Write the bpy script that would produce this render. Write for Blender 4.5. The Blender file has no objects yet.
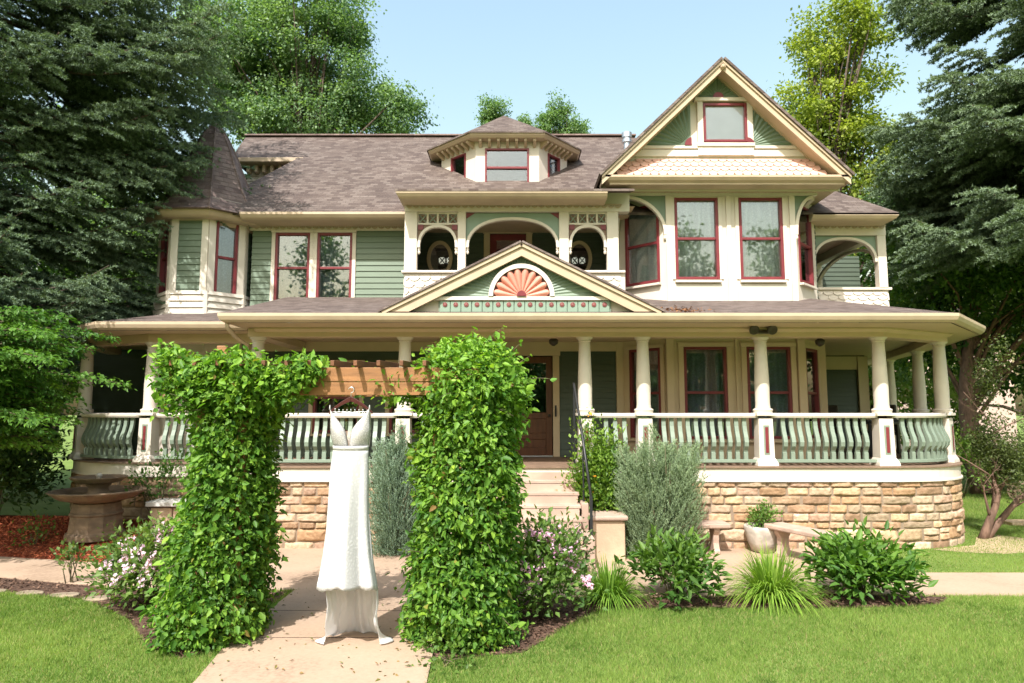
import bpy, math, random
import numpy as np
from mathutils import Vector

random.seed(7)
RNG = np.random.default_rng(11)
SC = bpy.context.scene
COL = SC.collection

# ------------------------------------------------------------------ camera, sky, sun, exposure
F, CX, CY, EYE = 680.0, 512.0, 341.5, 2.15
PITCH = math.atan(70.5 / F)
cd = bpy.data.cameras.new('camera')
cam = bpy.data.objects.new('camera', cd)
COL.objects.link(cam)
cam.location = (0, 0, EYE)
cam.rotation_euler = (math.pi / 2 + PITCH, 0, 0)
cd.sensor_width = 36.0
cd.lens = F / 1024 * 36
cd.clip_start, cd.clip_end = 0.05, 2000
cd.dof.use_dof = True
cd.dof.focus_distance = 7.2
cd.dof.aperture_fstop = 3.2
SC.camera = cam

SUN_EL, SUN_AZ = math.radians(51), math.radians(-18)     # azimuth from behind the camera, negative = from the left
sun_dir = Vector((math.sin(SUN_AZ) * math.cos(SUN_EL), -math.cos(SUN_AZ) * math.cos(SUN_EL), math.sin(SUN_EL)))
W = bpy.data.worlds.new('World')
SC.world = W
W.use_nodes = True
nt = W.node_tree
bg = nt.nodes['Background']
sky = nt.nodes.new('ShaderNodeTexSky')
sky.sky_type = 'NISHITA'
sky.sun_disc = False
sky.sun_elevation = SUN_EL
sky.sun_rotation = math.atan2(sun_dir.x, sun_dir.y)
sky.altitude = 0
sky.air_density = 2.5
sky.dust_density = 4.0
sky.ozone_density = 3.0
nt.links.new(sky.outputs['Color'], bg.inputs['Color'])
bg.inputs['Strength'].default_value = 0.15
sl = bpy.data.lights.new('sun', 'SUN')
so = bpy.data.objects.new('sun', sl)
COL.objects.link(so)
so.rotation_euler = sun_dir.to_track_quat('Z', 'Y').to_euler()
sl.energy = 4.1
sl.angle = math.radians(0.6)
sl.color = (1.0, 0.975, 0.945)
SC.view_settings.view_transform = 'Standard'
SC.view_settings.look = 'None'
SC.view_settings.exposure = 0.95
SC.view_settings.gamma = 1.0
SC.view_settings.use_curve_mapping = False
SC.cycles.max_bounces = 8
SC.cycles.transparent_max_bounces = 12
SC.cycles.diffuse_bounces = 3

CP, SP = math.cos(PITCH), math.sin(PITCH)


def at(px, py, Y):
    """the point of the place at distance Y that the photograph shows at (px, py)"""
    x = (px - CX) / F
    y = -(py - CY) / F
    t = Y / (CP - y * SP)
    return Vector((x * t, Y, EYE + (y * CP + SP) * t))


def ZZ(py, Y):
    return at(CX, py, Y).z


def XX(px, py, Y):
    return at(px, py, Y).x


# ------------------------------------------------------------------ materials
def N(t, kind, **kw):
    n = t.nodes.new(kind)
    for k, v in kw.items():
        setattr(n, k, v)
    return n


def mat_base(name, rough=0.6):
    m = bpy.data.materials.new(name)
    m.use_nodes = True
    t = m.node_tree
    b = t.nodes['Principled BSDF']
    b.inputs['Roughness'].default_value = rough
    return m, t, b


def ramp(t, fac, stops):
    r = N(t, 'ShaderNodeValToRGB')
    e = r.color_ramp.elements
    while len(e) < len(stops):
        e.new(0.5)
    for i, (p, c) in enumerate(stops):
        e[i].position = p
        e[i].color = (*c, 1)
    t.links.new(fac, r.inputs['Fac'])
    return r.outputs['Color']


def mk(name, col, rough=0.6, var=0.12, scale=6.0, bump=0.15, bscale=40.0, stretch=(1, 1, 1), dirt=0.0, spec=0.4):
    """painted or mineral surface with uneven tone and a fine bump"""
    m, t, b = mat_base(name, rough)
    tc = N(t, 'ShaderNodeTexCoord')
    mp = N(t, 'ShaderNodeMapping')
    mp.inputs['Scale'].default_value = stretch
    t.links.new(tc.outputs['Object'], mp.inputs['Vector'])
    n1 = N(t, 'ShaderNodeTexNoise')
    n1.inputs['Scale'].default_value = scale
    n1.inputs['Detail'].default_value = 6
    t.links.new(mp.outputs['Vector'], n1.inputs['Vector'])
    c = Vector(col)
    lo, hi = c * (1 - var), c * (1 + var)
    stops = [(0.3, lo), (0.7, [min(x, 0.95) for x in hi])]
    if dirt:
        stops = [(0.24, c * (1 - dirt)), (0.42, lo), (0.7, [min(x, 0.95) for x in hi])]
    t.links.new(ramp(t, n1.outputs['Fac'], stops), b.inputs['Base Color'])
    n2 = N(t, 'ShaderNodeTexNoise')
    n2.inputs['Scale'].default_value = bscale
    n2.inputs['Detail'].default_value = 4
    t.links.new(mp.outputs['Vector'], n2.inputs['Vector'])
    bp = N(t, 'ShaderNodeBump')
    bp.inputs['Strength'].default_value = bump
    bp.inputs['Distance'].default_value = 0.01
    t.links.new(n2.outputs['Fac'], bp.inputs['Height'])
    t.links.new(bp.outputs['Normal'], b.inputs['Normal'])
    b.inputs['Specular IOR Level'].default_value = spec
    return m


M = {}
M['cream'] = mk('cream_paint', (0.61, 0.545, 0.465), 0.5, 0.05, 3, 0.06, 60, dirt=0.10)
M['beige'] = mk('beige_trim_paint', (0.47, 0.36, 0.25), 0.5, 0.06, 3, 0.06, 60, dirt=0.14)
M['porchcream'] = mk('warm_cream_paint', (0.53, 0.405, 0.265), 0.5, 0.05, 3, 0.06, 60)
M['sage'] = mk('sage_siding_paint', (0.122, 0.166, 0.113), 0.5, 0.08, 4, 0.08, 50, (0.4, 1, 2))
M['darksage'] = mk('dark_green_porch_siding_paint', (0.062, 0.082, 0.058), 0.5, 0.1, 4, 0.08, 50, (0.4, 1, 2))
M['fangreen'] = mk('muted_green_paint', (0.15, 0.20, 0.145), 0.5, 0.06, 4, 0.06, 60)
M['palegreen'] = mk('pale_green_paint', (0.20, 0.27, 0.207), 0.5, 0.06, 4, 0.06, 60)
M['railgreen'] = mk('rail_green_paint', (0.19, 0.237, 0.182), 0.45, 0.08, 5, 0.08, 60)
M['red'] = mk('dark_red_paint', (0.165, 0.024, 0.030), 0.4, 0.1, 6, 0.06, 60)
M['rosette'] = mk('muted_red_paint', (0.22, 0.075, 0.07), 0.5, 0.1, 6, 0.06, 60)
M['peach'] = mk('peach_paint', (0.62, 0.25, 0.185), 0.5, 0.07, 6, 0.06, 60)
M['fishscale'] = mk('pale_peach_shingle_paint', (0.66, 0.40, 0.32), 0.55, 0.10, 9, 0.1, 60)
M['deckbrown'] = mk('brown_deck_edge', (0.19, 0.125, 0.085), 0.6, 0.2, 8, 0.2, 40)
M['wood'] = mk('varnished_door_wood', (0.10, 0.034, 0.013), 0.35, 0.3, 3, 0.1, 40, (6, 6, 0.6))
M['cedar'] = mk('weathered_cedar', (0.27, 0.125, 0.047), 0.6, 0.28, 3, 0.3, 40, (0.8, 8, 8))
M['cedardark'] = mk('dark_cedar', (0.15, 0.06, 0.025), 0.6, 0.28, 3, 0.3, 40, (4, 1, 4))
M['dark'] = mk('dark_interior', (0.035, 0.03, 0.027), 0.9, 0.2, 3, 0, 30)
M['black'] = mk('black_metal', (0.02, 0.021, 0.022), 0.4, 0.2, 10, 0.05, 60)
M['bronze'] = mk('dark_bronze_fitting', (0.05, 0.04, 0.03), 0.45, 0.2, 10, 0.05, 60)
M['sandstone'] = mk('smooth_sandstone', (0.47, 0.34, 0.23), 0.8, 0.14, 3, 0.35, 30, dirt=0.2)
M['step'] = mk('pink_sandstone_steps', (0.44, 0.31, 0.24), 0.8, 0.14, 3, 0.3, 40, dirt=0.2)
M['fount'] = mk('stained_fountain_stone', (0.17, 0.115, 0.072), 0.75, 0.28, 5, 0.5, 30, (1, 1, 2), dirt=0.45)
M['benchstone'] = mk('pink_bench_stone', (0.42, 0.30, 0.235), 0.8, 0.14, 6, 0.3, 50, dirt=0.2)
M['potstone'] = mk('pale_cast_stone', (0.46, 0.41, 0.35), 0.8, 0.2, 9, 0.5, 30, dirt=0.3)
M['concretecap'] = mk('grey_stone_cap', (0.5, 0.48, 0.45), 0.8, 0.12, 6, 0.3, 40)
M['bark'] = mk('tree_bark', (0.085, 0.062, 0.045), 0.9, 0.4, 5, 0.9, 18, (3, 3, 0.6))
M['barkred'] = mk('reddish_bark', (0.14, 0.085, 0.06), 0.9, 0.4, 5, 0.9, 18, (3, 3, 0.6))
M['twig'] = mk('twig_bark', (0.10, 0.085, 0.045), 0.9, 0.3, 9, 0.3, 30)
M['galv'], _t, _b = mat_base('galvanised_steel', 0.35)
_b.inputs['Base Color'].default_value = (0.55, 0.57, 0.60, 1)
_b.inputs['Metallic'].default_value = 0.9
M['hanger'] = mk('mahogany_hanger', (0.055, 0.013, 0.011), 0.3, 0.15, 10, 0.05, 50)
M['wire'], _t, _b = mat_base('silver_wire', 0.3)
_b.inputs['Base Color'].default_value = (0.75, 0.75, 0.77, 1)
_b.inputs['Metallic'].default_value = 0.85
M['neigh'] = mk('neighbour_wall_paint', (0.55, 0.40, 0.34), 0.7, 0.08, 3, 0.1, 30)
M['log'] = mk('old_log', (0.16, 0.11, 0.075), 0.9, 0.3, 6, 0.6, 20)
M['lampglass'], _t, _b = mat_base('frosted_lamp_glass', 0.4)
_b.inputs['Base Color'].default_value = (0.75, 0.68, 0.55, 1)


def shingle_mat(name, cols, w=0.16, h=0.105):
    m, t, b = mat_base(name, 0.9)
    uv = N(t, 'ShaderNodeUVMap')
    br = N(t, 'ShaderNodeTexBrick')
    br.offset = 0.5
    br.inputs['Scale'].default_value = 1
    br.inputs['Mortar Size'].default_value = 0.006
    br.inputs['Mortar Smooth'].default_value = 0.1
    br.inputs['Brick Width'].default_value = w
    br.inputs['Row Height'].default_value = h
    br.inputs['Color1'].default_value = (0, 0, 0, 1)
    br.inputs['Color2'].default_value = (1, 1, 1, 1)
    br.inputs['Mortar'].default_value = (0.5, 0.5, 0.5, 1)
    # uneven butts: jitter u with noise so tabs are not on a ruler
    nz = N(t, 'ShaderNodeTexNoise')
    nz.inputs['Scale'].default_value = 1.7
    t.links.new(uv.outputs['UV'], nz.inputs['Vector'])
    mx = N(t, 'ShaderNodeVectorMath', operation='MULTIPLY_ADD')
    t.links.new(nz.outputs['Color'], mx.inputs[0])
    mx.inputs[1].default_value = (0.10, 0.012, 0)
    t.links.new(uv.outputs['UV'], mx.inputs[2])
    t.links.new(mx.outputs[0], br.inputs['Vector'])
    col = ramp(t, br.outputs['Color'], [(0.0, cols[0]), (0.35, cols[1]), (0.65, cols[2]), (1.0, cols[3])])
    n2 = N(t, 'ShaderNodeTexNoise')
    n2.inputs['Scale'].default_value = 0.6
    n2.inputs['Detail'].default_value = 5
    t.links.new(uv.outputs['UV'], n2.inputs['Vector'])
    big = ramp(t, n2.outputs['Fac'], [(0.3, (0.9, 0.9, 0.9)), (0.7, (1.06, 1.05, 1.04))])
    n3 = N(t, 'ShaderNodeTexNoise')
    n3.inputs['Scale'].default_value = 70
    t.links.new(uv.outputs['UV'], n3.inputs['Vector'])
    sp = ramp(t, n3.outputs['Fac'], [(0.3, (0.75, 0.75, 0.75)), (0.7, (1.25, 1.25, 1.25))])
    m1 = N(t, 'ShaderNodeMix', data_type='RGBA', blend_type='MULTIPLY')
    m1.inputs['Factor'].default_value = 1
    t.links.new(col, m1.inputs[6])
    t.links.new(big, m1.inputs[7])
    m2 = N(t, 'ShaderNodeMix', data_type='RGBA', blend_type='MULTIPLY')
    m2.inputs['Factor'].default_value = 1
    t.links.new(m1.outputs[2], m2.inputs[6])
    t.links.new(sp, m2.inputs[7])
    t.links.new(m2.outputs[2], b.inputs['Base Color'])
    # each course laps over the one below: height falls from butt to top of the course
    sx = N(t, 'ShaderNodeSeparateXYZ')
    t.links.new(mx.outputs[0], sx.inputs[0])
    dv = N(t, 'ShaderNodeMath', operation='DIVIDE')
    t.links.new(sx.outputs['Y'], dv.inputs[0])
    dv.inputs[1].default_value = h
    fr = N(t, 'ShaderNodeMath', operation='FRACT')
    t.links.new(dv.outputs[0], fr.inputs[0])
    inv = N(t, 'ShaderNodeMath', operation='MULTIPLY_ADD')
    t.links.new(fr.outputs[0], inv.inputs[0])
    inv.inputs[1].default_value = -1
    inv.inputs[2].default_value = 1
    ad = N(t, 'ShaderNodeMath', operation='MULTIPLY_ADD')
    t.links.new(br.outputs['Fac'], ad.inputs[0])
    ad.inputs[1].default_value = -0.8
    t.links.new(inv.outputs[0], ad.inputs[2])
    bp = N(t, 'ShaderNodeBump')
    bp.inputs['Strength'].default_value = 1.0
    bp.inputs['Distance'].default_value = 0.022
    t.links.new(ad.outputs[0], bp.inputs['Height'])
    t.links.new(bp.outputs['Normal'], b.inputs['Normal'])
    b.inputs['Specular IOR Level'].default_value = 0.2
    return m


M['shingle'] = shingle_mat('brown_roof_shingle', [(0.082, 0.060, 0.052), (0.108, 0.081, 0.069), (0.130, 0.100, 0.085), (0.16, 0.128, 0.11)])
M['turretshingle'] = shingle_mat('dark_red_roof_shingle', [(0.125, 0.085, 0.076), (0.16, 0.113, 0.10), (0.19, 0.137, 0.12), (0.22, 0.162, 0.142)])
M['porchshingle'] = shingle_mat('grey_brown_porch_shingle', [(0.09, 0.067, 0.06), (0.12, 0.092, 0.08), (0.145, 0.112, 0.098), (0.17, 0.136, 0.12)])


def tint_mat(name, rough=0.5, trans=0.3, spec=0.35, bump=0.0):
    """leaf-like surface: colour from the per-leaf attribute, some light passes through"""
    m, t, b = mat_base(name, rough)
    a = N(t, 'ShaderNodeAttribute', attribute_name='tint')
    t.links.new(a.outputs['Color'], b.inputs['Base Color'])
    b.inputs['Specular IOR Level'].default_value = spec
    if trans:
        tr = N(t, 'ShaderNodeBsdfTranslucent')
        hs = N(t, 'ShaderNodeMix', data_type='RGBA', blend_type='MULTIPLY')
        hs.inputs['Factor'].default_value = 1
        hs.inputs[7].default_value = (1.5, 1.6, 0.55, 1)
        t.links.new(a.outputs['Color'], hs.inputs[6])
        t.links.new(hs.outputs[2], tr.inputs['Color'])
        mx = N(t, 'ShaderNodeMixShader')
        mx.inputs[0].default_value = trans
        t.links.new(b.outputs[0], mx.inputs[1])
        t.links.new(tr.outputs[0], mx.inputs[2])
        t.links.new(mx.outputs[0], t.nodes['Material Output'].inputs['Surface'])
    return m


M['leaf'] = tint_mat('leaf', 0.5, 0.36, 0.28)
M['needle'] = tint_mat('needle', 0.75, 0.18, 0.12)
M['grassblade'] = tint_mat('grass_blade', 0.6, 0.4, 0.15)
M['petal'] = tint_mat('petal', 0.6, 0.3, 0.2)
M['chip'] = tint_mat('bark_chip', 0.9, 0, 0.15)
M['stone'] = tint_mat('rock_faced_sandstone', 0.85, 0, 0.2)
_t = M['stone'].node_tree
_b = _t.nodes['Principled BSDF']
_tc = N(_t, 'ShaderNodeTexCoord')
_n = N(_t, 'ShaderNodeTexNoise')
_n.inputs['Scale'].default_value = 14
_n.inputs['Detail'].default_value = 8
_t.links.new(_tc.outputs['Object'], _n.inputs['Vector'])
_bp = N(_t, 'ShaderNodeBump')
_bp.inputs['Strength'].default_value = 0.7
_bp.inputs['Distance'].default_value = 0.03
_t.links.new(_n.outputs['Fac'], _bp.inputs['Height'])
_t.links.new(_bp.outputs['Normal'], _b.inputs['Normal'])
_mx = N(_t, 'ShaderNodeMix', data_type='RGBA', blend_type='MULTIPLY')
_mx.inputs['Factor'].default_value = 1
_t.links.new([x for x in _t.nodes if x.type == 'ATTRIBUTE'][0].outputs['Color'], _mx.inputs[6])
_t.links.new(ramp(_t, _n.outputs['Fac'], [(0.3, (0.72, 0.68, 0.62)), (0.65, (1.1, 1.1, 1.1))]), _mx.inputs[7])
_t.links.new(_mx.outputs[2], _b.inputs['Base Color'])
M['skysheet'] = mk('sky_reflection_white', (0.74, 0.74, 0.79), 0.7, 0.04, 4, 0.05, 30)  # pale lavender-white painted in place of sky reflected in the gable glass
M['mortar'] = mk('mortar', (0.23, 0.17, 0.12), 0.9, 0.1, 8, 0.3, 40)


def glass_mat():
    m, t, b = mat_base('window_glass', 0.02)
    t.nodes.remove(b)
    g = N(t, 'ShaderNodeBsdfGlossy')
    g.inputs['Roughness'].default_value = 0.015
    g.inputs['Color'].default_value = (0.95, 0.96, 1, 1)
    tr = N(t, 'ShaderNodeBsdfTransparent')
    tr.inputs['Color'].default_value = (0.93, 0.95, 0.945, 1)
    tc = N(t, 'ShaderNodeTexCoord')
    nz = N(t, 'ShaderNodeTexNoise')
    nz.inputs['Scale'].default_value = 1.6
    t.links.new(tc.outputs['Object'], nz.inputs['Vector'])
    bp = N(t, 'ShaderNodeBump')
    bp.inputs['Strength'].default_value = 0.02
    bp.inputs['Distance'].default_value = 0.02
    t.links.new(nz.outputs['Fac'], bp.inputs['Height'])
    t.links.new(bp.outputs['Normal'], g.inputs['Normal'])
    fr = N(t, 'ShaderNodeFresnel')
    fr.inputs['IOR'].default_value = 1.5
    ad = N(t, 'ShaderNodeMath', operation='MULTIPLY_ADD')
    t.links.new(fr.outputs[0], ad.inputs[0])
    ad.inputs[1].default_value = 1.5
    ad.inputs[2].default_value = 0.07
    ad.use_clamp = True
    mx = N(t, 'ShaderNodeMixShader')
    t.links.new(ad.outputs[0], mx.inputs[0])
    t.links.new(tr.outputs[0], mx.inputs[1])
    t.links.new(g.outputs[0], mx.inputs[2])
    t.links.new(mx.outputs[0], t.nodes['Material Output'].inputs['Surface'])
    return m


M['glass'] = glass_mat()


def sheer_mat(name, col, alpha, lace=0.0, trans=0.4, scale=60, motif=0.0):
    m, t, b = mat_base(name, 0.8)
    b.inputs['Base Color'].default_value = (*col, 1)
    b.inputs['Specular IOR Level'].default_value = 0.1
    tl = N(t, 'ShaderNodeBsdfTranslucent')
    tl.inputs['Color'].default_value = (*col, 1)
    m1 = N(t, 'ShaderNodeMixShader')
    m1.inputs[0].default_value = trans
    t.links.new(b.outputs[0], m1.inputs[1])
    t.links.new(tl.outputs[0], m1.inputs[2])
    tp = N(t, 'ShaderNodeBsdfTransparent')
    m2 = N(t, 'ShaderNodeMixShader')
    tc = N(t, 'ShaderNodeTexCoord')
    vo = N(t, 'ShaderNodeTexVoronoi', feature='DISTANCE_TO_EDGE')
    vo.inputs['Scale'].default_value = scale
    t.links.new(tc.outputs['Object'], vo.inputs['Vector'])
    nz = N(t, 'ShaderNodeTexNoise')
    nz.inputs['Scale'].default_value = scale / 5
    t.links.new(tc.outputs['Object'], nz.inputs['Vector'])
    s = N(t, 'ShaderNodeMath', operation='MULTIPLY')
    t.links.new(vo.outputs['Distance'], s.inputs[0])
    t.links.new(nz.outputs['Fac'], s.inputs[1])
    al = N(t, 'ShaderNodeMapRange')
    t.links.new(s.outputs[0], al.inputs['Value'])
    al.inputs['From Min'].default_value = 0.02
    al.inputs['From Max'].default_value = 0.16
    al.inputs['To Min'].default_value = alpha
    al.inputs['To Max'].default_value = max(0.0, alpha - lace)
    t.links.new(al.outputs[0], m2.inputs[0])
    t.links.new(tp.outputs[0], m2.inputs[1])
    t.links.new(m1.outputs[0], m2.inputs[2])
    if motif:
        cr = ramp(t, s.outputs[0], [(0.02, [c * (1 - motif) for c in col]), (0.10, col), (0.2, [min(.9, c * 1.1) for c in col])])
        t.links.new(cr, b.inputs['Base Color'])
    bp = N(t, 'ShaderNodeBump')
    bp.inputs['Strength'].default_value = 0.8
    bp.inputs['Distance'].default_value = 0.008
    t.links.new(s.outputs[0], bp.inputs['Height'])
    t.links.new(bp.outputs['Normal'], b.inputs['Normal'])
    t.links.new(m2.outputs[0], t.nodes['Material Output'].inputs['Surface'])
    return m


M['curtain'] = sheer_mat('lace_curtain_cloth', (0.80, 0.85, 0.86), 0.95, 0.0, 0.25, 22, motif=.22)
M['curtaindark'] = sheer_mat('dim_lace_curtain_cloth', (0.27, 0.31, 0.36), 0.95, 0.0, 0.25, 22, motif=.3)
M['bodice'] = sheer_mat('bodice_lace', (0.56, 0.54, 0.52), 1.0, 0.0, 0.12, 48, motif=.26)
M['edgestone'] = mk('mossy_edging_stone', (0.27, 0.21, 0.145), 0.9, 0.25, 6, 0.5, 30, dirt=0.4)
M['gown'] = sheer_mat('white_gown_lace', (0.56, 0.555, 0.55), 1.0, 0.0, 0.12, 30, motif=.09)
M['gownbright'] = sheer_mat('brightened_train_lace', (0.86, 0.855, 0.85), 0.99, 0.03, 0.55, 34, motif=.06)  # same white lace, lightened to make up for shadow on the train
M['mesh'] = sheer_mat('nude_mesh', (0.62, 0.47, 0.38), 0.5, 0.1, 0.3, 120)


def ground_mat(name, stops, s1=1.2, s2=40, bump=0.4, mixw=0.5):
    m, t, b = mat_base(name, 0.9)
    tc = N(t, 'ShaderNodeTexCoord')
    a = N(t, 'ShaderNodeTexNoise')
    a.inputs['Scale'].default_value = s1
    a.inputs['Detail'].default_value = 6
    c = N(t, 'ShaderNodeTexNoise')
    c.inputs['Scale'].default_value = s2
    c.inputs['Detail'].default_value = 5
    t.links.new(tc.outputs['Object'], a.inputs['Vector'])
    t.links.new(tc.outputs['Object'], c.inputs['Vector'])
    mx = N(t, 'ShaderNodeMix', data_type='FLOAT')
    mx.inputs[0].default_value = mixw
    t.links.new(a.outputs['Fac'], mx.inputs[2])
    t.links.new(c.outputs['Fac'], mx.inputs[3])
    t.links.new(ramp(t, mx.outputs[0], stops), b.inputs['Base Color'])
    bp = N(t, 'ShaderNodeBump')
    bp.inputs['Strength'].default_value = bump
    bp.inputs['Distance'].default_value = 0.02
    t.links.new(c.outputs['Fac'], bp.inputs['Height'])
    t.links.new(bp.outputs['Normal'], b.inputs['Normal'])
    b.inputs['Specular IOR Level'].default_value = 0.2
    return m


M['ground'] = ground_mat('lawn_ground', [(0.3, (0.08, 0.12, 0.025)), (0.5, (0.13, 0.19, 0.04)), (0.7, (0.2, 0.25, 0.07))])
M['path'] = ground_mat('pink_concrete', [(0.30, (0.22, 0.152, 0.105)), (0.46, (0.35, 0.252, 0.178)), (0.74, (0.42, 0.305, 0.222))], 0.9, 30, 0.15, 0.35)
M['redmulch'] = ground_mat('red_mulch_soil', [(0.3, (0.09, 0.022, 0.012)), (0.5, (0.20, 0.05, 0.024)), (0.7, (0.28, 0.085, 0.04))], 2, 60, 1.0)
M['soil'] = ground_mat('dark_mulch_soil', [(0.3, (0.04, 0.022, 0.015)), (0.5, (0.085, 0.05, 0.035)), (0.7, (0.14, 0.085, 0.06))], 2, 50, 1.0)
M['dirt'] = ground_mat('bare_dirt', [(0.3, (0.30, 0.22, 0.13)), (0.6, (0.45, 0.34, 0.22)), (0.75, (0.5, 0.4, 0.27))], 2, 50, 0.5)


# ------------------------------------------------------------------ mesh building
def root_loc(o):
    v = Vector((0, 0, 0))
    while o is not None:
        v = v + Vector(o.location)
        o = o.parent
    return v


class MB:
    def __init__(s):
        s.v, s.f, s.m = [], [], []

    def add(s, vs, fs, m=0):
        n = len(s.v)
        s.v.extend([tuple(p) for p in vs])
        s.f.extend([tuple(i + n for i in f) for f in fs])
        s.m.extend([m] * len(fs))
        return s

    def obox(s, o, A, B, C, m=0):
        o, A, B, C = map(Vector, (o, A, B, C))
        if A.cross(B).dot(C) < 0:
            A, B = B, A
        vs = [o, o + A, o + A + B, o + B, o + C, o + A + C, o + A + B + C, o + B + C]
        return s.add(vs, [(3, 2, 1, 0), (4, 5, 6, 7), (0, 1, 5, 4), (1, 2, 6, 5), (2, 3, 7, 6), (3, 0, 4, 7)], m)

    def box(s, x0, x1, y0, y1, z0, z1, m=0):
        return s.obox((x0, y0, z0), (x1 - x0, 0, 0), (0, y1 - y0, 0), (0, 0, z1 - z0), m)

    def bar(s, p, q, w, h, up=(0, 0, 1), m=0):
        p, q, up = Vector(p), Vector(q), Vector(up)
        d = q - p
        side = d.cross(up).normalized()
        u = side.cross(d).normalized()
        return s.obox(p - side * w / 2 - u * h / 2, d, side * w, u * h, m)

    def prism(s, pts, d, m=0):
        d = Vector(d)
        pts = [Vector(p) for p in pts]
        n = len(pts)
        nn = Vector((0, 0, 0))
        for i in range(n):
            nn += pts[i].cross(pts[(i + 1) % n])
        if nn.dot(d) > 0:
            pts = pts[::-1]
        vs = pts + [p + d for p in pts]
        fs = [tuple(range(n)), tuple(range(2 * n - 1, n - 1, -1))]
        fs += [(i + n, (i + 1) % n + n, (i + 1) % n, i)[::1] for i in range(n)]
        return s.add(vs, fs, m)

    def sheet(s, quads, m=0):
        for q in quads:
            s.add(q, [tuple(range(len(q)))], m)
        return s

    def tube(s, pts, r, n=8, m=0):
        pts = [Vector(p) for p in pts]
        rs = r if isinstance(r, (list, tuple)) else [r] * len(pts)
        vs, fs = [], []
        ref = None
        for i, p in enumerate(pts):
            t = (pts[min(i + 1, len(pts) - 1)] - pts[max(i - 1, 0)]).normalized()
            if ref is None or abs(ref.dot(t)) > 0.95:
                ref = Vector((0, 0, 1)) if abs(t.z) < 0.9 else Vector((1, 0, 0))
            a = (ref - t * ref.dot(t)).normalized()
            ref = a
            b = t.cross(a)
            for k in range(n):
                an = 2 * math.pi * k / n
                vs.append(p + (a * math.cos(an) + b * math.sin(an)) * rs[i])
        for i in range(len(pts) - 1):
            for k in range(n):
                k2 = (k + 1) % n
                fs.append((i * n + k, i * n + k2, (i + 1) * n + k2, (i + 1) * n + k))
        fs.append(tuple(range(n - 1, -1, -1)))
        fs.append(tuple(range((len(pts) - 1) * n, len(pts) * n)))
        return s.add(vs, fs, m)

    def lathe(s, prof, o=(0, 0, 0), n=20, m=0, rot=0.0, wob=0.0):
        o = Vector(o)
        vs, fs = [], []
        for (r, z) in prof:
            for k in range(n):
                a = 2 * math.pi * (k + rot) / n
                rr = r * (1 + wob * math.cos(k * math.pi))
                vs.append(o + Vector((rr * math.cos(a), rr * math.sin(a), z)))
        for i in range(len(prof) - 1):
            for k in range(n):
                k2 = (k + 1) % n
                fs.append((i * n + k, i * n + k2, (i + 1) * n + k2, (i + 1) * n + k))
        fs.append(tuple(range(n - 1, -1, -1)))
        fs.append(tuple(range((len(prof) - 1) * n, len(prof) * n)))
        return s.add(vs, fs, m)

    def build(s, name, mat, parent=None, smooth=False, bevel=0.0, origin=None):
        me = bpy.data.meshes.new(name)
        off = root_loc(parent) if parent is not None else Vector(origin or (0, 0, 0))
        co = np.array([tuple(p) for p in s.v], dtype=np.float64)
        me.from_pydata((co - np.array(off)).tolist(), [], s.f)
        mats = mat if isinstance(mat, (list, tuple)) else [mat]
        for k in mats:
            me.materials.append(k)
        if len(mats) > 1:
            me.polygons.foreach_set('material_index', s.m)
        auto_uv(me, off)
        if smooth:
            me.polygons.foreach_set('use_smooth', [True] * len(me.polygons))
        o = bpy.data.objects.new(name, me)
        COL.objects.link(o)
        if parent is not None:
            o.parent = parent
        else:
            o.location = off
        if bevel:
            b = o.modifiers.new('bevel', 'BEVEL')
            b.width = bevel
            b.segments = 2
            b.limit_method = 'ANGLE'
            b.angle_limit = math.radians(50)
        return o


def auto_uv(me, off):
    """each face gets metres along its level line (u) and up its slope (v)"""
    nl, npoly = len(me.loops), len(me.polygons)
    if nl == 0:
        return
    co = np.empty(len(me.vertices) * 3)
    me.vertices.foreach_get('co', co)
    co = co.reshape(-1, 3) + np.array(off)
    nr = np.empty(npoly * 3)
    me.polygons.foreach_get('normal', nr)
    nr = nr.reshape(-1, 3)
    tot = np.empty(npoly, dtype=np.int64)
    me.polygons.foreach_get('loop_total', tot)
    vi = np.empty(nl, dtype=np.int64)
    me.loops.foreach_get('vertex_index', vi)
    u = np.stack([-nr[:, 1], nr[:, 0], np.zeros(npoly)], 1)
    ln = np.linalg.norm(u, axis=1)
    flat = ln < 1e-3
    u[~flat] /= ln[~flat][:, None]
    u[flat] = (1, 0, 0)
    v = np.cross(nr, u)
    pi = np.repeat(np.arange(npoly), tot)
    P = co[vi]
    uv = np.stack([(P * u[pi]).sum(1), (P * v[pi]).sum(1)], 1)
    lay = me.uv_layers.new(name='UVMap')
    lay.data.foreach_set('uv', uv.astype(np.float32).ravel())


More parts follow.
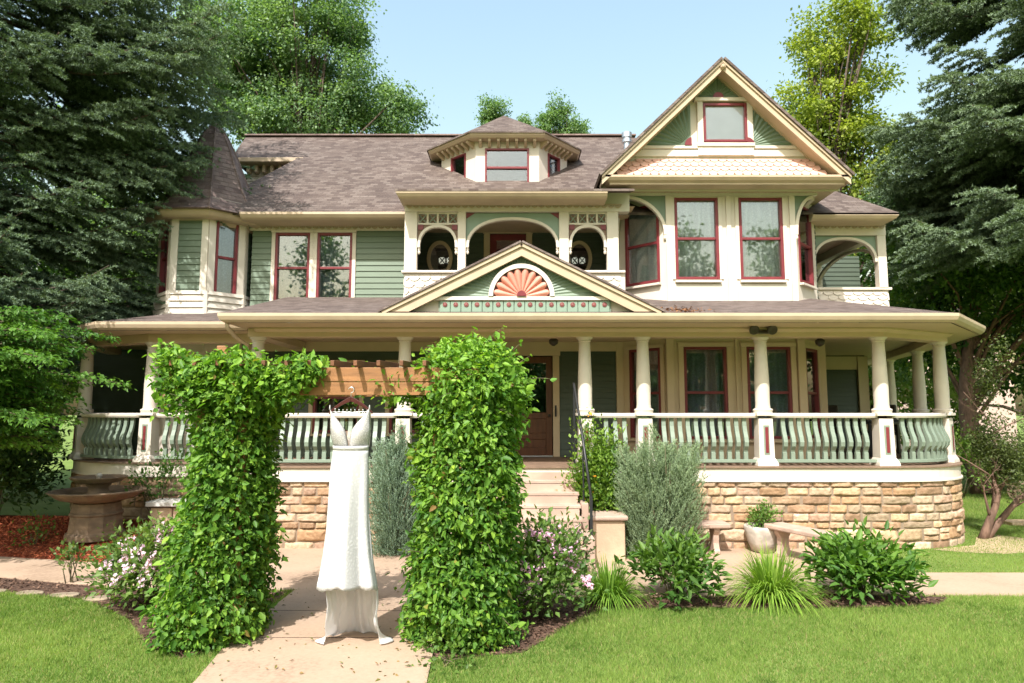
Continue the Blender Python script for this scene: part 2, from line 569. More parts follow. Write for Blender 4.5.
def raw_mesh(name, V, loops, counts, mat, tint=None, parent=None, origin=(0, 0, 0), smooth=False):
    """big mesh straight from arrays; V (n,3), loops flat, counts per face, tint per vertex (n,3)"""
    off = root_loc(parent) if parent is not None else Vector(origin)
    me = bpy.data.meshes.new(name)
    me.vertices.add(len(V))
    me.vertices.foreach_set('co', (V - np.array(off)).astype(np.float32).ravel())
    me.loops.add(len(loops))
    me.loops.foreach_set('vertex_index', loops.astype(np.int32))
    me.polygons.add(len(counts))
    st = np.concatenate([[0], np.cumsum(counts)[:-1]]).astype(np.int32)
    me.polygons.foreach_set('loop_start', st)
    me.update(calc_edges=True)
    if smooth:
        me.polygons.foreach_set('use_smooth', np.ones(len(counts), dtype=bool))
    if tint is not None:
        a = me.color_attributes.new('tint', 'FLOAT_COLOR', 'POINT')
        c = np.ones((len(V), 4), dtype=np.float32)
        c[:, :3] = tint
        a.data.foreach_set('color', c.ravel())
    me.materials.append(mat)
    o = bpy.data.objects.new(name, me)
    COL.objects.link(o)
    if parent is not None:
        o.parent = parent
    else:
        o.location = off
    return o


def unit(a):
    return a / np.maximum(np.linalg.norm(a, axis=1), 1e-9)[:, None]


LEAF6 = np.array([(0, 0, 0), (0.28, -0.46, 0.10), (0.66, -0.34, 0.05), (1, 0, -0.12), (0.66, 0.34, 0.05), (0.28, 0.46, 0.10)])
LEAF4 = np.array([(0, 0, 0), (0.42, -0.5, 0.10), (1, 0, -0.08), (0.42, 0.5, 0.10)])


def leaves(name, P, D, Nn, L, Wd, tint, mat, parent=None, six=False, origin=(0, 0, 0)):
    T = LEAF6 if six else LEAF4
    n, k = len(P), len(T)
    D = unit(D)
    S = unit(np.cross(Nn, D))
    U = np.cross(D, S)
    L = np.broadcast_to(L, (n,))
    Wd = np.broadcast_to(Wd, (n,))
    V = (P[:, None, :] + D[:, None, :] * (T[None, :, 0] * L[:, None])[..., None]
         + S[:, None, :] * (T[None, :, 1] * Wd[:, None])[..., None]
         + U[:, None, :] * (T[None, :, 2] * L[:, None])[..., None]).reshape(-1, 3)
    base = (np.arange(n) * k)[:, None]
    if six:
        fl = np.array([0, 1, 2, 3, 0, 3, 4, 5])
        cnt = np.full(n * 2, 4)
    else:
        fl = np.array([0, 1, 2, 0, 2, 3])
        cnt = np.full(n * 2, 3)
    loops = (base + fl[None, :]).ravel()
    return raw_mesh(name, V, loops, cnt, mat, np.repeat(tint, k, axis=0), parent, origin)


def tri_needles(name, P, D, L, Wd, tint, mat, parent=None, origin=(0, 0, 0)):
    n = len(P)
    D = unit(D)
    R = unit(np.cross(D, RNG.normal(size=(n, 3))))
    L = np.broadcast_to(L, (n,))[:, None]
    Wd = np.broadcast_to(Wd, (n,))[:, None]
    V = np.stack([P - R * Wd / 2, P + R * Wd / 2, P + D * L], 1).reshape(-1, 3)
    return raw_mesh(name, V, np.arange(3 * n), np.full(n, 3), mat, np.repeat(tint, 3, axis=0), parent, origin)


def blades(name, P, D, L, Wd, droop, tint, mat, parent=None, seg=4, origin=(0, 0, 0), tipmul=1.25):
    """arching grass blades: strips that leave along D and fall under their weight"""
    n = len(P)
    D = unit(D)
    S = unit(np.cross(D, np.array([[0, 0, 1.0]])) + 1e-6)
    L = np.broadcast_to(L, (n,))[:, None]
    Wd = np.broadcast_to(Wd, (n,))[:, None]
    droop = np.broadcast_to(droop, (n,))[:, None]
    rows = []
    for i in range(seg + 1):
        t = i / seg
        c = P + D * L * t + np.array([[0, 0, -1.0]]) * droop * L * t * t
        w = Wd * (1 - t ** 2.2) * 0.5 + 0.0005
        rows += [c - S * w, c + S * w]
    V = np.stack(rows, 1)
    k = 2 * (seg + 1)
    fl = []
    for i in range(seg):
        fl += [2 * i, 2 * i + 1, 2 * i + 3, 2 * i + 2]
    loops = ((np.arange(n) * k)[:, None] + np.array(fl)[None, :]).ravel()
    tt = np.repeat(np.linspace(0.8, tipmul, seg + 1), 2)
    tint2 = (tint[:, None, :] * tt[None, :, None]).reshape(-1, 3)
    return raw_mesh(name, V.reshape(-1, 3), loops, np.full(n * seg, 4), mat, tint2, parent, origin)


def mixc(a, b, t):
    a, b = np.array(a), np.array(b)
    return a[None, :] + (b - a)[None, :] * np.clip(t, 0, 1)[:, None]


def thing(name, label, cat, loc=(0, 0, 0), group=None):
    o = bpy.data.objects.new(name, None)
    o.empty_display_size = 0.1
    COL.objects.link(o)
    o.location = loc
    return tag(o, label, cat, group)


def tag(o, label, cat, group=None):
    o['label'] = label
    o['category'] = cat
    if group:
        o['group'] = group
    return o


def kind(o, k):
    o['kind'] = k
    return o


Zv = Vector((0, 0, 1))

#==HOUSE==
# ------------------------------------------------------------------ the house
X3 = Vector((1, 0, 0))
H = thing('victorian_house', 'sage green and cream Victorian house with turret, gable, dormer and wraparound porch', 'house', (0, 13.4, 0))


def sweep(mb, path, prof, m=0):
    """prof: closed (d outward, z) outline swept along a plan path with mitred corners; outward is to the right-hand side"""
    n = len(path)
    P2 = [Vector((p[0], p[1])) for p in path]
    zo = [p[2] if len(p) > 2 else 0.0 for p in path]
    vs = []
    for i in range(n):
        a = (P2[i] - P2[i - 1]).normalized() if i > 0 else None
        b = (P2[i + 1] - P2[i]).normalized() if i < n - 1 else None
        na = Vector((a.y, -a.x)) if a else None
        nb = Vector((b.y, -b.x)) if b else None
        if na is None:
            mt = nb
        elif nb is None:
            mt = na
        else:
            mt = (na + nb)
            mt = mt / max(0.25, mt.dot(na))
        for (d, z) in prof:
            q = P2[i] + mt * d
            vs.append((q.x, q.y, z + zo[i]))
    k = len(prof)
    fs = []
    for i in range(n - 1):
        for j in range(k):
            j2 = (j + 1) % k
            fs.append((i * k + j, i * k + j2, (i + 1) * k + j2, (i + 1) * k + j))
    area = sum(prof[j][0] * prof[(j + 1) % k][1] - prof[(j + 1) % k][0] * prof[j][1] for j in range(k))
    if area > 0:
        fs = [f[::-1] for f in fs]
    fs.append(tuple(range(k)) if area < 0 else tuple(range(k - 1, -1, -1)))
    e = [(n - 1) * k + j for j in range(k)]
    fs.append(tuple(e[::-1]) if area < 0 else tuple(e))
    return mb.add(vs, fs, m)


def rect(d0, d1, z0, z1):
    return [(d0, z0), (d1, z0), (d1, z1), (d0, z1)]


def wall(mb, o, r, L, z0, z1, holes=(), lap=0.0, m=0, prof=0.018):
    """flat or clapboard wall face with openings; o is its left end in plan, r its direction seen from outside"""
    r = Vector(r).normalized()
    n = r.cross(Zv)
    o = Vector((o[0], o[1], 0))
    us = sorted({0.0, L} | {h[0] for h in holes} | {h[1] for h in holes})
    zs = sorted({z0, z1} | {h[2] for h in holes} | {h[3] for h in holes})
    us = [u for u in us if -1e-6 <= u <= L + 1e-6]
    zs = [z for z in zs if z0 - 1e-6 <= z <= z1 + 1e-6]
    P = lambda u, v, d: o + r * u + Zv * v + n * d
    for a, b in zip(us, us[1:]):
        for c, e in zip(zs, zs[1:]):
            um, zm = (a + b) / 2, (c + e) / 2
            if any(h[0] < um < h[1] and h[2] < zm < h[3] for h in holes):
                continue
            if not lap:
                mb.add([P(a, c, 0), P(b, c, 0), P(b, e, 0), P(a, e, 0)], [(0, 1, 2, 3)], m)
                continue
            i = math.floor(c / lap + 1e-6)
            while i * lap < e - 1e-4:
                b0, b1 = max(c, i * lap), min(e, (i + 1) * lap)
                d0, d1 = prof * (1 - (b0 - i * lap) / lap), prof * (1 - (b1 - i * lap) / lap)
                mb.add([P(a, b0, d0), P(b, b0, d0), P(b, b1, d1), P(a, b1, d1)], [(0, 1, 2, 3)], m)
                mb.add([P(a, b0, 0), P(b, b0, 0), P(b, b0, d0), P(a, b0, d0)], [(0, 1, 2, 3)], m)
                i += 1
    return mb


CURT = []


def window(o, r, w, h, parent, casing=0.085, meet=0.5, sill=True, redw=0.05, cmat='cream', curtain=None, frame_mat='red', head=0.03):
    r = Vector(r).normalized()
    n = r.cross(Zv)
    o = Vector(o)
    P = lambda u, v, d: o + r * u + Zv * v + n * d
    f = MB()
    dp = n * 0.085
    f.obox(P(0, 0, -.06), r * redw, Zv * h, dp)
    f.obox(P(w - redw, 0, -.06), r * redw, Zv * h, dp)
    f.obox(P(redw, 0, -.06), r * (w - 2 * redw), Zv * redw, n * .078)
    f.obox(P(redw, h - redw, -.06), r * (w - 2 * redw), Zv * redw, n * .078)
    fo = f.build('window', M[frame_mat], parent, bevel=0.004)
    iw = w - 2 * redw
    if meet:
        MB().obox(P(redw, h * meet - .024, -.058), r * iw, Zv * .048, n * .06).build('sash_rail', M[frame_mat], fo, bevel=0.004)
        g = MB().obox(P(redw, redw, -.05), r * iw, Zv * (h * meet - .024 - redw), n * .004)
        g.build('pane', M['glass'], fo)
        g = MB().obox(P(redw, h * meet + .024, -.03), r * iw, Zv * (h - redw - h * meet - .024), n * .004)
        g.build('pane', M['glass'], fo)
    else:
        MB().obox(P(redw, redw, -.04), r * iw, Zv * (h - 2 * redw), n * .004).build('pane', M['glass'], fo)
    if casing:
        c = MB()
        c.obox(P(-casing, -.02, .002), r * (casing - .002), Zv * (h + .02), n * .032)
        c.obox(P(w + .002, -.02, .002), r * (casing - .002), Zv * (h + .02), n * .032)
        c.obox(P(-casing - .01, h + .002, .002), r * (w + 2 * casing + .02), Zv * (casing * .8), n * (.032 + head * .4))
        c.build('casing', M[cmat], fo, bevel=0.004)
    if sill:
        MB().obox(P(-casing - .02, -.065, .002), r * (w + 2 * casing + .04), Zv * .043, n * .075).build('sill', M[cmat], fo, bevel=0.004)
    if curtain:
        CURT.append((P(redw * .3, 0, -.115), r, n, w - redw * .6, h, curtain))
    return fo


# ---- stone foundation: rock-faced ashlar laid block by block along the porch line
def poly_at(path, s):
    for i in range(len(path) - 1):
        a, b = Vector(path[i]), Vector(path[i + 1])
        l = (b - a).length
        if s <= l or i == len(path) - 2:
            t = (b - a).normalized()
            return a + t * s, t
        s -= l


def poly_len(path):
    return sum((Vector(path[i + 1]) - Vector(path[i])).length for i in range(len(path) - 1))


def curve_pts(ctrl, n=8):
    out = []
    for i in range(len(ctrl) - 1):
        p0 = Vector(ctrl[max(i - 1, 0)]); p1 = Vector(ctrl[i]); p2 = Vector(ctrl[i + 1]); p3 = Vector(ctrl[min(i + 2, len(ctrl) - 1)])
        for k in range(n):
            t = k / n
            out.append(0.5 * ((2 * p1) + (p2 - p0) * t + (2 * p0 - 5 * p1 + 4 * p2 - p3) * t * t + (3 * p1 - p0 - 3 * p2 + p3) * t ** 3))
    out.append(Vector(ctrl[-1]))
    return [tuple(p) for p in out]


RIGHT_CURVE = curve_pts([(6.15, 11.0), (6.85, 11.12), (7.4, 11.48), (7.76, 12.02), (8.05, 12.8), (8.5, 14.0), (9.25, 16.3), (9.7, 18.0)], 5)
FRONT_R = [(-4.45, 11.0)] + RIGHT_CURVE
LEFT_CURVE = curve_pts([(-8.7, 14.5), (-8.4, 13.3), (-7.85, 12.5), (-7.1, 12.0), (-6.3, 11.85)], 5)
LEFT_PATH = LEFT_CURVE + [(-4.45, 11.85)]


def ashlar(path, z0, z1, name):
    rng = np.random.default_rng(5)
    Lt = poly_len(path)
    V, loops, cnt, T = [], [], [], []
    pal = np.array([(0.44, 0.30, 0.19), (0.38, 0.24, 0.14), (0.49, 0.37, 0.26), (0.31, 0.20, 0.125), (0.42, 0.28, 0.20), (0.38, 0.285, 0.195), (0.46, 0.33, 0.205)])
    blocks = []
    z = z0
    while z < z1 - 0.02:
        hrow = rng.choice([0.105, 0.135, 0.165, 0.20])
        if z + hrow > z1 - 0.09:
            hrow = z1 - z
        s = 0
        while s < Lt:
            w = rng.uniform(0.16, 0.56)
            if s + w > Lt - 0.15:
                w = Lt - s
            if hrow > 0.15 and rng.random() < 0.35 and w < 0.4:
                hh = hrow * rng.uniform(0.42, 0.58)
                blocks += [(s, w, z, hh), (s, w, z + hh, hrow - hh)]
            else:
                blocks.append((s, w, z, hrow))
            s += w
        z += hrow
    g = 0.002
    nb = 0
    for (s, w, z, h) in blocks:
        nu, nv = 12, 8
        base = pal[rng.integers(len(pal))] * rng.uniform(0.75, 1.2)
        bul = rng.uniform(0.016, 0.048)
        # a split stone face: the lower hull of a few chisel planes
        pl_ = [(0.0, rng.uniform(-.10, .10), rng.uniform(-.16, .10), bul)]
        for q_ in range(9):
            th_ = rng.uniform(0, 2 * math.pi) if q_ > 3 else q_ * math.pi / 2 + rng.uniform(-.25, .25)
            ext_ = abs(math.cos(th_)) * w / 2 + abs(math.sin(th_)) * h / 2
            r0_ = ext_ * rng.uniform(.50, 1.02)
            sl_2 = rng.uniform(.35, 1.5)
            pl_.append((1.0, -math.cos(th_) * sl_2, -math.sin(th_) * sl_2, bul + sl_2 * r0_))
        uu = (np.arange(nu + 1) / nu - .5) * (w - 2 * g)
        vv = (np.arange(nv + 1) / nv - .5) * (h - 2 * g)
        UU, VV = np.meshgrid(uu, vv)
        dd_ = np.min([c_ + a_ * UU + b_ * VV for (_, a_, b_, c_) in pl_], axis=0)
        dd_ = np.maximum(dd_ + rng.normal(size=dd_.shape) * .0028, rng.uniform(.010, .020))
        for j in range(nv + 1):
            for i in range(nu + 1):
                u, v = i / nu, j / nv
                p, t = poly_at(path, s + g + (w - 2 * g) * u)
                nrm = Vector((t.y, -t.x))
                d = -0.010 if (i in (0, nu) or j in (0, nv)) else float(dd_[j, i])
                q = p + nrm * d
                V.append((q.x, q.y, z + g + (h - 2 * g) * v))
                T.append(base * rng.uniform(.95, 1.05))
        for j in range(nv):
            for i in range(nu):
                a = nb + j * (nu + 1) + i
                loops += [a, a + 1, a + nu + 2, a + nu + 1]
                cnt.append(4)
        nb += (nu + 1) * (nv + 1)
    o = raw_mesh(name, np.array(V), np.array(loops), np.array(cnt), M['stone'], np.clip(np.array(T), 0, 0.9), H)
    mb = MB()
    sweep(mb, path, rect(-0.3, 0.003, z0, z1))
    mb.build('mortar_core', M['mortar'], o)
    return o


ashlar(FRONT_R, -0.25, 1.05, 'stone_foundation')
ashlar(LEFT_PATH, 0.0, 1.05, 'stone_foundation')

# skirt board, deck lip, deck
ALLP = LEFT_PATH + FRONT_R
mb = MB()
sweep(mb, ALLP, rect(-0.25, 0.03, 1.05, 1.262))
sweep(mb, ALLP, rect(-0.25, 0.055, 1.045, 1.075))
mb.build('skirt_board', M['cream'], H, bevel=0.004)
mb = MB()
sweep(mb, ALLP, rect(-0.3, 0.06, 1.264, 1.287))
inner = [p for p in ALLP]
deck = [(p[0], p[1], 1.279) for p in inner] + [(9.0, 19, 1.279), (-8.5, 19, 1.279)]
mb.add(deck, [tuple(range(len(deck)))])
mb.build('porch_floor', M['deckbrown'], H)

# ---- stairs
st = MB()
nst = 8
for k in range(1, nst):
    y1 = 11.0 - 0.245 * (k - 1) - (0.0 if k > 1 else 0.0)
    zt = 1.25 - 0.157 * k
    st.box(-0.85, 1.0, 10.99 - 0.245 * k, 10.935, -0.05 if k == nst - 1 else zt - 0.10, zt - 0.05)
so_ = st.build('stair', M['step'], H)
st = MB()
for k in range(1, nst):
    zt = 1.25 - 0.157 * k
    st.box(-0.87, 1.02, 10.965 - 0.245 * k, 10.93 - 0.0, zt - 0.048, zt)
st.build('tread', M['step'], so_, bevel=0.008)
st = MB()
for k in range(0, nst):
    zt = 1.25 - 0.157 * k
    st.box(-0.84, 0.99, 10.93 - 0.245 * k, 10.95 - 0.245 * k, zt - 0.157, zt - 0.05)
st.build('riser', M['step'], so_)

# ---- porch roof, soffit, beams and gutter
ZE = ZZ(313, 10.35)
S = 0.25
ER = [(6.85, 10.35), (8.4, 12.0), (9.0, 13.8), (9.8, 16.4), (10.2, 18.0)]
IR = [(5.6, 13.6), (6.4, 14.6), (6.7, 15.4), (7.4, 17.0), (7.7, 18.0)]
rf = MB()
th = Vector((0, 0, -0.05))


def slab(mb, q):
    mb.prism(q, th)


slab(rf, [(-4.5, 10.35, ZE), (6.85, 10.35, ZE), (5.6, 13.6, ZE + S * 3.25), (-4.5, 13.6, ZE + S * 3.25)])
for i in range(len(ER) - 1):
    a, b, c, d = ER[i], ER[i + 1], IR[i + 1], IR[i]
    slab(rf, [(a[0], a[1], ZE), (b[0], b[1], ZE), (c[0], c[1], ZE + .8), (d[0], d[1], ZE + .8)])
# left part, a step back and hipped at the turret end
ZL = ZE
LE = [(-8.9, 15.0), (-8.55, 13.2), (-7.9, 12.1), (-7.0, 11.35), (-4.5, 11.35)]
LI = [(-6.3, 15.0), (-6.2, 14.4), (-6.1, 13.9), (-6.0, 13.7), (-4.5, 13.7)]
for i in range(len(LE) - 1):
    a, b, c, d = LE[i], LE[i + 1], LI[i + 1], LI[i]
    slab(rf, [(a[0], a[1], ZL), (b[0], b[1], ZL), (c[0], c[1], ZL + .58), (d[0], d[1], ZL + .58)])
pr = rf.build('porch_roof', M['porchshingle'], H)
gut = [(0.0, 0.012), (0.0, -0.035), (-0.025, -0.09), (-0.07, -0.125), (-0.11, -0.125), (-0.11, 0.0)]
gp = MB()
sweep(gp, [(-4.5, 11.2), (-4.5, 10.35)] + ER, [(d + .02, z + ZE - .012) for d, z in gut])
gp.build('gutter', M['beige'], pr)
gp = MB()
sweep(gp, LE[:-1] + [(-4.47, 11.35)], [(d + .02, z + ZL - .012) for d, z in gut])
gp.build('gutter', M['beige'], pr)
# soffit and porch ceiling
zs = ZE - 0.14
sf = MB()
# front and right, butting at the left step
poly = [(-4.42, 10.46), (6.80, 10.46)] + [(p[0] - .12, p[1] + .02) for p in ER[1:]] + [(7.0, 18.0), (5.8, 14.2), (-4.42, 14.2)]
sf.add([(x, y, zs) for x, y in poly], [tuple(range(len(poly)))[::-1]])
poly = [(-8.75, 15.0), (-8.42, 13.25), (-7.82, 12.2), (-6.98, 11.46), (-4.44, 11.46), (-4.44, 14.2), (-8.0, 15)]
sf.add([(x, y, zs) for x, y in poly], [tuple(range(len(poly)))[::-1]])
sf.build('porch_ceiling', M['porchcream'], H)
COLS_BEAM = [(-4.2, 11.2), (6.06, 11.2), (7.55, 11.98), (8.25, 13.8), (9.0, 16.2), (9.5, 18)]
zb = ZZ(336.5, 11.05)
bm = MB()
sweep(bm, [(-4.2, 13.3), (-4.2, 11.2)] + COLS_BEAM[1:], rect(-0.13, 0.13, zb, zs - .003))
sweep(bm, [(-4.2, 11.2)] + COLS_BEAM[1:], [(0.13, zs - .075), (0.21, zs - .03), (0.21, zs - .003), (0.13, zs - .003)])
bm.build('porch_beam', M['porchcream'], H)
bm = MB()
LB = [(-8.5, 14.5), (-8.0, 12.78), (-6.38, 12.05), (-4.34, 12.05)]
sweep(bm, LB, rect(-0.13, 0.13, zb - .01, zs - .003))
bm.build('porch_beam', M['porchcream'], H)


# ---- columns
def column(x, y, ang=0.0):
    z0, zr = 1.287, 2.05
    ca, sa = math.cos(ang), math.sin(ang)
    R = Vector((ca, sa, 0)); Nn = Vector((sa, -ca, 0))
    O = Vector((x, y, 0))
    prof = [(.15, 0), (.15, .03), (.158, .045), (.15, .065), (.12, .075), (.118, .11), (.114, .14), (.118, .45), (.094, 1.14), (.092, 1.16),
            (.108, 1.175), (.1, 1.19), (.105, 1.2), (.135, 1.225), (.14, 1.24), (.14, zb - 2.135)]
    c = MB().lathe([(r, z + 2.135) for r, z in prof], (x, y, 0), 24)
    co = c.build('porch_column', M['cream'], H, smooth=True)
    co.data.polygons.foreach_set('use_smooth', [True] * len(co.data.polygons))
    em = co.modifiers.new('edge', 'EDGE_SPLIT'); em.split_angle = math.radians(40)
    p = MB()

    def fr(hw0, z_0, hw1, z_1):
        vs = []
        for hw, z in ((hw0, z_0), (hw1, z_1)):
            for a, b in ((-1, 1), (1, 1), (1, -1), (-1, -1)):
                vs.append(O + R * a * hw + Nn * b * hw + Zv * z)
        p.add(vs, [(0, 1, 5, 4), (1, 2, 6, 5), (2, 3, 7, 6), (3, 0, 4, 7), (4, 5, 6, 7), (3, 2, 1, 0)])
    fr(.17, z0, .165, z0 + .05); fr(.165, z0 + .05, .125, z0 + .13); fr(.125, z0 + .13, .115, zr - .003)
    p.build('pedestal', M['cream'], co, bevel=0.006)
    q = MB()
    q.obox(O - R * .045 + Nn * .118 + Zv * (z0 + .18), R * .09, Nn * .012, Zv * .47)
    q.build('pedestal_panel', M['railgreen'], co)
    q = MB()
    q.obox(O - R * .022 + Nn * .1303 + Zv * (z0 + .21), R * .05, Nn * .006, Zv * .41)
    q.build('pedestal_inlay', M['red'], co)
    q = MB()
    q.obox(O - R * .155 - Nn * .155 + Zv * 2.088, R * .31, Nn * .31, Zv * .045)
    q.build('pedestal_cap', M['cream'], co, bevel=0.006)
    return co


FCOL = [(-4.2, 11.2, 0), (-1.77, 11.2, 0), (1.2, 11.2, 0), (2.16, 11.2, 0), (4.11, 11.2, 0), (6.06, 11.2, 0),
        (7.55, 11.98, .75), (8.25, 13.8, 1.2), (9.0, 16.2, 1.25), (-6.38, 12.05, -.1), (-8.0, 12.78, -.75)]
for c in FCOL:
    column(*c)

# ---- porch railing with sawn, bellied balusters
BAL = [(0, .022, .062), (.10, .022, .062), (.105, .022, .03), (.13, .03, .034), (.19, .068, .062), (.25, .078, .066), (.32, .060, .058), (.40, .025, .046),
       (.48, .0, .042), (.55, -.008, .042), (.60, 0, .05)]


def baluster(x, y, t, z):
    t = Vector((t[0], t[1], 0)).normalized()
    n = Vector((t.y, -t.x, 0))
    w = 0.066
    vs, fs = [], []
    for (h, d, th_) in BAL:
        o = Vector((x, y, z + h * 1.12))
        vs += [o + n * (d + th_ / 2) - t * w / 2, o + n * (d + th_ / 2) + t * w / 2, o + n * (d - th_ / 2) + t * w / 2, o + n * (d - th_ / 2) - t * w / 2]
    for i in range(len(BAL) - 1):
        for k in range(4):
            k2 = (k + 1) % 4
            fs.append((4 * i + k, 4 * i + k2, 4 * i + 4 + k2, 4 * i + 4 + k))
    return MB().add(vs, fs)


def railing(path, gap=0.138, trim=(.14, .14)):
    mb = MB()
    sweep(mb, path, [(-.06, 2.055), (.06, 2.055), (.075, 2.085), (.075, 2.118), (.045, 2.132), (-.045, 2.132), (-.075, 2.118), (-.075, 2.085)])
    ro = mb.build('porch_railing', M['cream'], H, bevel=0.0)
    mb = MB()
    sweep(mb, path, rect(-.045, .06, 1.335, 1.385))
    mb.build('bottom_rail', M['railgreen'], ro, bevel=0.004)
    L = poly_len(path)
    a, b = trim[0], L - trim[1]
    n = max(1, int(round((b - a) / gap)))
    for i in range(n):
        s = a + (b - a) * (i + .5) / n
        p, t = poly_at(path, s)
        baluster(p.x, p.y, t, 1.385).build('baluster', M['railgreen'], ro)


railing([(-4.08, 11.2), (-1.88, 11.2)])
railing([(-1.66, 11.2), (-.9, 11.2)])
railing([(1.32, 11.2), (2.05, 11.2)])
railing([(2.27, 11.2), (4.0, 11.2)])
railing([(4.22, 11.2), (5.95, 11.2)])
railing(curve_pts([(6.17, 11.18), (6.75, 11.28), (7.2, 11.55), (7.48, 11.9)], 5))
railing(curve_pts([(7.62, 12.08), (7.9, 12.8), (8.22, 13.68)], 4))
railing([(-6.27, 12.05), (-4.45, 12.05)])
railing(curve_pts([(-7.92, 12.7), (-7.45, 12.35), (-6.95, 12.14), (-6.49, 12.05)], 5))

# ---- main walls behind the porch and upstairs left
YD = 13.4
W1 = MB()
# ground floor left of the door (clapboard), door bay, right of the door to the bay window
wl, wr = -5.3, 2.12
doorx0, doorx1, doortop = -0.17, 0.80, ZZ(356, YD)
h_first = [(-3.9, -3.0, 1.75, 3.1), (-2.4, -1.5, 1.75, 3.1), (doorx0, doorx1, 1.28, doortop)]
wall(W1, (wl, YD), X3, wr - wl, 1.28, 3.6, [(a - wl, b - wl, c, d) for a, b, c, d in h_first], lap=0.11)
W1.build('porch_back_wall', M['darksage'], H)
for i, (a, b, c, d) in enumerate(h_first[:2]):
    window((a, YD, c), X3, b - a, d - c, H, cmat='porchcream')
fz = MB()
fz.box(-5.3, 2.1, YD - .05, YD - .022, doortop + .09, 3.53)
fz.build('porch_frieze', M['porchcream'], H)
# door
do = MB()
dw = doorx1 - doorx0
y0 = YD + .02
do.box(doorx0 + .01, doorx0 + .13, y0, y0 + .05, 1.29, doortop - .01)
do.box(doorx1 - .13, doorx1 - .01, y0, y0 + .05, 1.29, doortop - .01)
do.box(doorx0 + .13, doorx1 - .13, y0 + .003, y0 + .047, 1.29, 1.46)
do.box(doorx0 + .13, doorx1 - .13, y0 + .003, y0 + .047, 1.62, 1.74)
do.box(doorx0 + .13, doorx1 - .13, y0 + .003, y0 + .047, 2.02, 2.14)
do.box(doorx0 + .13, doorx1 - .13, y0 + .003, y0 + .047, doortop - .14, doortop - .01)
do.box(doorx0 + .13, doorx1 - .13, y0 + .02, y0 + .04, 1.46, 1.62)
do.box(doorx0 + .13, doorx1 - .13, y0 + .02, y0 + .04, 1.74, 2.02)
dro = do.build('front_door', M['wood'], H, bevel=0.006)
MB().box(doorx0 + .13, doorx1 - .13, y0 + .022, y0 + .028, 2.14, doortop - .14).build('door_pane', M['glass'], dro)
kb = MB().lathe([(.012, 0), (.012, .03), (.03, .04), (.032, .055), (.02, .07)], (0, 0, 0), 12)
kb.v = [(doorx1 - .075 + x, y0 - z, 2.08 + y) for x, y, z in kb.v]
kb.build('door_knob', M['bronze'], dro, smooth=True)
dc = MB()
dc.box(doorx0 - .12, doorx0 - .002, YD - .05, YD + .02, 1.287, doortop + .002)
dc.box(doorx1 + .002, doorx1 + .13, YD - .05, YD + .02, 1.287, doortop + .002)
dc.box(doorx0 - .14, doorx1 + .15, YD - .055, YD + .02, doortop + .004, doortop + .1)
dc.build('door_casing', M['porchcream'], dro, bevel=0.005)
MB().box(doorx0, doorx1, YD - .03, YD + .08, 1.287, 1.305).build('threshold', M['galv'], dro)
hp = MB()
hp.box(doorx1 + .035, doorx1 + .07, YD - .066, YD - .051, 2.06, 2.28)
hp.tube([(doorx1 + .052, YD - .066, 2.1), (doorx1 + .052, YD - .1, 2.12), (doorx1 + .052, YD - .1, 2.22), (doorx1 + .052, YD - .066, 2.24)], .009, 6)
hp.build('door_handle', M['black'], dro)

# ---- first-floor bay on the right: front face and two slanted sides
YB = 12.6
BX0, BX1 = 2.925, 5.36
BL, BR = (2.12, YD), (6.1, YD)


def bay_face(a, b, z0, z1, holes, name, mat, **kw):
    a, b = Vector(a), Vector(b)
    mb = MB()
    wall(mb, a, (b - a).to_3d().normalized() if len(b - a) == 3 else Vector((b.x - a.x, b.y - a.y, 0)), (b - a).length, z0, z1, holes, **kw)
    return mb.build(name, M[mat], H)


zw0, zw1 = 1.66, ZZ(347, YB)
f1 = [(XX(684, 380, YB), XX(727, 380, YB)), (XX(747, 380, YB), XX(791, 380, YB))]
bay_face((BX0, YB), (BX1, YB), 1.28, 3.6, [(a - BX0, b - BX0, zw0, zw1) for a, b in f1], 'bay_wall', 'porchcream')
for i, (a, b) in enumerate(f1):
    window((a, YB, zw0), X3, b - a, zw1 - zw0, H, casing=.1, cmat='porchcream', redw=.05, curtain='first')
sl_ = Vector((BX0 - BL[0], YB - BL[1], 0)); sll = sl_.length
bay_face(BL, (BX0, YB), 1.28, 3.6, [(.25, .95, zw0, zw1)], 'bay_wall', 'porchcream')
sr_ = Vector((BR[0] - BX1, BR[1] - YB, 0)); srl = sr_.length
bay_face((BX1, YB), BR, 1.28, 3.6, [(.2, .85, zw0, zw1)], 'bay_wall', 'porchcream')
window(Vector((BL[0], BL[1], zw0)) + sl_.normalized() * .25, sl_, .7, zw1 - zw0, H, casing=.08, cmat='porchcream', curtain='first')
window(Vector((BX1, YB, zw0)) + sr_.normalized() * .2, sr_, .65, zw1 - zw0, H, casing=.08, cmat='porchcream')
for (x, y) in ((BX0, YB), (BX1, YB), BL, BR):
    MB().box(x - .07, x + .07, y - .07, y + .07, 1.287, 3.525).build('bay_pilaster', M['porchcream'], H, bevel=.01)
xm = (f1[0][1] + f1[1][0]) / 2
MB().box(xm - .025, xm + .025, YB - .03, YB - .001, 1.287, 3.525).build('bay_mullion', M['porchcream'], H, bevel=.01)

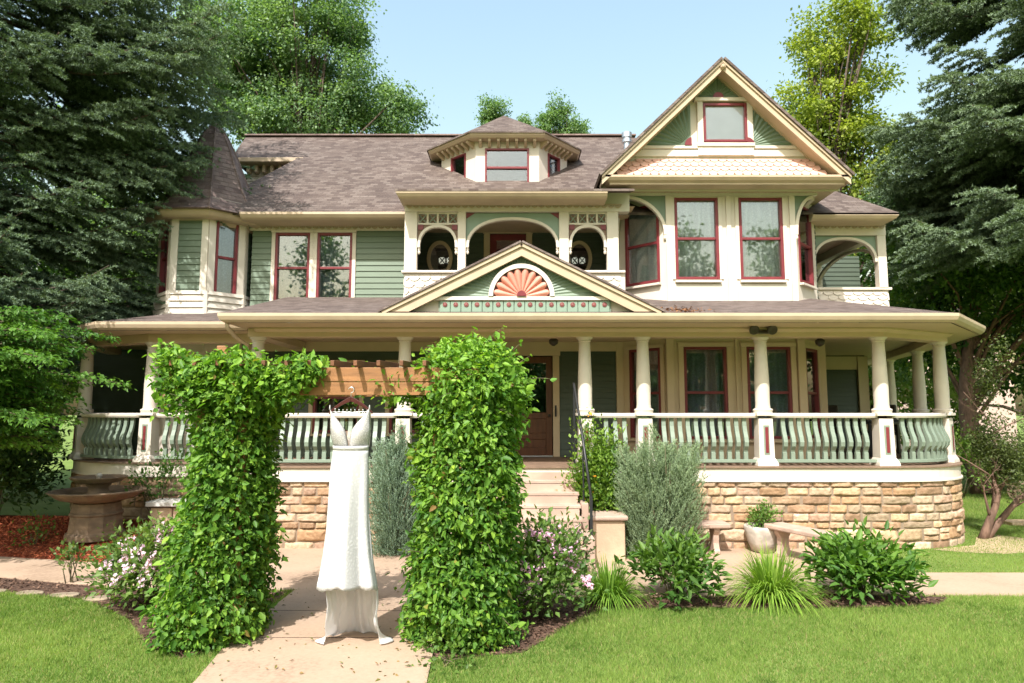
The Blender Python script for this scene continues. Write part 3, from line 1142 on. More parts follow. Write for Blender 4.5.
# ---- wing at the right behind the porch, two floors, with its open upstairs porch
RW = 16.6
wg = MB()
wall(wg, (6.1, YD), (0, 1, 0), RW - YD, 1.28, 6.0, [], lap=.11)
wall(wg, (6.1, RW), X3, 8.62 - 6.1, 1.28, 6.0, [], lap=.11)
wall(wg, (5.5, YD), X3, .6, 3.4, 6.05, [], lap=.11)
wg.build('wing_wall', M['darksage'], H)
lw = MB()
wall(lw, (-9.6, 15.1), X3, 3.0, 1.28, 3.7, [], lap=.11)
lw.build('added_end_wall', M['darksage'], H)  # dark wall added where shadow and trees fill the view behind the porch
tr = MB()
tr.box(8.42, 8.66, RW - .08, RW + .12, 1.287, 3.5)
tr.box(6.12, 8.42, RW - .05, RW - .02, 3.18, 3.5)
tr.build('wing_trim', M['porchcream'], H)

# ---- second floor left: main wall, windows
zc0, zc1 = ZZ(303.5, YD), ZZ(231, YD)
U0, U1 = -5.22, -1.9
w2 = [(XX(275, 268, YD), XX(309.5, 268, YD)), (XX(317, 268, YD), XX(352, 268, YD))]
zt2, zb2 = ZZ(233, YD), ZZ(303, YD)
ul = MB()
wall(ul, (U0, YD), X3, U1 - U0, 3.9, zc1 + .3, [(a - U0, b - U0, zb2, zt2) for a, b in w2], lap=.118)
ul.build('upper_wall', M['sage'], H)
for a, b in w2:
    window((a, YD, zb2), X3, b - a, zt2 - zb2, H, casing=.075, curtain='upper')
fr_ = MB()
fr_.box(U0 - .05, U1, YD - .03, YD - .02, ZZ(231, YD) , ZZ(224, YD) + .1)
frieze_main = fr_.build('frieze', M['cream'], H)
cb = MB()
cb.box(U0 - .05, U1, YD - .045, YD - .02, zb2 - .17, zb2 - .07)
cb.build('water_table', M['cream'], H)


def scallops(mb, a, b, z, n, dx=0.13, R=.056):
    """row of small half-round drops along a line from a to b (plan), face normal n"""
    a, b, n = Vector((a[0], a[1], 0)), Vector((b[0], b[1], 0)), Vector((n[0], n[1], 0))
    L = (b - a).length
    t = (b - a).normalized()
    k = max(1, int(L / dx))
    for i in range(k):
        c = a + t * (L * (i + .5) / k) + Zv * z
        m_ = 7
        for r0, r1, dpt in ((R * .62, R, .03), (0, R * .33, .035)):
            vs = []
            for j in range(m_):
                an = math.pi + math.pi * j / (m_ - 1)
                e = t * math.cos(an) + Zv * math.sin(an)
                for rr, dd in ((r0, .004), (r1, .004), (r1, dpt), (r0, dpt)):
                    vs.append(c + e * rr + n * dd)
            fs = []
            for j in range(m_ - 1):
                for q in range(4):
                    q2 = (q + 1) % 4
                    fs.append((4 * j + q, 4 * j + q2, 4 * j + 4 + q2, 4 * j + 4 + q))
            mb.add(vs, fs)
    mb.obox(a + Zv * (z + .002) + n * .004, b - a, n * .034, Zv * .014)
    return mb


sc_ = MB()
scallops(sc_, (U0 + .02, YD - .03), (U1, YD - .03), ZZ(227, YD), (0, -1))
sc_.build('frieze_scallops', M['beige'], frieze_main)

# ---- turret
TC = Vector((-6.17, 13.62, 0))
ts = 0.70
TR = ts / (2 * math.sin(math.pi / 8))
tv = [TC + Vector((TR * math.cos(math.radians(a)), TR * math.sin(math.radians(a)), 0)) for a in [247.5 - 45 * k for k in range(8)]]
# tv[0]: front-left corner, going clockwise seen from above ... order left-to-right seen from outside is increasing angle
ring = [TC + Vector((TR * math.cos(math.radians(a)), TR * math.sin(math.radians(a)), 0)) for a in [157.5, 202.5, 247.5, 292.5, 337.5, 382.5]]
tz0, tz1 = ZZ(304, 12.9), ZZ(208, 12.9)
zsk = ZZ(292, 12.9)
faces = [('dark window', ring[0], ring[1]), ('win', ring[1], ring[2]), ('siding', ring[2], ring[3]), ('win', ring[3], ring[4]), ('siding', ring[4], ring[5])]
tw = MB(); ts2 = MB(); tt = MB()
zwt, zwb = ZZ(218, 12.9), ZZ(297, 12.9) + .03
for nm, a, b in faces:
    r = (b - a).normalized(); L = (b - a).length
    n = r.cross(Zv)
    if nm == 'siding':
        tw = MB()
        wall(tw, a, r, L, zsk, tz1 + .15, [], lap=.118)
        tw.build('turret_siding', M['sage'], H)
    else:
        wall(tt, a, r, L, zsk, tz1 + .15, [(.14, L - .14, zwb, zwt)])
        window(Vector((a.x, a.y, zwb)) + r * .14, r, L - .28, zwt - zwb, H, casing=.0, sill=False, redw=.045, curtain='turret')
    wall(ts2, a + n * .03, r, L, 3.7, zsk, [], lap=.125, prof=.03)
    for p in (a, b):
        s_ = 1 if p is a else -1
        tt.obox(p + Zv * zsk - n * .02, r * s_ * .125, n * .045, Zv * (tz1 + .15 - zsk))
    # first floor behind the left porch
    wall(tt, a, r, L, 1.28, 3.6, [(.2, L - .2, 1.9, 3.15)] if nm != 'siding' else [])
    tt.obox(a + Zv * (tz1 - .03) + n * .027, r * L, n * .02, Zv * .2)
for p in ring:
    ts2.lathe([(.06, 3.7), (.06, zsk)], (p.x, p.y, 0), 8)
ts2.build('turret_skirt', M['cream'], H)
tto = tt.build('turret_trim', M['cream'], H)
sc_ = MB()
for nm, a, b in faces:
    n = (b - a).normalized().cross(Zv)
    scallops(sc_, a + n * .047, b + n * .047, tz1 + .07, n)
sc_.build('frieze_scallops', M['beige'], tto)
# bell-cast turret roof
ze = ZZ(208, 12.45)
prof = [(1.33, 0), (1.16, .09), (.95, .32), (.77, .66), (.60, 1.07), (.43, 1.50), (.25, 1.87), (.10, 2.08), (.03, 2.14)]
rv, rfs = [], []
for (r, z) in prof:
    for k in range(8):
        a = math.radians(22.5 + 45 * k)
        rv.append(TC + Vector((r * math.cos(a), r * math.sin(a), ze + z)))
for i in range(len(prof) - 1):
    for k in range(8):
        k2 = (k + 1) % 8
        rfs.append((8 * i + k, 8 * i + k2, 8 * i + 8 + k2, 8 * i + 8 + k))
rfs.append(tuple(range(7, -1, -1)))
rfs.append(tuple(range(8 * len(prof) - 8, 8 * len(prof))))
tro = MB().add(rv, rfs).build('turret_roof', M['turretshingle'], H)
hr = MB()
for k in range(8):
    hr.tube([Vector(rv[8 * i + k]) for i in range(len(prof))], .022, 5)
hr.build('hip_ridge', M['turretshingle'], tro)
oct_ = [TC + Vector((1.2 * math.cos(math.radians(a)), 1.2 * math.sin(math.radians(a)), 0)) for a in [157.5, 202.5, 247.5, 292.5, 337.5, 360]]
cn = MB()
corn = lambda z, w=.5: [(0.02, z + .0), (0.02, z - .045), (-.02, z - .1), (-.07, z - .13), (-w, z - .13), (-w, z)]
sweep(cn, [(p.x, p.y) for p in oct_], corn(ze - .003, .42))
sweep(cn, [(p.x, p.y) for p in oct_], [(-.24, ze - .133), (-.28, ze - .2), (-.42, ze - .2), (-.42, ze - .133)])
cn.build('turret_cornice', M['beige'], H)

# ---- main roof with the high gablet at its left end
EY, EZ = 12.8, ZZ(212, 12.8)
RY, RZ = 17.0, ZZ(136.5, 17.0)
sl0 = (RZ - EZ) / (RY - EY)


def on_roof(px, py):
    """where the line of sight through a pixel meets the front plane of the main roof"""
    lo, hi = EY, 20
    for _ in range(60):
        mid = (lo + hi) / 2
        if ZZ(py, mid) > EZ + sl0 * (mid - EY):
            lo = mid
        else:
            hi = mid
    return at(px, py, lo)


hA = on_roof(247, 185); hB = on_roof(298, 158); hC = on_roof(232, 157); hD = on_roof(246, 136.6)
hip0 = hA + (hA - hB) * ((hA.z - EZ) / (hB.z - hA.z))
mr = MB()
tk = Vector((0, 0, -.06))
front = [(hip0.x, EY, EZ), (3.0, EY, EZ), (3.0, RY, RZ), (hD.x, RY, RZ), tuple(hC), tuple(hB)]
mr.prism(front, tk)
mr.prism([(hip0.x, EY, EZ), tuple(hB), (hB.x, 20, hB.z), (hip0.x, 20.5, EZ)], tk)   # side below the gablet
mr.prism([(3.0, EY + .1, EZ + .07), (7.0, RY - 1.6, RZ - 1.25), (3.0, RY, RZ - .01)], tk)
mr.prism([(hD.x, RY + .02, RZ), (3.0, RY + .02, RZ), (3.0, 21.2, EZ), (hC.x, 21.2, EZ)], tk)
mr.prism([tuple(hC), (hD.x, RY, RZ - .01), (hC.x, 2 * RY - hC.y, hC.z)], tk)
mro = mr.build('main_roof', M['shingle'], H)
rc = MB()
rc.bar((hD.x, RY, RZ + .01), (3.2, RY, RZ + .01), .22, .035)
rc.build('ridge_cap', M['turretshingle'], mro)
gb = MB()
gy = hC.y + .32
gb.add([(hC.x + .25, gy, EZ), (hB.x + .6, gy, EZ), (hB.x + .6, gy, hB.z), (hC.x + .25, gy, hB.z)], [(0, 1, 2, 3)])
gb.add([(hC.x + .25, gy + 3, EZ), (hC.x + .25, gy, EZ), (hC.x + .25, gy, hB.z), (hC.x + .25, gy + 3, hB.z)], [(0, 1, 2, 3)])
wall(gb, (hC.x + .25, gy - .01), X3, 1.6, EZ, hC.z - .25, [], lap=.12)
gb.build('gablet_wall', M['cream'], H)
gb = MB()
gb.box(hC.x - .02, hB.x + .12, hC.y - .06, hC.y - .015, hC.z - .13, hC.z - .03)
gb.box(hC.x + .0, hB.x + .3, hC.y - .014, gy, hC.z - .135, hC.z - .1)
for i in range(9):
    x = hC.x + .3 + i * .19
    gb.box(x, x + .07, gy - .2, gy - .012, hC.z - .32, hC.z - .137)
gb.build('gablet_cornice', M['beige'], H, bevel=.006)
cn = MB()
sweep(cn, [(-5.25, EY), (-1.9, EY)], corn(EZ + .0, .62))
sweep(cn, [(-5.22, YD - .02), (-1.9, YD - .02)], [(.0, ZZ(224, YD)+.02), (.12, EZ - .133), (.0, EZ - .133)])
cn.build('main_cornice', M['beige'], H)

# ---- vent pipe on the roof
vp = on_roof(627, 165)
pp = MB().lathe([(.075, 0), (.075, .62), (.11, .63), (.11, .70), (.085, .71), (.085, .74), (.115, .75), (.115, .86), (.02, .9)], (at(627, 150, vp.y).x, vp.y, vp.z - .1), 18)
tag(pp.build('vent_pipe', M['galv'], None, smooth=False, origin=(at(627, 150, vp.y).x, vp.y, vp.z)), 'round galvanised metal vent pipe rising from the shingle roof beside the big gable', 'vent pipe')

# ---- upstairs balcony in the middle
BY = 12.5
bz_top = ZZ(213, BY)
bx = [XX(405, 240, BY), XX(417.5, 240, BY), XX(458, 240, BY), XX(466, 240, BY), XX(559, 240, BY), XX(568.5, 240, BY), XX(606.5, 240, BY), XX(618, 240, BY)]
zcap = ZZ(271.5, BY)
back = 14.3
bw = MB()
wall(bw, (bx[0] - .02, YD - .05), (0, 1, 0), .9, 4.0, 6.0, [], lap=.118)
bw2 = MB()
dz1 = ZZ(234, back)
wall(bw2, (-2.1, back), X3, 4.6, 4.0, 6.05, [(XX(490, 250, back) + 2.1, XX(526, 250, back) + 2.1, 4.27, dz1)], lap=.118)
bw.build('balcony_side_wall', M['sage'], H)
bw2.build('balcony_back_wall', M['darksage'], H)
ddx0, ddx1 = XX(490, 250, back), XX(526, 250, back)
dd = MB()
dd.box(ddx0, ddx1, back + .03, back + .07, 4.27, dz1)
bdo = dd.build('balcony_door', M['red'], H)
dd = MB()
dd.box(ddx0 - .13, ddx0 - .003, back - .04, back + .03, 4.27, dz1 + .003)
dd.box(ddx1 + .003, ddx1 + .13, back - .04, back + .03, 4.27, dz1 + .003)
dd.box(ddx0 - .15, ddx1 + .15, back - .045, back + .03, dz1 + .005, dz1 + .1)
dd.build('door_casing', M['porchcream'], bdo)
MB().box(ddx0 + .14, ddx1 - .14, back + .02, back + .028, 4.9, dz1 - .14).build('door_pane', M['glass'], bdo)
# band under the balcony ceiling
bb = MB()
bb.box(-2.0, 2.2, back - .03, back - .005, ZZ(232, back), 6.0)
bb.add([(-2.0, 12.4, 5.98), (2.3, 12.4, 5.98), (2.3, back, 5.98), (-2.0, back, 5.98)], [(0, 1, 2, 3)])
bb.build('balcony_ceiling', M['porchcream'], H)
bfl = MB().box(-2.0, 2.2, 12.45, back, 4.2, 4.26)
bfl.build('balcony_floor', M['deckbrown'], H)
# oval windows on the back wall
for (cx_, cy_) in ((440, 259), (579, 259)):
    c = at(cx_, cy_, back)
    rx, rz = .2, .31
    ov = MB()
    k = 28
    vs, fs = [], []
    for i in range(k):
        a = 2 * math.pi * i / k
        e = Vector((math.cos(a), 0, math.sin(a)))
        for s_, d in ((1, 0.0), (1.0, .05), (1.3, .05), (1.3, 0)):
            vs.append(Vector((c.x + e.x * (rx + (s_ - 1) * .25), back - .02 - d, c.z + e.z * (rz + (s_ - 1) * .25))))
    for i in range(k):
        i2 = (i + 1) % k
        for q in range(4):
            q2 = (q + 1) % 4
            fs.append((4 * i + q, 4 * i2 + q, 4 * i2 + q2, 4 * i + q2))
    oo = ov.add(vs, fs).build('oval_window', M['porchcream'], H)
    pn = MB()
    ell = [Vector((c.x + rx * math.cos(2 * math.pi * i / k), back - .035, c.z + rz * math.sin(2 * math.pi * i / k))) for i in range(k)]
    pn.prism(ell, (0, .004, 0))
    pn.build('pane', M['glass'], oo)
    pn = MB()
    pn.prism([p + Vector((0, .012, 0)) for p in ell], (0, .004, 0))
    pn.build('dark_backing', M['dark'], oo)
# posts
po = []
for i in range(4):
    p = MB().box(bx[2 * i] , bx[2 * i + 1], BY - .08, BY + .08, zcap, bz_top + .04)
    po.append(p.build('balcony_post', M['cream'], H, bevel=.008))


def half_arch(cx, hw, zsp, rise, Y, dp=.09, w=.05, k=20, drop=.07, sq=2.3):
    """arched strip across an opening, springing from small drops on the posts"""
    mb = MB()
    vs, fs = [], []
    pts = []
    for i in range(k + 1):
        a = math.pi * i / k
        ca, sa = math.cos(a), math.sin(a)
        pts.append((cx - hw * math.copysign(abs(ca) ** (2 / sq), ca), zsp + rise * abs(sa) ** (2 / sq)))
    for i, (x, z) in enumerate(pts):
        x0, z0 = pts[max(i - 1, 0)]; x1, z1 = pts[min(i + 1, k)]
        t = Vector((x1 - x0, z1 - z0)).normalized()
        nn = Vector((-t.y, t.x))
        for a, d in ((0, 0), (0, dp), (w, dp), (w, 0)):
            vs.append((x - nn.x * a, Y - d, z - nn.y * a))
    for i in range(k):
        for q in range(4):
            q2 = (q + 1) % 4
            fs.append((4 * i + q, 4 * i + q2, 4 * i + 4 + q2, 4 * i + 4 + q))
    fs += [(3, 2, 1, 0), tuple(4 * k + j for j in range(4))]
    mb.add(vs, fs)
    return mb, pts


def spandrel(pts, ztop, Y, dp=.03, lift=.0):
    mb = MB()
    for (x0, z0), (x1, z1) in zip(pts, pts[1:]):
        if ztop - max(z0, z1) < .004 or abs(x1 - x0) < 1e-5:
            continue
        mb.prism([(x0, Y, z0 + lift), (x1, Y, z1 + lift), (x1, Y, ztop), (x0, Y, ztop)], (0, -dp, 0))
    return mb


arches = [(bx[1], bx[2], True), (bx[3], bx[4], False), (bx[5], bx[6], True)]
for x0, x1, lat in arches:
    cx_ = (x0 + x1) / 2
    hw = (x1 - x0) / 2 - .002
    zsp = ZZ(248, BY)
    ztop = ZZ(225.5, BY) if lat else ZZ(218, BY)
    ab, pts = half_arch(cx_, hw, zsp, ztop - zsp, BY + .03)
    for sx in (-1, 1):
        ab.lathe([(.018, 0), (.03, .03), (.018, .06), (.03, .09), (.02, .12)], (cx_ + sx * (hw - .03), BY - .015, zsp - .12), 10)
    ao = ab.build('balcony_arch', M['cream'], H)
    if lat:
        z0, z1 = ZZ(223.5, BY), ZZ(214.5, BY)
        spandrel(pts, z0 - .01, BY + .01).build('arch_spandrel', M['deckbrown'], ao)
        for sx in (-1, 1):
            xx = cx_ + sx * (hw - .06)
            MB().box(xx - .05, xx + .05, BY - .04, BY - .021, z0 - .13, z0 - .03).build('spandrel_corner', M['red'], ao)
        lt = MB()
        lt.box(x0 + .002, x1 - .002, BY - .04, BY + .04, z1, z1 + .035)
        lt.box(x0 + .002, x1 - .002, BY - .04, BY + .04, z0 - .035, z0)
        nq = 4
        for i in range(nq + 1):
            xx = x0 + (x1 - x0) * i / nq
            lt.box(max(x0 + .002, xx - .018), min(x1 - .002, xx + .018), BY - .038, BY + .038, z0, z1)
        lo_ = lt.build('lattice_frame', M['cream'], H)
        lx = MB()
        for i in range(nq):
            a = x0 + (x1 - x0) * i / nq + .02; b = x0 + (x1 - x0) * (i + 1) / nq - .02
            lx.bar((a, BY - .005, z0), (b, BY - .005, z1), .02, .018, (0, 1, 0))
            lx.bar((a, BY + .012, z1), (b, BY + .012, z0), .02, .018, (0, 1, 0))
        lx.build('lattice_crosses', M['railgreen'], lo_)
    else:
        spandrel(pts, bz_top - .01, BY + .01).build('arch_spandrel', M['palegreen'], ao)
        for sx in (-1, 1):
            xx = cx_ + sx * (hw - .06)
            MB().prism([(xx + sx * .058, BY - .022, bz_top - .012), (xx - sx * .1, BY - .022, bz_top - .012), (xx + sx * .058, BY - .022, bz_top - .12)], (0, -.01, 0)).build('spandrel_corner', M['red'], ao)
# frieze above, skirt below
bf = MB()
sweep(bf, [(bx[0], 13.4), (bx[0], BY - .1), (2.2, BY - .1)], rect(-.2, 0, bz_top, ZZ(199, BY) + .1))
bfo = bf.build('balcony_frieze', M['cream'], H)
sc_ = MB()
scallops(sc_, (bx[0] + .02, BY - .1), (2.05, BY - .1), ZZ(207, BY), (0, -1))
sc_.build('frieze_scallops', M['beige'], bfo)
cn = MB()
sweep(cn, [(-2.07, 13.45), (-2.07, 11.9), (1.72, 11.9)], corn(ZZ(190.5, 11.9), .6))
cn.build('balcony_cornice', M['beige'], H)
br_ = MB()
zbe = ZZ(190.3, 11.9)
br_.prism([(-2.1, 11.87, zbe + .02), (2.2, 11.87, zbe + .02), (2.2, 14.2, zbe + .62), (-2.1, 14.2, zbe + .62)], (0, 0, -.04))
br_.build('balcony_roof', M['shingle'], H)
sk = MB()


def scale_rows(mb, a, b, z0, z1, rows, w, n, flare=0.0, rnd=True, hfun=None):
    """rows of round-butted shingles on a vertical face from a to b"""
    a, b = Vector((a[0], a[1], 0)), Vector((b[0], b[1], 0))
    t = (b - a).normalized(); L = (b - a).length
    n = Vector(n)
    rh = (z1 - z0) / rows
    for i in range(rows):
        zb_ = z0 + rh * i
        k = int(L / w) + 1
        off = (w / 2 if i % 2 else 0) - w / 2
        d0 = flare * (1 - i / rows)
        d1 = flare * (1 - (i + 1.25) / rows)
        for j in range(k + 1):
            u0 = off + j * w
            u1 = u0 + w * .965
            if u1 < 0.02 or u0 > L - .02:
                continue
            u0c, u1c = max(u0, 0), min(u1, L)
            if hfun and not (hfun(u0c, zb_ + rh * .5) and hfun(u1c, zb_ + rh * .5)):
                continue
            ztop_ = min(zb_ + rh * 1.25, z1)
            jt = random.uniform(-.004, .004)
            pts = []
            if rnd:
                for q in range(7):
                    s_ = q / 6
                    uu = u0 + (u1 - u0) * s_
                    if uu < u0c - 1e-6 or uu > u1c + 1e-6:
                        continue
                    pts.append((uu, zb_ + jt + rh * .48 * (1 - math.sqrt(max(0, 1 - (2 * s_ - 1) ** 2)))))
            if len(pts) < 2:
                pts = [(u0c, zb_ + jt), (u1c, zb_ + jt)]
            poly = [a + t * u + Zv * z + n * (.022 + d0 + (d1 - d0) * (z - zb_) / (rh * 1.25)) for u, z in pts]
            poly += [a + t * pts[-1][0] + Zv * ztop_ + n * (.002 + d1), a + t * pts[0][0] + Zv * ztop_ + n * (.002 + d1)]
            mb.prism(poly, n * -.012)
    return mb


sk0 = MB()
sk0.box(bx[0] + .005, 2.1, BY - .06, BY + .06, 4.0, zcap - .002)
sko = sk0.build('balcony_parapet', M['cream'], H)
scale_rows(sk, (bx[0], BY - .062), (2.05, BY - .062), 4.05, zcap - .06, 5, .2, (0, -1, 0), rnd=True).build('parapet_shingles', M['cream'], sko)
MB().box(bx[0] - .04, 2.1, BY - .12, BY + .1, zcap - .045, zcap).build('parapet_cap', M['cream'], sko, bevel=.008)

# ---- dormer
DY = 14.2
dx0, dx1 = XX(476, 160, DY), XX(539, 160, DY)
dl, dr = (XX(441.5, 170, 15.0), 15.0), (XX(567, 170, 15.0), 15.0)
dzb = 6.7
dzt = ZZ(139, DY)
dwin = (XX(485, 165, DY), XX(529, 165, DY), ZZ(186.5, DY), ZZ(148.5, DY))
dm = MB()
wall(dm, (dx0, DY), X3, dx1 - dx0, dzb, dzt, [(dwin[0] - dx0, dwin[1] - dx0, dwin[2], dwin[3])])
sides = []
for a, b in (((dl[0], dl[1]), (dx0, DY)), ((dx1, DY), (dr[0], dr[1]))):
    a, b = Vector((*a, 0)), Vector((*b, 0))
    r = (b - a).normalized(); L = (b - a).length
    h = (L * .30, L * .72, ZZ(181, 14.55), ZZ(155, 14.55))
    wall(dm, a, r, L, dzb, dzt, [h])
    sides.append((a, r, L, h))
wall(dm, (dl[0], 17), (0, -1, 0), 2.0, dzb, dzt)
wall(dm, (dr[0], 15), (0, 1, 0), 2.0, dzb, dzt)
dmo = dm.build('dormer_wall', M['cream'], H)
window((dwin[0], DY, dwin[2]), X3, dwin[1] - dwin[0], dwin[3] - dwin[2], H, casing=0, sill=False, redw=.04)
for a, r, L, h in sides:
    window(a + r * h[0] + Zv * h[2], r, h[1] - h[0], h[3] - h[2], H, casing=0, sill=False, redw=.035, meet=0)
eo = .26
dpath = [(dl[0] - .28, 16.6), (dl[0] - .28, 14.92), (dx0 - .11, DY - eo), (dx1 + .11, DY - eo), (dr[0] + .28, 14.92), (dr[0] + .28, 16.6)]
dze = ZZ(132.5, DY - eo)
cn = MB()
sweep(cn, dpath, [(0.015, dze), (.015, dze - .05), (-.03, dze - .1), (-.32, dze - .1), (-.32, dze)])
dco = cn.build('dormer_cornice', M['beige'], H)
for (a, b, nn) in ((Vector((dx0, DY, 0)), Vector((dx1, DY, 0)), Vector((0, -1, 0))), (sides[0][0], Vector((dx0, DY, 0)), sides[0][1].cross(Zv)), (Vector((dx1, DY, 0)), Vector((*dr, 0)), sides[1][1].cross(Zv))):
    t = (b - a).normalized(); L = (b - a).length
    k = 7
    for i in range(k):
        c = a + t * (L * (i + .5) / k)
        bk = MB()
        bk.prism([c - t * .03 + Zv * (dze - .102) + nn * .001, c - t * .03 + Zv * (dze - .102) + nn * .2, c - t * .03 + Zv * (dze - .15) + nn * .19, c - t * .03 + Zv * (dze - .2) + nn * .08, c - t * .03 + Zv * (dze - .24) + nn * .001], t * .06)
        bk.build('bracket', M['beige'], dco)

ap = Vector((XX(504, 116, 15.4), 15.4, ZZ(115.5, 15.4)))
drf = MB()
ep = [Vector((x, y, dze + .012)) for x, y in dpath]
c0 = Vector((-.0, DY - eo, 0))
ep = [e + (e - Vector((ap.x, ap.y, e.z))).normalized() * .05 for e in ep]
bk_ = Vector((ap.x, 17.2, ap.z))
drf.prism([ep[2], ep[3], ap], (0, 0, -.03))
drf.prism([ep[1], ep[2], ap], (0, 0, -.03))
drf.prism([ep[3], ep[4], ap], (0, 0, -.03))
drf.prism([ep[0], ep[1], ap, bk_], (0, 0, -.03))
drf.prism([ep[4], ep[5], bk_, ap], (0, 0, -.03))
drf.build('dormer_roof', M['shingle'], H)

# ---- second-floor bay and big gable on the right
zg_soff = ZZ(187.5, 12.5)
BZ1 = ZZ(196, YB)
wz0, wz1 = ZZ(279.5, YB), ZZ(198, YB)
gw = [(XX(675, 240, YB), XX(718.5, 240, YB)), (XX(739.5, 240, YB), XX(783, 240, YB))]
bay_face((BX0, YB), (BX1, YB), 3.9, BZ1 + .2, [(a - BX0, b - BX0, wz0, wz1) for a, b in gw], 'upper_bay_wall', 'cream')
for a, b in gw:
    window((a, YB, wz0), X3, b - a, wz1 - wz0, H, casing=.0, sill=True, curtain='bay', redw=.05)
bay_face(BL, (BX0, YB), 3.9, BZ1 + .2, [(.2, .98, wz0 - .02, wz1 - .05)], 'upper_bay_wall', 'cream')
window(Vector((BL[0], BL[1], wz0 - .02)) + sl_.normalized() * .2, sl_, .78, wz1 - wz0 - .03, H, casing=0, curtain='bay')
bay_face((BX1, YB), BR, 3.9, BZ1 + .2, [(.15, .85, wz0 - .02, wz1 - .05)], 'upper_bay_wall', 'cream')
window(Vector((BX1, YB, wz0 - .02)) + sr_.normalized() * .15, sr_, .7, wz1 - wz0 - .03, H, casing=0, curtain='bay')
bt = MB()
xm = (gw[0][1] + gw[1][0]) / 2
for x0, x1 in ((BX0 - .01, BX0 + .10), (BX1 - .10, BX1 + .01), (xm - .045, xm + .045)):
    bt.box(x0, x1, YB - .03, YB - .001, 3.95, BZ1)
for a, b in gw:
    bt.box(a - .075, a - .003, YB - .024, YB - .001, wz0, wz1 + .01)
    bt.box(b + .003, b + .075, YB - .024, YB - .001, wz0, wz1 + .01)
    bt.box(a - .06, b + .06, YB - .02, YB - .001, 4.12, wz0 - .09)
bt.build('bay_trim', M['cream'], H, bevel=.006)
# square overhang above the slanted corners
GX0, GX1 = 2.06, 5.80
gf = MB()
sweep(gf, [(GX0, YD + .1), (GX0, YB - .04), (GX1, YB - .04), (GX1, YD + .3)], rect(-.16, 0, BZ1, zg_soff + .1))
gf.add([(GX0 + .1, YB - .02, BZ1 + .05), (GX1 - .1, YB - .02, BZ1 + .05), (GX1 - .1, YD, BZ1 + .05), (GX0 + .1, YD, BZ1 + .05)], [(3, 2, 1, 0)])
gfo = gf.build('gable_frieze', M['cream'], H)
sc_ = MB()
scallops(sc_, (GX0 + .02, YB - .04), (GX1 - .02, YB - .04), ZZ(191, YB), (0, -1), dx=.125)
sc_.build('frieze_scallops', M['beige'], gfo)


def corner_bracket(o, dirv, reach, drop, nn, green=True):
    """quarter-round bracket under an overhanging corner: from o (outer top) along dirv to the wall"""
    o, dirv, nn = Vector(o), Vector(dirv), Vector(nn)
    k = 12
    ring_o, ring_i = [], []
    for i in range(k + 1):
        a = math.pi / 2 * i / k
        for lst, s_ in ((ring_o, 0.0), (ring_i, .06)):
            lst.append(o + dirv * (.02 + (reach - .02 - s_) * math.sin(a)) - Zv * (s_ + (drop - s_) * (1 - math.cos(a))))
    mb = MB()
    for i in range(k):
        mb.prism([ring_o[i], ring_o[i + 1], ring_i[i + 1], ring_i[i]], nn * .085)
    e = ring_i[k]
    mb.lathe([(.02, 0), (.04, .03), (.04, .07), (.03, .1)], e + nn * .04 - Zv * .1 + dirv * .03, 10)
    bo = mb.build('corner_bracket', M['cream'], H)
    g = MB()
    for i in range(k):
        g.prism([ring_o[i] + nn * .03, ring_o[i + 1] + nn * .03, o + dirv * ((ring_o[i + 1] - o).dot(dirv)) + nn * .03 + Zv * -.004, o + dirv * ((ring_o[i] - o).dot(dirv)) + nn * .03 + Zv * -.004], nn * .025)
    g.build('bracket_panel', M['fangreen'], bo)
    # radiating battens on the green panel
    r_ = MB()
    far = o + dirv * reach - Zv * .0
    for i in range(2, k, 2):
        r_.bar(far - Zv * .01 - dirv * .02 + nn * .06, ring_o[i] + nn * .06, .012, .012, nn)
    r_.build('bracket_battens', M['railgreen'], bo)


zbk = BZ1
corner_bracket((GX0 + .06, YB - .035, zbk), (1, 0, 0), BX0 - GX0 - .05, ZZ(235, YB) * -1 + zbk, (0, 1, 0))
corner_bracket((GX1 - .06, YB - .035, zbk), (-1, 0, 0), GX1 - BX1 - .05, ZZ(235, YB) * -1 + zbk, (0, 1, 0))
corner_bracket((GX0 + .005, YB + .06, zbk), (0, 1, 0), YD - YB - .06, .62, (1, 0, 0))
corner_bracket((GX1 - .005, YB + .06, zbk), (0, 1, 0), YD - YB + .2, .72, (-1, 0, 0))
for x in (GX0 + .07, GX1 - .07):
    pass
# gable: wall, flared fish-scale band, sunbursts
GY = 12.38
gE = 12.0
gzE = ZZ(174, gE)
cn = MB()
g0, g1 = XX(605.5, 178, gE), XX(852, 178, gE)
sweep(cn, [(g0, 13.6), (g0, gE), (g1, gE), (g1, 14.2)], [(0.0, gzE - .01), (0, gzE - .05), (-.035, gzE - .10), (-.09, gzE - .135), (-.09, gzE - .165), (-.62, gzE - .165), (-.62, gzE - .01)])
sweep(cn, [(GX0, 13.5), (GX0, YB - .05), (GX1, YB - .05), (GX1, 13.7)], [(.0, zg_soff - .0), (.10, gzE - .168), (-.1, gzE - .168), (-.1, zg_soff)])
cn.build('gable_cornice', M['beige'], H)
apx = at(722.5, 60, gE)
mid = apx.x
gzb = ZZ(147.5, GY)
gm = MB()


def gable_in(z):
    """half width of the gable face at height z"""
    return (apx.z - z) / (apx.z - gzE) * (g1 - g0) / 2


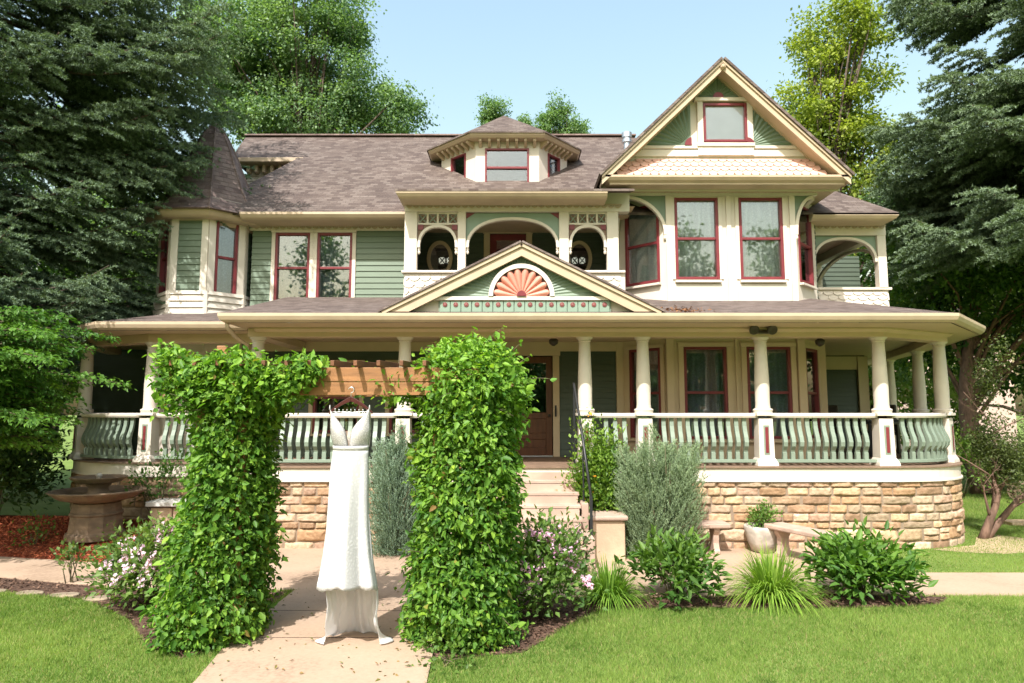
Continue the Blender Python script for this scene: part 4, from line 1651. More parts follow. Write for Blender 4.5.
gm.add([(mid - gable_in(gzE), GY, gzE - .2), (mid + gable_in(gzE), GY, gzE - .2), (mid + gable_in(gzE), GY, gzE), (mid, GY, apx.z), (mid - gable_in(gzE), GY, gzE)], [(0, 1, 2, 3, 4)])
gmo = gm.build('gable_wall', M['cream'], H)
fs_ = MB()
L_ = g1 - g0
scale_rows(fs_, (g0, GY), (g1, GY), gzE + .02, ZZ(156, GY - .1), 4, .155, (0, -1, 0), flare=.24,
           hfun=lambda u, z: abs(g0 + u - mid) < gable_in(z) - .12)
fs_.build('fishscale_shingles', M['fishscale'], gmo)
bd = MB()
zt_ = ZZ(147.5, GY)
hw = gable_in(zt_) - .06
bd.prism([(mid - hw - .3, GY - .015, ZZ(156, GY) - .02), (mid + hw + .3, GY - .015, ZZ(156, GY) - .02), (mid + hw + .1, GY - .015, zt_ - .05), (mid - hw - .1, GY - .015, zt_ - .05)], (0, -.02, 0))
bd.prism([(mid - hw - .1, GY - .012, zt_ - .04), (mid + hw + .1, GY - .012, zt_ - .04), (mid + hw, GY - .012, zt_ + .02), (mid - hw, GY - .012, zt_ + .02)], (0, -.045, 0))
bd.build('gable_band', M['cream'], gmo, bevel=.006)
# window with casing and sill panel
x0, x1 = XX(702.5, 124, GY), XX(746, 124, GY)
z0, z1 = ZZ(143, GY), ZZ(104.5, GY)
gwn = window((x0, GY - .05, z0), X3, x1 - x0, z1 - z0, H, casing=.0, sill=False, redw=.045, meet=0)
MB().box(x0 + .03, x1 - .03, GY - .012, GY - .006, z0 + .02, z1 - .02).build('sky_reflection_sheet', M['skysheet'], gwn)
gt = MB()
gt.box(x0 - .11, x0 - .003, GY - .07, GY - .002, z0 - .02, z1 + .03)
gt.box(x1 + .003, x1 + .11, GY - .07, GY - .002, z0 - .02, z1 + .03)
gt.box(x0 - .16, x1 + .16, GY - .1, GY - .002, z1 + .033, z1 + .1)
gt.box(x0 - .13, x1 + .13, GY - .085, GY - .002, z0 - .09, z0 - .022)
gt.box(x0 - .11, x1 + .11, GY - .06, GY - .002, z0 - .26, z0 - .092)
gt.build('gable_window_casing', M['cream'], H, bevel=.006)


def fan(c, bnd, Y, n, depth, R0):
    """pleated sunburst: rays from c to the outline bnd (list of plan-xz points), alternating ridge and valley"""
    mb = MB()
    c = Vector(c)
    seg = []
    B = [Vector(p) for p in bnd]
    ang = lambda p: math.atan2(p.y - c.y, p.x - c.x)
    A0, A1 = ang(B[0]), ang(B[-1])
    pts = []
    for i in range(n + 1):
        a = A0 + (A1 - A0) * i / n
        d = Vector((math.cos(a), math.sin(a)))
        best = None
        for p, q in zip(B, B[1:]):
            e = q - p
            den = d.x * e.y - d.y * e.x
            if abs(den) < 1e-9:
                continue
            t = ((p.x - c.x) * e.y - (p.y - c.y) * e.x) / den
            s_ = ((p.x - c.x) * d.y - (p.y - c.y) * d.x) / den
            if t > 0 and -1e-6 <= s_ <= 1 + 1e-6 and (best is None or t < best):
                best = t
        pts.append(c + d * (best or .01))
    for i in range(n):
        for (u0, u1, d0, d1) in ((0, .5, 0, depth), (.5, 1, depth, 0)):
            a = pts[i].lerp(pts[i + 1], u0); b = pts[i].lerp(pts[i + 1], u1)
            mb.add([(c.x, Y, c.y), (a.x, Y - d0, a.y), (b.x, Y - d1, b.y)], [(0, 1, 2)])
    return mb


zf = zt_ + .022
for sx in (-1, 1):
    c = (mid + sx * ((x1 - x0) / 2 + .115), zf)
    hwz = gable_in(zf) - .15
    xo = c[0]
    ztopf = zf + (hwz - abs(xo - mid)) * (apx.z - gzE) / ((g1 - g0) / 2)
    bnd = [(mid + sx * hwz, zf), (xo, ztopf)]
    f_ = fan(c, bnd, GY - .012, 10, .035, .1)
    if sx < 0:
        pass
    fo_ = f_.build('sunburst_panel', M['fangreen'], H)
    q = MB()
    pts = [(c[0], c[1])] + [(c[0] + sx * .13 * math.cos(a), c[1] + .15 * math.sin(a)) for a in [math.pi / 2 * i / 8 for i in range(9)]]
    q.prism([(x, GY - .05, z) for x, z in pts], (0, -.02, 0))
    q.build('sunburst_hub', M['red'], fo_)
zf2 = z1 + .115
hw2 = gable_in(zf2) - .15
f_ = fan((mid, zf2), [(mid + hw2, zf2 + .001), (mid, zf2 + hw2 * (apx.z - gzE) / ((g1 - g0) / 2)), (mid - hw2, zf2 + .001)], GY - .012, 12, .03, .1)
fo_ = f_.build('sunburst_panel', M['fangreen'], H)
q = MB()
q.prism([(mid + .1 * math.cos(math.pi * i / 10), GY - .05, zf2 + .1 * math.sin(math.pi * i / 10)) for i in range(11)], (0, -.02, 0))
q.build('sunburst_hub', M['red'], fo_)
# bargeboards and roof of the gable
bg_ = MB()
gr_ = MB()
for sx in (-1, 1):
    e = Vector((mid + sx * (g1 - g0) / 2, gE, gzE))
    a = Vector((mid, gE, apx.z))
    d = (e - a).normalized()
    up = Vector((-d.z * sx, 0, d.x * sx)) * 1.0
    up = up if up.z > 0 else -up
    ext = e + d * .03
    inn = a
    bg_.prism([a, ext, ext - Vector((0, 0, .17)), a - Vector((0, 0, .19))], (0, .05, 0))
    bg_.prism([a - Vector((0, .03, 0)), ext - Vector((0, .03, 0)), ext - Vector((0, .03, .05)), a - Vector((0, .03, .055))], (0, .028, 0))
    bg_.prism([Vector((a.x, gE + .052, a.z - .10)), Vector((ext.x, gE + .052, ext.z - .09)), Vector((ext.x, gE + .052, ext.z - .13)), Vector((a.x, gE + .052, a.z - .14))], (0, .28, 0))
    bg_.prism([Vector((a.x, GY - .06, a.z - .05)), Vector((e.x, GY - .06, e.z - .05)), Vector((e.x, GY - .06, e.z - .15)), Vector((a.x, GY - .06, a.z - .17))], (0, .055, 0))
    rb, re = 16.2, 16.2
    gr_.prism([a + up * .05 + Vector((0, -.06, 0)), ext + up * .05 + d * .03 + Vector((0, -.06, 0)), Vector((ext.x, rb, ext.z)) + up * .05 + d * .03, Vector((a.x, rb + 1.2, a.z)) + up * .05], up * -.045)
bg_.lathe([(.01, -.05), (.05, -.02), (.055, .02), (.02, .05)], (mid, gE - .02, apx.z - .14), 12)
bg_.build('bargeboard', M['beige'], H)
gr_.build('gable_roof', M['shingle'], H)

# ---- small roof and open upstairs porch at the far right
rr = MB()
rz0 = ZZ(212.5, 13.0)
rr.prism([(5.7, 13.0, rz0), (XX(899, 212, 13.0), 13.0, rz0), (6.75, 14.35, rz0 + .98), (5.7, 14.35, rz0 + .98)], (0, 0, -.04))
rr.prism([(XX(899, 212, 13.0), 13.0, rz0), (XX(899, 212, 13.0), 17.2, rz0), (6.75, 17.0, rz0 + .98), (6.75, 14.35, rz0 + .98)], (0, 0, -.04))
rr.build('side_porch_roof', M['shingle'], H)
rxe = XX(899, 212, 13.0)
cn = MB()
sweep(cn, [(5.9, 13.02), (rxe - .02, 13.02), (rxe - .02, 17.2)], corn(rz0 - .005, .7))
cn.build('side_porch_cornice', M['beige'], H)
RPY = 13.6
rp = MB()
xr1 = XX(884, 240, RPY)
zpt = ZZ(236, RPY)
rp.box(xr1 - .17, xr1, RPY - .06, RPY + .1, ZZ(288, RPY), zpt)
rp.box(xr1 - .17, xr1, RW - .2, RW - .05, ZZ(288, RPY), zpt)
sweep(rp, [(6.0, RPY - .07), (xr1 + .005, RPY - .07), (xr1 + .005, RW)], rect(-.2, 0, zpt, rz0 - .13))
rpo = rp.build('side_porch_frame', M['cream'], H)
sc_ = MB()
scallops(sc_, (6.05, RPY - .07), (xr1, RPY - .07), ZZ(227, RPY), (0, -1))
sc_.build('frieze_scallops', M['beige'], rpo)
ab, pts = half_arch((6.12 + xr1 - .17) / 2, (xr1 - .17 - 6.12) / 2, ZZ(262, RPY), zpt - .03 - ZZ(262, RPY), RPY + .05)
ao = ab.build('side_porch_arch', M['cream'], H)
spandrel(pts, zpt - .003, RPY + .03).build('arch_spandrel', M['palegreen'], ao)
# arch in the side opening
vs = MB()
k = 16
cyy, hwy = (RPY + RW - .1) / 2, (RW - .25 - RPY) / 2
prev = None
for i in range(k + 1):
    a = math.pi * i / k
    p = Vector((xr1 - .1, cyy - hwy * math.cos(a), ZZ(262, RPY) - .1 + (zpt - .05 - ZZ(262, RPY) + .1) * math.sin(a) ** .8))
    if prev is not None:
        vs.bar(prev, p, .08, .06)
    prev = p
vs.build('side_porch_arch', M['cream'], H)
sp = MB()
zq = ZZ(288, RPY)
sweep(sp, [(6.1, RPY), (xr1 + .03, RPY), (xr1 + .03, RW)], rect(-.1, .0, 4.1, zq))
spo = sp.build('side_porch_parapet', M['cream'], H)
s2 = MB()
scale_rows(s2, (6.1, RPY - .001), (xr1 + .03, RPY - .001), 4.2, zq - .05, 4, .2, (0, -1, 0)).build('parapet_shingles', M['cream'], spo)
c2 = MB()
sweep(c2, [(6.1, RPY), (xr1 + .03, RPY), (xr1 + .03, RW)], rect(-.14, .05, zq - .04, zq + .006))
c2.build('parapet_cap', M['cream'], spo)
MB().box(6.1, xr1 - .08, RPY + .1, RW, 4.3, 4.35).build('side_porch_floor', M['deckbrown'], H)
MB().box(6.1, xr1 - .08, RPY + .1, RW, 5.98, 6.02).build('side_porch_ceiling', M['porchcream'], H)

# ---- pediment over the steps
PY = 10.42
pa = at(521.5, 243, PY)
pl0, pl1 = XX(384, 311, PY), XX(664, 311, PY)
pz = ZZ(311.5, PY)
pm = pa.x
phw = (pl1 - pl0) / 2
pb = MB()
prf = MB()
for sx in (-1, 1):
    a = Vector((pm, PY, pa.z)); e = Vector((pm + sx * phw, PY, pz))
    d = (e - a).normalized()
    up = Vector((-d.z, 0, d.x)); up = up if up.z > 0 else -up
    pb.prism([a, e, e - Vector((sx * .42, 0, 0)), a - Vector((0, 0, .20))], (0, .08, 0))
    pb.prism([a + up * .0, e, e - up * .05, a - up * .05], (0, -.03, 0))
    prf.prism([a + up * .035 + Vector((0, -.05, 0)), e + up * .035 + d * .05 + Vector((0, -.05, 0)), Vector((e.x, 13.2, e.z)) + up * .035 + d * .05, Vector((a.x, 13.2, a.z)) + up * .035], up * -.03)
pb.build('pediment_bargeboard', M['beige'], H)
prf.build('pediment_roof', M['porchshingle'], H)
TY = PY + .12
zpb = ZZ(297, TY)
pslope = (pa.z - pz) / phw
phw2 = (pa.z - zpb) / pslope
pt = MB()
pt.prism([(pm - phw, TY + .03, pz), (pm + phw, TY + .03, pz), (pm, TY + .03, pa.z)], (0, .03, 0))
pto = pt.build('pediment_wall', M['cream'], H)
f_ = fan((pm, zpb), [(pm + phw2, zpb + .0005), (pm, pa.z - .05), (pm - phw2, zpb + .0005)], TY + .02, 40, .022, .1)
f_.build('sunburst_field', M['fangreen'], pto)
MB().box(pm - phw2 + .06, pm + phw2 - .06, TY - .06, TY + .02, zpb - .06, zpb - .0).build('pediment_rail', M['cream'], pto, bevel=.006)
vs, fs = [], []
k = 28
for i in range(k + 1):
    a = math.pi * i / k
    for r_, d in ((.445, .0), (.445, .09), (.515, .09), (.515, .0)):
        vs.append((pm + r_ * math.cos(a), TY + .015 - d, zpb + .003 + r_ * math.sin(a)))
for i in range(k):
    for q in range(4):
        q2 = (q + 1) % 4
        fs.append((4 * i + q, 4 * i + 4 + q, 4 * i + 4 + q2, 4 * i + q2))
MB().add(vs, fs).build('fan_ring', M['cream'], pto)
pe = MB()
npet = 10
for i in range(npet):
    a0, a1 = math.pi * i / npet, math.pi * (i + 1) / npet
    vs, fs = [], []
    nu, nv = 6, 8
    for v in range(nv + 1):
        t = v / nv
        for u in range(nu + 1):
            s_ = 2 * u / nu - 1
            a = (a0 + a1) / 2 + (a1 - a0) / 2 * s_ * .97
            r_ = .06 + (.435 - .05 * abs(s_) ** 2.5 - .06) * t
            hgt = .015 + .055 * t ** .7 * (1 - s_ * s_) * (1 if t < .93 else .8)
            vs.append((pm + r_ * math.cos(a), TY - .0 - hgt, zpb + .004 + r_ * math.sin(a)))
    for v in range(nv):
        for u in range(nu):
            b0 = v * (nu + 1) + u
            fs.append((b0, b0 + nu + 1, b0 + nu + 2, b0 + 1))
    pe.add(vs, fs)
fo_ = pe.build('fan_petals', M['peach'], pto, smooth=True)
q = MB()
q.prism([(pm + .075 * math.cos(math.pi * i / 10), TY - .05, zpb + .005 + .085 * math.sin(math.pi * i / 10)) for i in range(11)], (0, -.035, 0))
q.build('fan_hub', M['red'], fo_)
# backing disc behind the petals
q = MB()
q.prism([(pm + .44 * math.cos(math.pi * i / 24), TY + .0, zpb + .002 + .44 * math.sin(math.pi * i / 24)) for i in range(25)], (0, -.006, 0))
q.build('fan_backing', M['red'], fo_)
# band of square rosettes
rz_0, rz_1 = ZZ(309.5, TY), zpb - .063
nr = 16
rx0, rx1 = XX(440, 303, TY), XX(609.5, 303, TY)
bandb = MB().box(rx0 - .02, rx1 + .02, TY - .01, TY + .02, rz_0 - .05, rz_1)
rbo = bandb.build('rosette_band', M['railgreen'], H)
for i in range(nr):
    a = rx0 + (rx1 - rx0) * i / nr + .005; b = rx0 + (rx1 - rx0) * (i + 1) / nr - .005
    ro = MB().box(a, b, TY - .035, TY - .011, rz_0 - .045, rz_1 - .006)
    zc = (rz_0 + rz_1) / 2 + .004
    ro.build('rosette_tile', M['palegreen'], rbo, bevel=.006)
for i in range(nr):
    c = rx0 + (rx1 - rx0) * (i + .5) / nr
    l = MB().lathe([(.037, 0), (.037, .008), (.030, .012), (.024, .006), (.018, .012), (.006, .014)], (0, 0, 0), 14)
    l.v = [(c + x, TY - .0355 - z, zc + y) for x, y, z in l.v]
    l.build('rosette', M['rosette'], rbo)

# ---- downspout at the step in the porch eave
dsx = -4.42
MB().tube([(dsx, 10.47, ZE - .1), (dsx, 10.47, ZE - .2), (dsx + .02, 10.75, ZE - .32), (dsx + .1, 11.02, ZE - .42), (dsx + .12, 11.03, 2.2), (dsx + .12, 11.03, .3)], .035, 8).build('downspout', M['beige'], H, smooth=True)

# ---- dark rooms behind the glass, so nothing shows through
rm = MB()
rm.box(-6.9, 6.05, 16.4, 16.5, 0, 8.0)
rm.box(-6.9, -2.0, 13.5, 16.4, 3.75, 3.85)
rm.box(-5.2, 2.2, 13.46, 16.4, 3.70, 3.74)
rm.box(2.2, 6.05, 12.75, 16.4, 3.70, 3.78)
rm.box(-2.05, -1.99, 13.46, 16.4, 3.8, 6.0)
rm.box(2.14, 2.2, 13.46, 16.4, 1.2, 6.2)
rm.box(-6.9, -6.82, 14.7, 20, 0, 6.1)
rm.box(-6.9, 6.05, 13.47, 16.4, 1.2, 1.27)
rm.box(-6.9, 6.05, 14.4, 16.4, 6.1, 6.15)
rm.box(2.9, 5.4, 12.8, 14.4, 6.25, 6.3)
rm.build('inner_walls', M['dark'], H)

# ---- lace curtains: each hangs on its own rod behind a window
CLAB = {}


def curtain(o, r, n, w, h, kindc, label):
    nu, nv = 60, 10
    vs, fs = [], []
    ph = random.random() * 6
    for j in range(nv + 1):
        for i in range(nu + 1):
            u = i / nu
            v = j / nv
            d = .042 * math.sin(u * w / .036 + ph + .5 * math.sin(v * 3 + u * 5)) + .008 * math.sin(u * 31 + v * 2)
            vs.append(o + r * (u * w) + Zv * (v * h) + n * d)
    for j in range(nv):
        for i in range(nu):
            a = j * (nu + 1) + i
            fs.append((a, a + 1, a + nu + 2, a + nu + 1))
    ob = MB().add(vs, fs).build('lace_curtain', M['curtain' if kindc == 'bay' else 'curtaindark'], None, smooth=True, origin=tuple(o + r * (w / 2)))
    return tag(ob, label, 'curtain', 'lace curtains behind the house windows')
#==GARDEN==
# ------------------------------------------------------------------ curtains (hung in the rooms)
CL = ['lace curtain behind left front window of the ground-floor bay, under the porch',
      'lace curtain behind right front window of the ground-floor bay, next to floodlights',
      'dim lace curtain behind slanted left window of the ground-floor bay',
      'grey lace curtain behind the upstairs window nearest the turret in green siding',
      'grey lace curtain behind the upstairs window nearest the middle balcony in green siding',
      None, None,
      'lace curtain behind the slanted upstairs window of the corner turret facing right',
      'lace curtain behind left front window of the upstairs bay under the big gable',
      'lace curtain behind right front window of the upstairs bay under the big gable',
      'lace curtain behind slanted left window of the upstairs bay beside the balcony',
      'lace curtain behind slanted right window of the upstairs bay beside the side porch']
for c, lab in zip(CURT, CL):
    if lab:
        curtain(c[0], c[1], c[2], c[3], c[4], c[5], lab)

# ------------------------------------------------------------------ ground, paths, beds


def sheet(name, pts, z, mat, nsub=0):
    o = MB().add([(x, y, z) for x, y in pts], [tuple(range(len(pts)))]).build(name, mat)
    return kind(o, 'structure')


g = MB().add([(-300, -120, 0), (300, -120, 0), (300, 500, 0), (-300, 500, 0)], [(0, 1, 2, 3)]).build('ground', M['ground'])
kind(g, 'structure')
WALK = [(-2.35, 0.5), (-.62, 0.5), (-.66, 5.2), (-.72, 6.70), (-.98, 6.72), (-1.0, 8.5), (-2.62, 8.5), (-2.66, 6.7), (-2.53, 5.68), (-2.45, 4)]
PATIO = [(-4.0, 11.0), (-4.0, 9.75), (-4.2, 9.5), (-5.57, 9.88), (-7.69, 10.40), (-11, 11.0), (-16, 11.6), (-16, 10.0), (-11, 9.75), (-6.67, 9.12), (-4.81, 8.57), (-3.6, 8.35), (-2.62, 8.502), (-1.0, 8.502),
         (.2, 8.15), (2.0, 8.2), (4.0, 8.3), (6.0, 8.22), (14, 8.2), (14, 9.34), (5.3, 9.36), (4.95, 9.6), (4.95, 10.97)]


def kerbed(name, pts, z, mat):
    """paving slab with a small real edge"""
    mb = MB()
    mb.prism([(x, y, z) for x, y in pts], (0, 0, -.12))
    return kind(mb.build(name, mat), 'structure')


kerbed('front_walk', WALK, .018, M['path'])
kerbed('patio', PATIO, .016, M['path'])
jt = MB()
for y in (2.2, 3.7, 5.25, 6.71, 7.6):
    jt.box(-2.6, -.75, y, y + .012, .0185, .0195)
kind(jt.build('walk_joint', M['soil']), 'structure')

RB = []
# raised red mulch bed in front of the left porch
nx, ny = 40, 12
vs, fs = [], []


def bed_back(x):
    return 12.4


def bed_front(x):
    return np.interp(x, [-14, -11, -7.69, -5.57, -4.2, -3.9], [11.3, 11.0, 10.40, 9.88, 9.52, 9.6])


for j in range(ny + 1):
    for i in range(nx + 1):
        x = -14 + (14 - 3.95) * i / nx
        y0, y1 = bed_front(x), bed_back(x)
        t = j / ny
        y = y0 + (y1 - y0) * t
        z = .012 + .30 * min(1, t * 1.4) ** .8 * min(1, (-3.95 - x) / .6 + .05)
        vs.append((x, y, z + random.uniform(-.012, .012) * (t > 0)))
for j in range(ny):
    for i in range(nx):
        a = j * (nx + 1) + i
        fs.append((a, a + 1, a + nx + 2, a + nx + 1))
kind(MB().add(vs, fs).build('mulch_bed', M['redmulch'], smooth=True), 'structure')


def bed_z(x, y):
    y0, y1 = bed_front(x), 12.4
    t = np.clip((y - y0) / (y1 - y0), 0, 1)
    return .012 + .30 * np.minimum(1, t * 1.4) ** .8 * np.minimum(1, (-3.95 - x) / .6 + .05)


def in_poly(pts, X, Y):
    c = np.zeros(len(X), dtype=bool)
    n = len(pts)
    for i in range(n):
        x0, y0 = pts[i]
        x1, y1 = pts[(i + 1) % n]
        cond = ((y0 > Y) != (y1 > Y)) & (X < (x1 - x0) * (Y - y0) / (y1 - y0 + 1e-12) + x0)
        c ^= cond
    return c


def chips(name, X, Y, Zc, c0, c1, size, parent=None):
    n = len(X)
    P = np.stack([X, Y, Zc], 1)
    D = RNG.normal(size=(n, 3)); D[:, 2] *= .35
    Nn = RNG.normal(size=(n, 3)) * .5; Nn[:, 2] += 1
    t = RNG.random(n)
    o = leaves(name, P, D, Nn, RNG.uniform(.5, 1.4, n) * size, RNG.uniform(.3, .6, n) * size, mixc(c0, c1, t), M['chip'])
    return kind(o, 'stuff')


n = 26000
x = RNG.uniform(-10, -3.95, n); y = RNG.uniform(9.5, 12.2, n)
k = y > bed_front(x) + .02
x, y = x[k], y[k]
chips('red_bark_mulch', x, y, bed_z(x, y) + .01, (.20, .042, .02), (.50, .15, .07), .05)
SOIL_L = [(-8, 9.6), (-6.67, 9.12), (-4.81, 8.57), (-3.6, 8.34), (-2.68, 8.45), (-2.68, 6.45), (-2.9, 6.2), (-3.35, 6.5), (-4.0, 7.35), (-4.9, 8.1), (-6.2, 8.42), (-8, 8.8)]
SOIL_R = [(-.98, 8.1), (-.98, 6.75), (-.75, 6.15), (0.1, 6.35), (.55, 7.1), (1.0, 7.72), (2.2, 7.75), (3.4, 7.72), (4.75, 7.85), (5.1, 8.2), (4.0, 8.29), (2.0, 8.19), (.2, 8.14)]
_n = 190
_x = RNG.normal(2.72, .22, _n); _y = 10.45 + np.abs(RNG.normal(0, .35, _n))
chips('leaf_litter', _x, _y, ZE + S * (_y - 10.35) + .012, (.14, .06, .03), (.30, .15, .07), .05)
sheet('planting_bed', SOIL_L, .006, M['soil'])
sheet('planting_bed', SOIL_R, .006, M['soil'])
DIRT = [(6.6, 10.95), (7.0, 10.72), (7.5, 10.62), (8.0, 10.75), (8.5, 10.9), (8.75, 11.3), (8.8, 11.8), (8.5, 12.3), (8.0, 12.0), (7.5, 11.3)]
sheet('bare_soil_patch', DIRT, .005, M['dirt'])
for nm, poly, num in (('dark_bark_mulch', SOIL_L, 9000), ('dark_bark_mulch', SOIL_R, 9000)):
    xs = [p[0] for p in poly]; ys = [p[1] for p in poly]
    x = RNG.uniform(min(xs), max(xs), num); y = RNG.uniform(min(ys), max(ys), num)
    k = in_poly(poly, x, y)
    chips(nm, x[k], y[k], np.full(k.sum(), .012), (.05, .026, .018), (.19, .115, .08), .045)
# far lawn beyond the house at right and the grey kerb strip there
kind(MB().box(9.5, 40, 13.2, 13.6, -.1, .06).build('side_path', M['dirt']), 'structure')


# ------------------------------------------------------------------ grass
def lawn_blades(name, bx0, bx1, by0, by1, dens, excl, h=.04):
    n = int((bx1 - bx0) * (by1 - by0) * dens)
    x = RNG.uniform(bx0, bx1, n); y = RNG.uniform(by0, by1, n)
    k = np.ones(n, dtype=bool)
    jx, jy = RNG.normal(size=n) * .022, RNG.normal(size=n) * .022
    for e in excl:
        k &= ~in_poly(e, x + jx, y + jy)
    x, y = x[k], y[k]
    n = len(x)
    pn = np.sin(x * 2.1 + 1.3 * np.sin(y * 1.7)) * .5 + np.sin(y * 3.3 + x * .7 + 2) * .3 + np.sin(x * 7.3 - y * 5.1) * .2
    D = RNG.normal(size=(n, 3)) * .45; D[:, 2] = 1
    L = RNG.uniform(.6, 1.35, n) * h * (1 + .25 * pn)
    t = .5 + .42 * pn + .2 * np.sin(x * .9 - y * 1.3 + 1) + RNG.normal(size=n) * .33
    tint = mixc((.085, .165, .026), (.255, .34, .085), t)
    dry = RNG.random(n) < (.08 + .10 * np.clip(-pn, 0, 1))
    tint[dry] = mixc((.30, .25, .11), (.38, .33, .16), RNG.random(dry.sum()))
    P = np.stack([x, y, np.full(n, -.002)], 1)
    return kind(tri_needles(name, P, D, L, RNG.uniform(.0035, .0075, n), tint, M['grassblade']), 'stuff')


EX = [WALK, PATIO, SOIL_L, SOIL_R, DIRT]
lawn_blades('lawn_grass', -8.5, -2.3, 4.3, 8.8, 9000, EX)
lawn_blades('lawn_grass', -.72, 8.2, 4.3, 8.35, 9000, EX)
lawn_blades('lawn_grass', 4.9, 13.5, 9.3, 13.2, 3600, EX[:4], .03)
lawn_blades('lawn_grass', 8.5, 20, 13.5, 18, 1500, EX, .07)


for nm_, (a0_, a1_, b0_, b1_), k_ in (('lawn_tufts', (-8, -2.4, 4.4, 8.5), 240), ('lawn_tufts', (-.6, 8.1, 4.4, 7.9), 420)):
    cx_ = RNG.uniform(a0_, a1_, k_); cy_ = RNG.uniform(b0_, b1_, k_)
    ci_ = np.repeat(np.arange(k_), 46)
    rr_ = RNG.uniform(.03, .12, k_)[ci_]
    x = cx_[ci_] + RNG.normal(size=len(ci_)) * rr_; y = cy_[ci_] + RNG.normal(size=len(ci_)) * rr_
    keep = np.ones(len(x), dtype=bool)
    for e in EX:
        keep &= ~in_poly(e, x, y)
    x, y, ci_ = x[keep], y[keep], ci_[keep]
    D_ = RNG.normal(size=(len(x), 3)) * .55; D_[:, 2] = 1
    dk = RNG.random(k_)[ci_]
    kind(tri_needles(nm_, np.stack([x, y, np.zeros(len(x))], 1), D_, RNG.uniform(.035, .065, len(x)), RNG.uniform(.004, .009, len(x)),
                     mixc((.06, .125, .022), (.22, .32, .07), dk + RNG.normal(size=len(x)) * .15), M['grassblade']), 'stuff')

n = 240
x = np.concatenate([RNG.normal(-2.2, .45, n // 2), RNG.normal(-.95, .3, n // 2)]); y = RNG.uniform(4.2, 9.2, n)
k = in_poly(WALK, x, y)
chips('fallen_leaf_litter', x[k], y[k], np.full(k.sum(), .026), (.10, .13, .03), (.24, .14, .06), .045)

# ------------------------------------------------------------------ leafy plants
def wob(seed, th, z, f=1.0):
    r = np.random.default_rng(seed)
    s = 0
    for i in range(7):
        a = r.integers(1, 6); b = r.uniform(1, 6) * f
        s = s + np.sin(a * th + b * z + r.uniform(0, 6.3)) * r.uniform(.4, 1)
    return s / 4


def stems_from(name, base, tips, r0, mat, parent, mid=.5):
    mb = MB()
    base = Vector(base)
    for t in tips:
        t = Vector(t)
        m_ = base.lerp(t, .5) + Vector((random.uniform(-.08, .08), random.uniform(-.08, .08), (t - base).length * .12))
        mb.tube([base + Vector((random.uniform(-.05, .05), random.uniform(-.05, .05), -.02)), m_, t], [r0, r0 * .7, r0 * .3], 5)
    return mb.build(name, mat, parent, smooth=True)


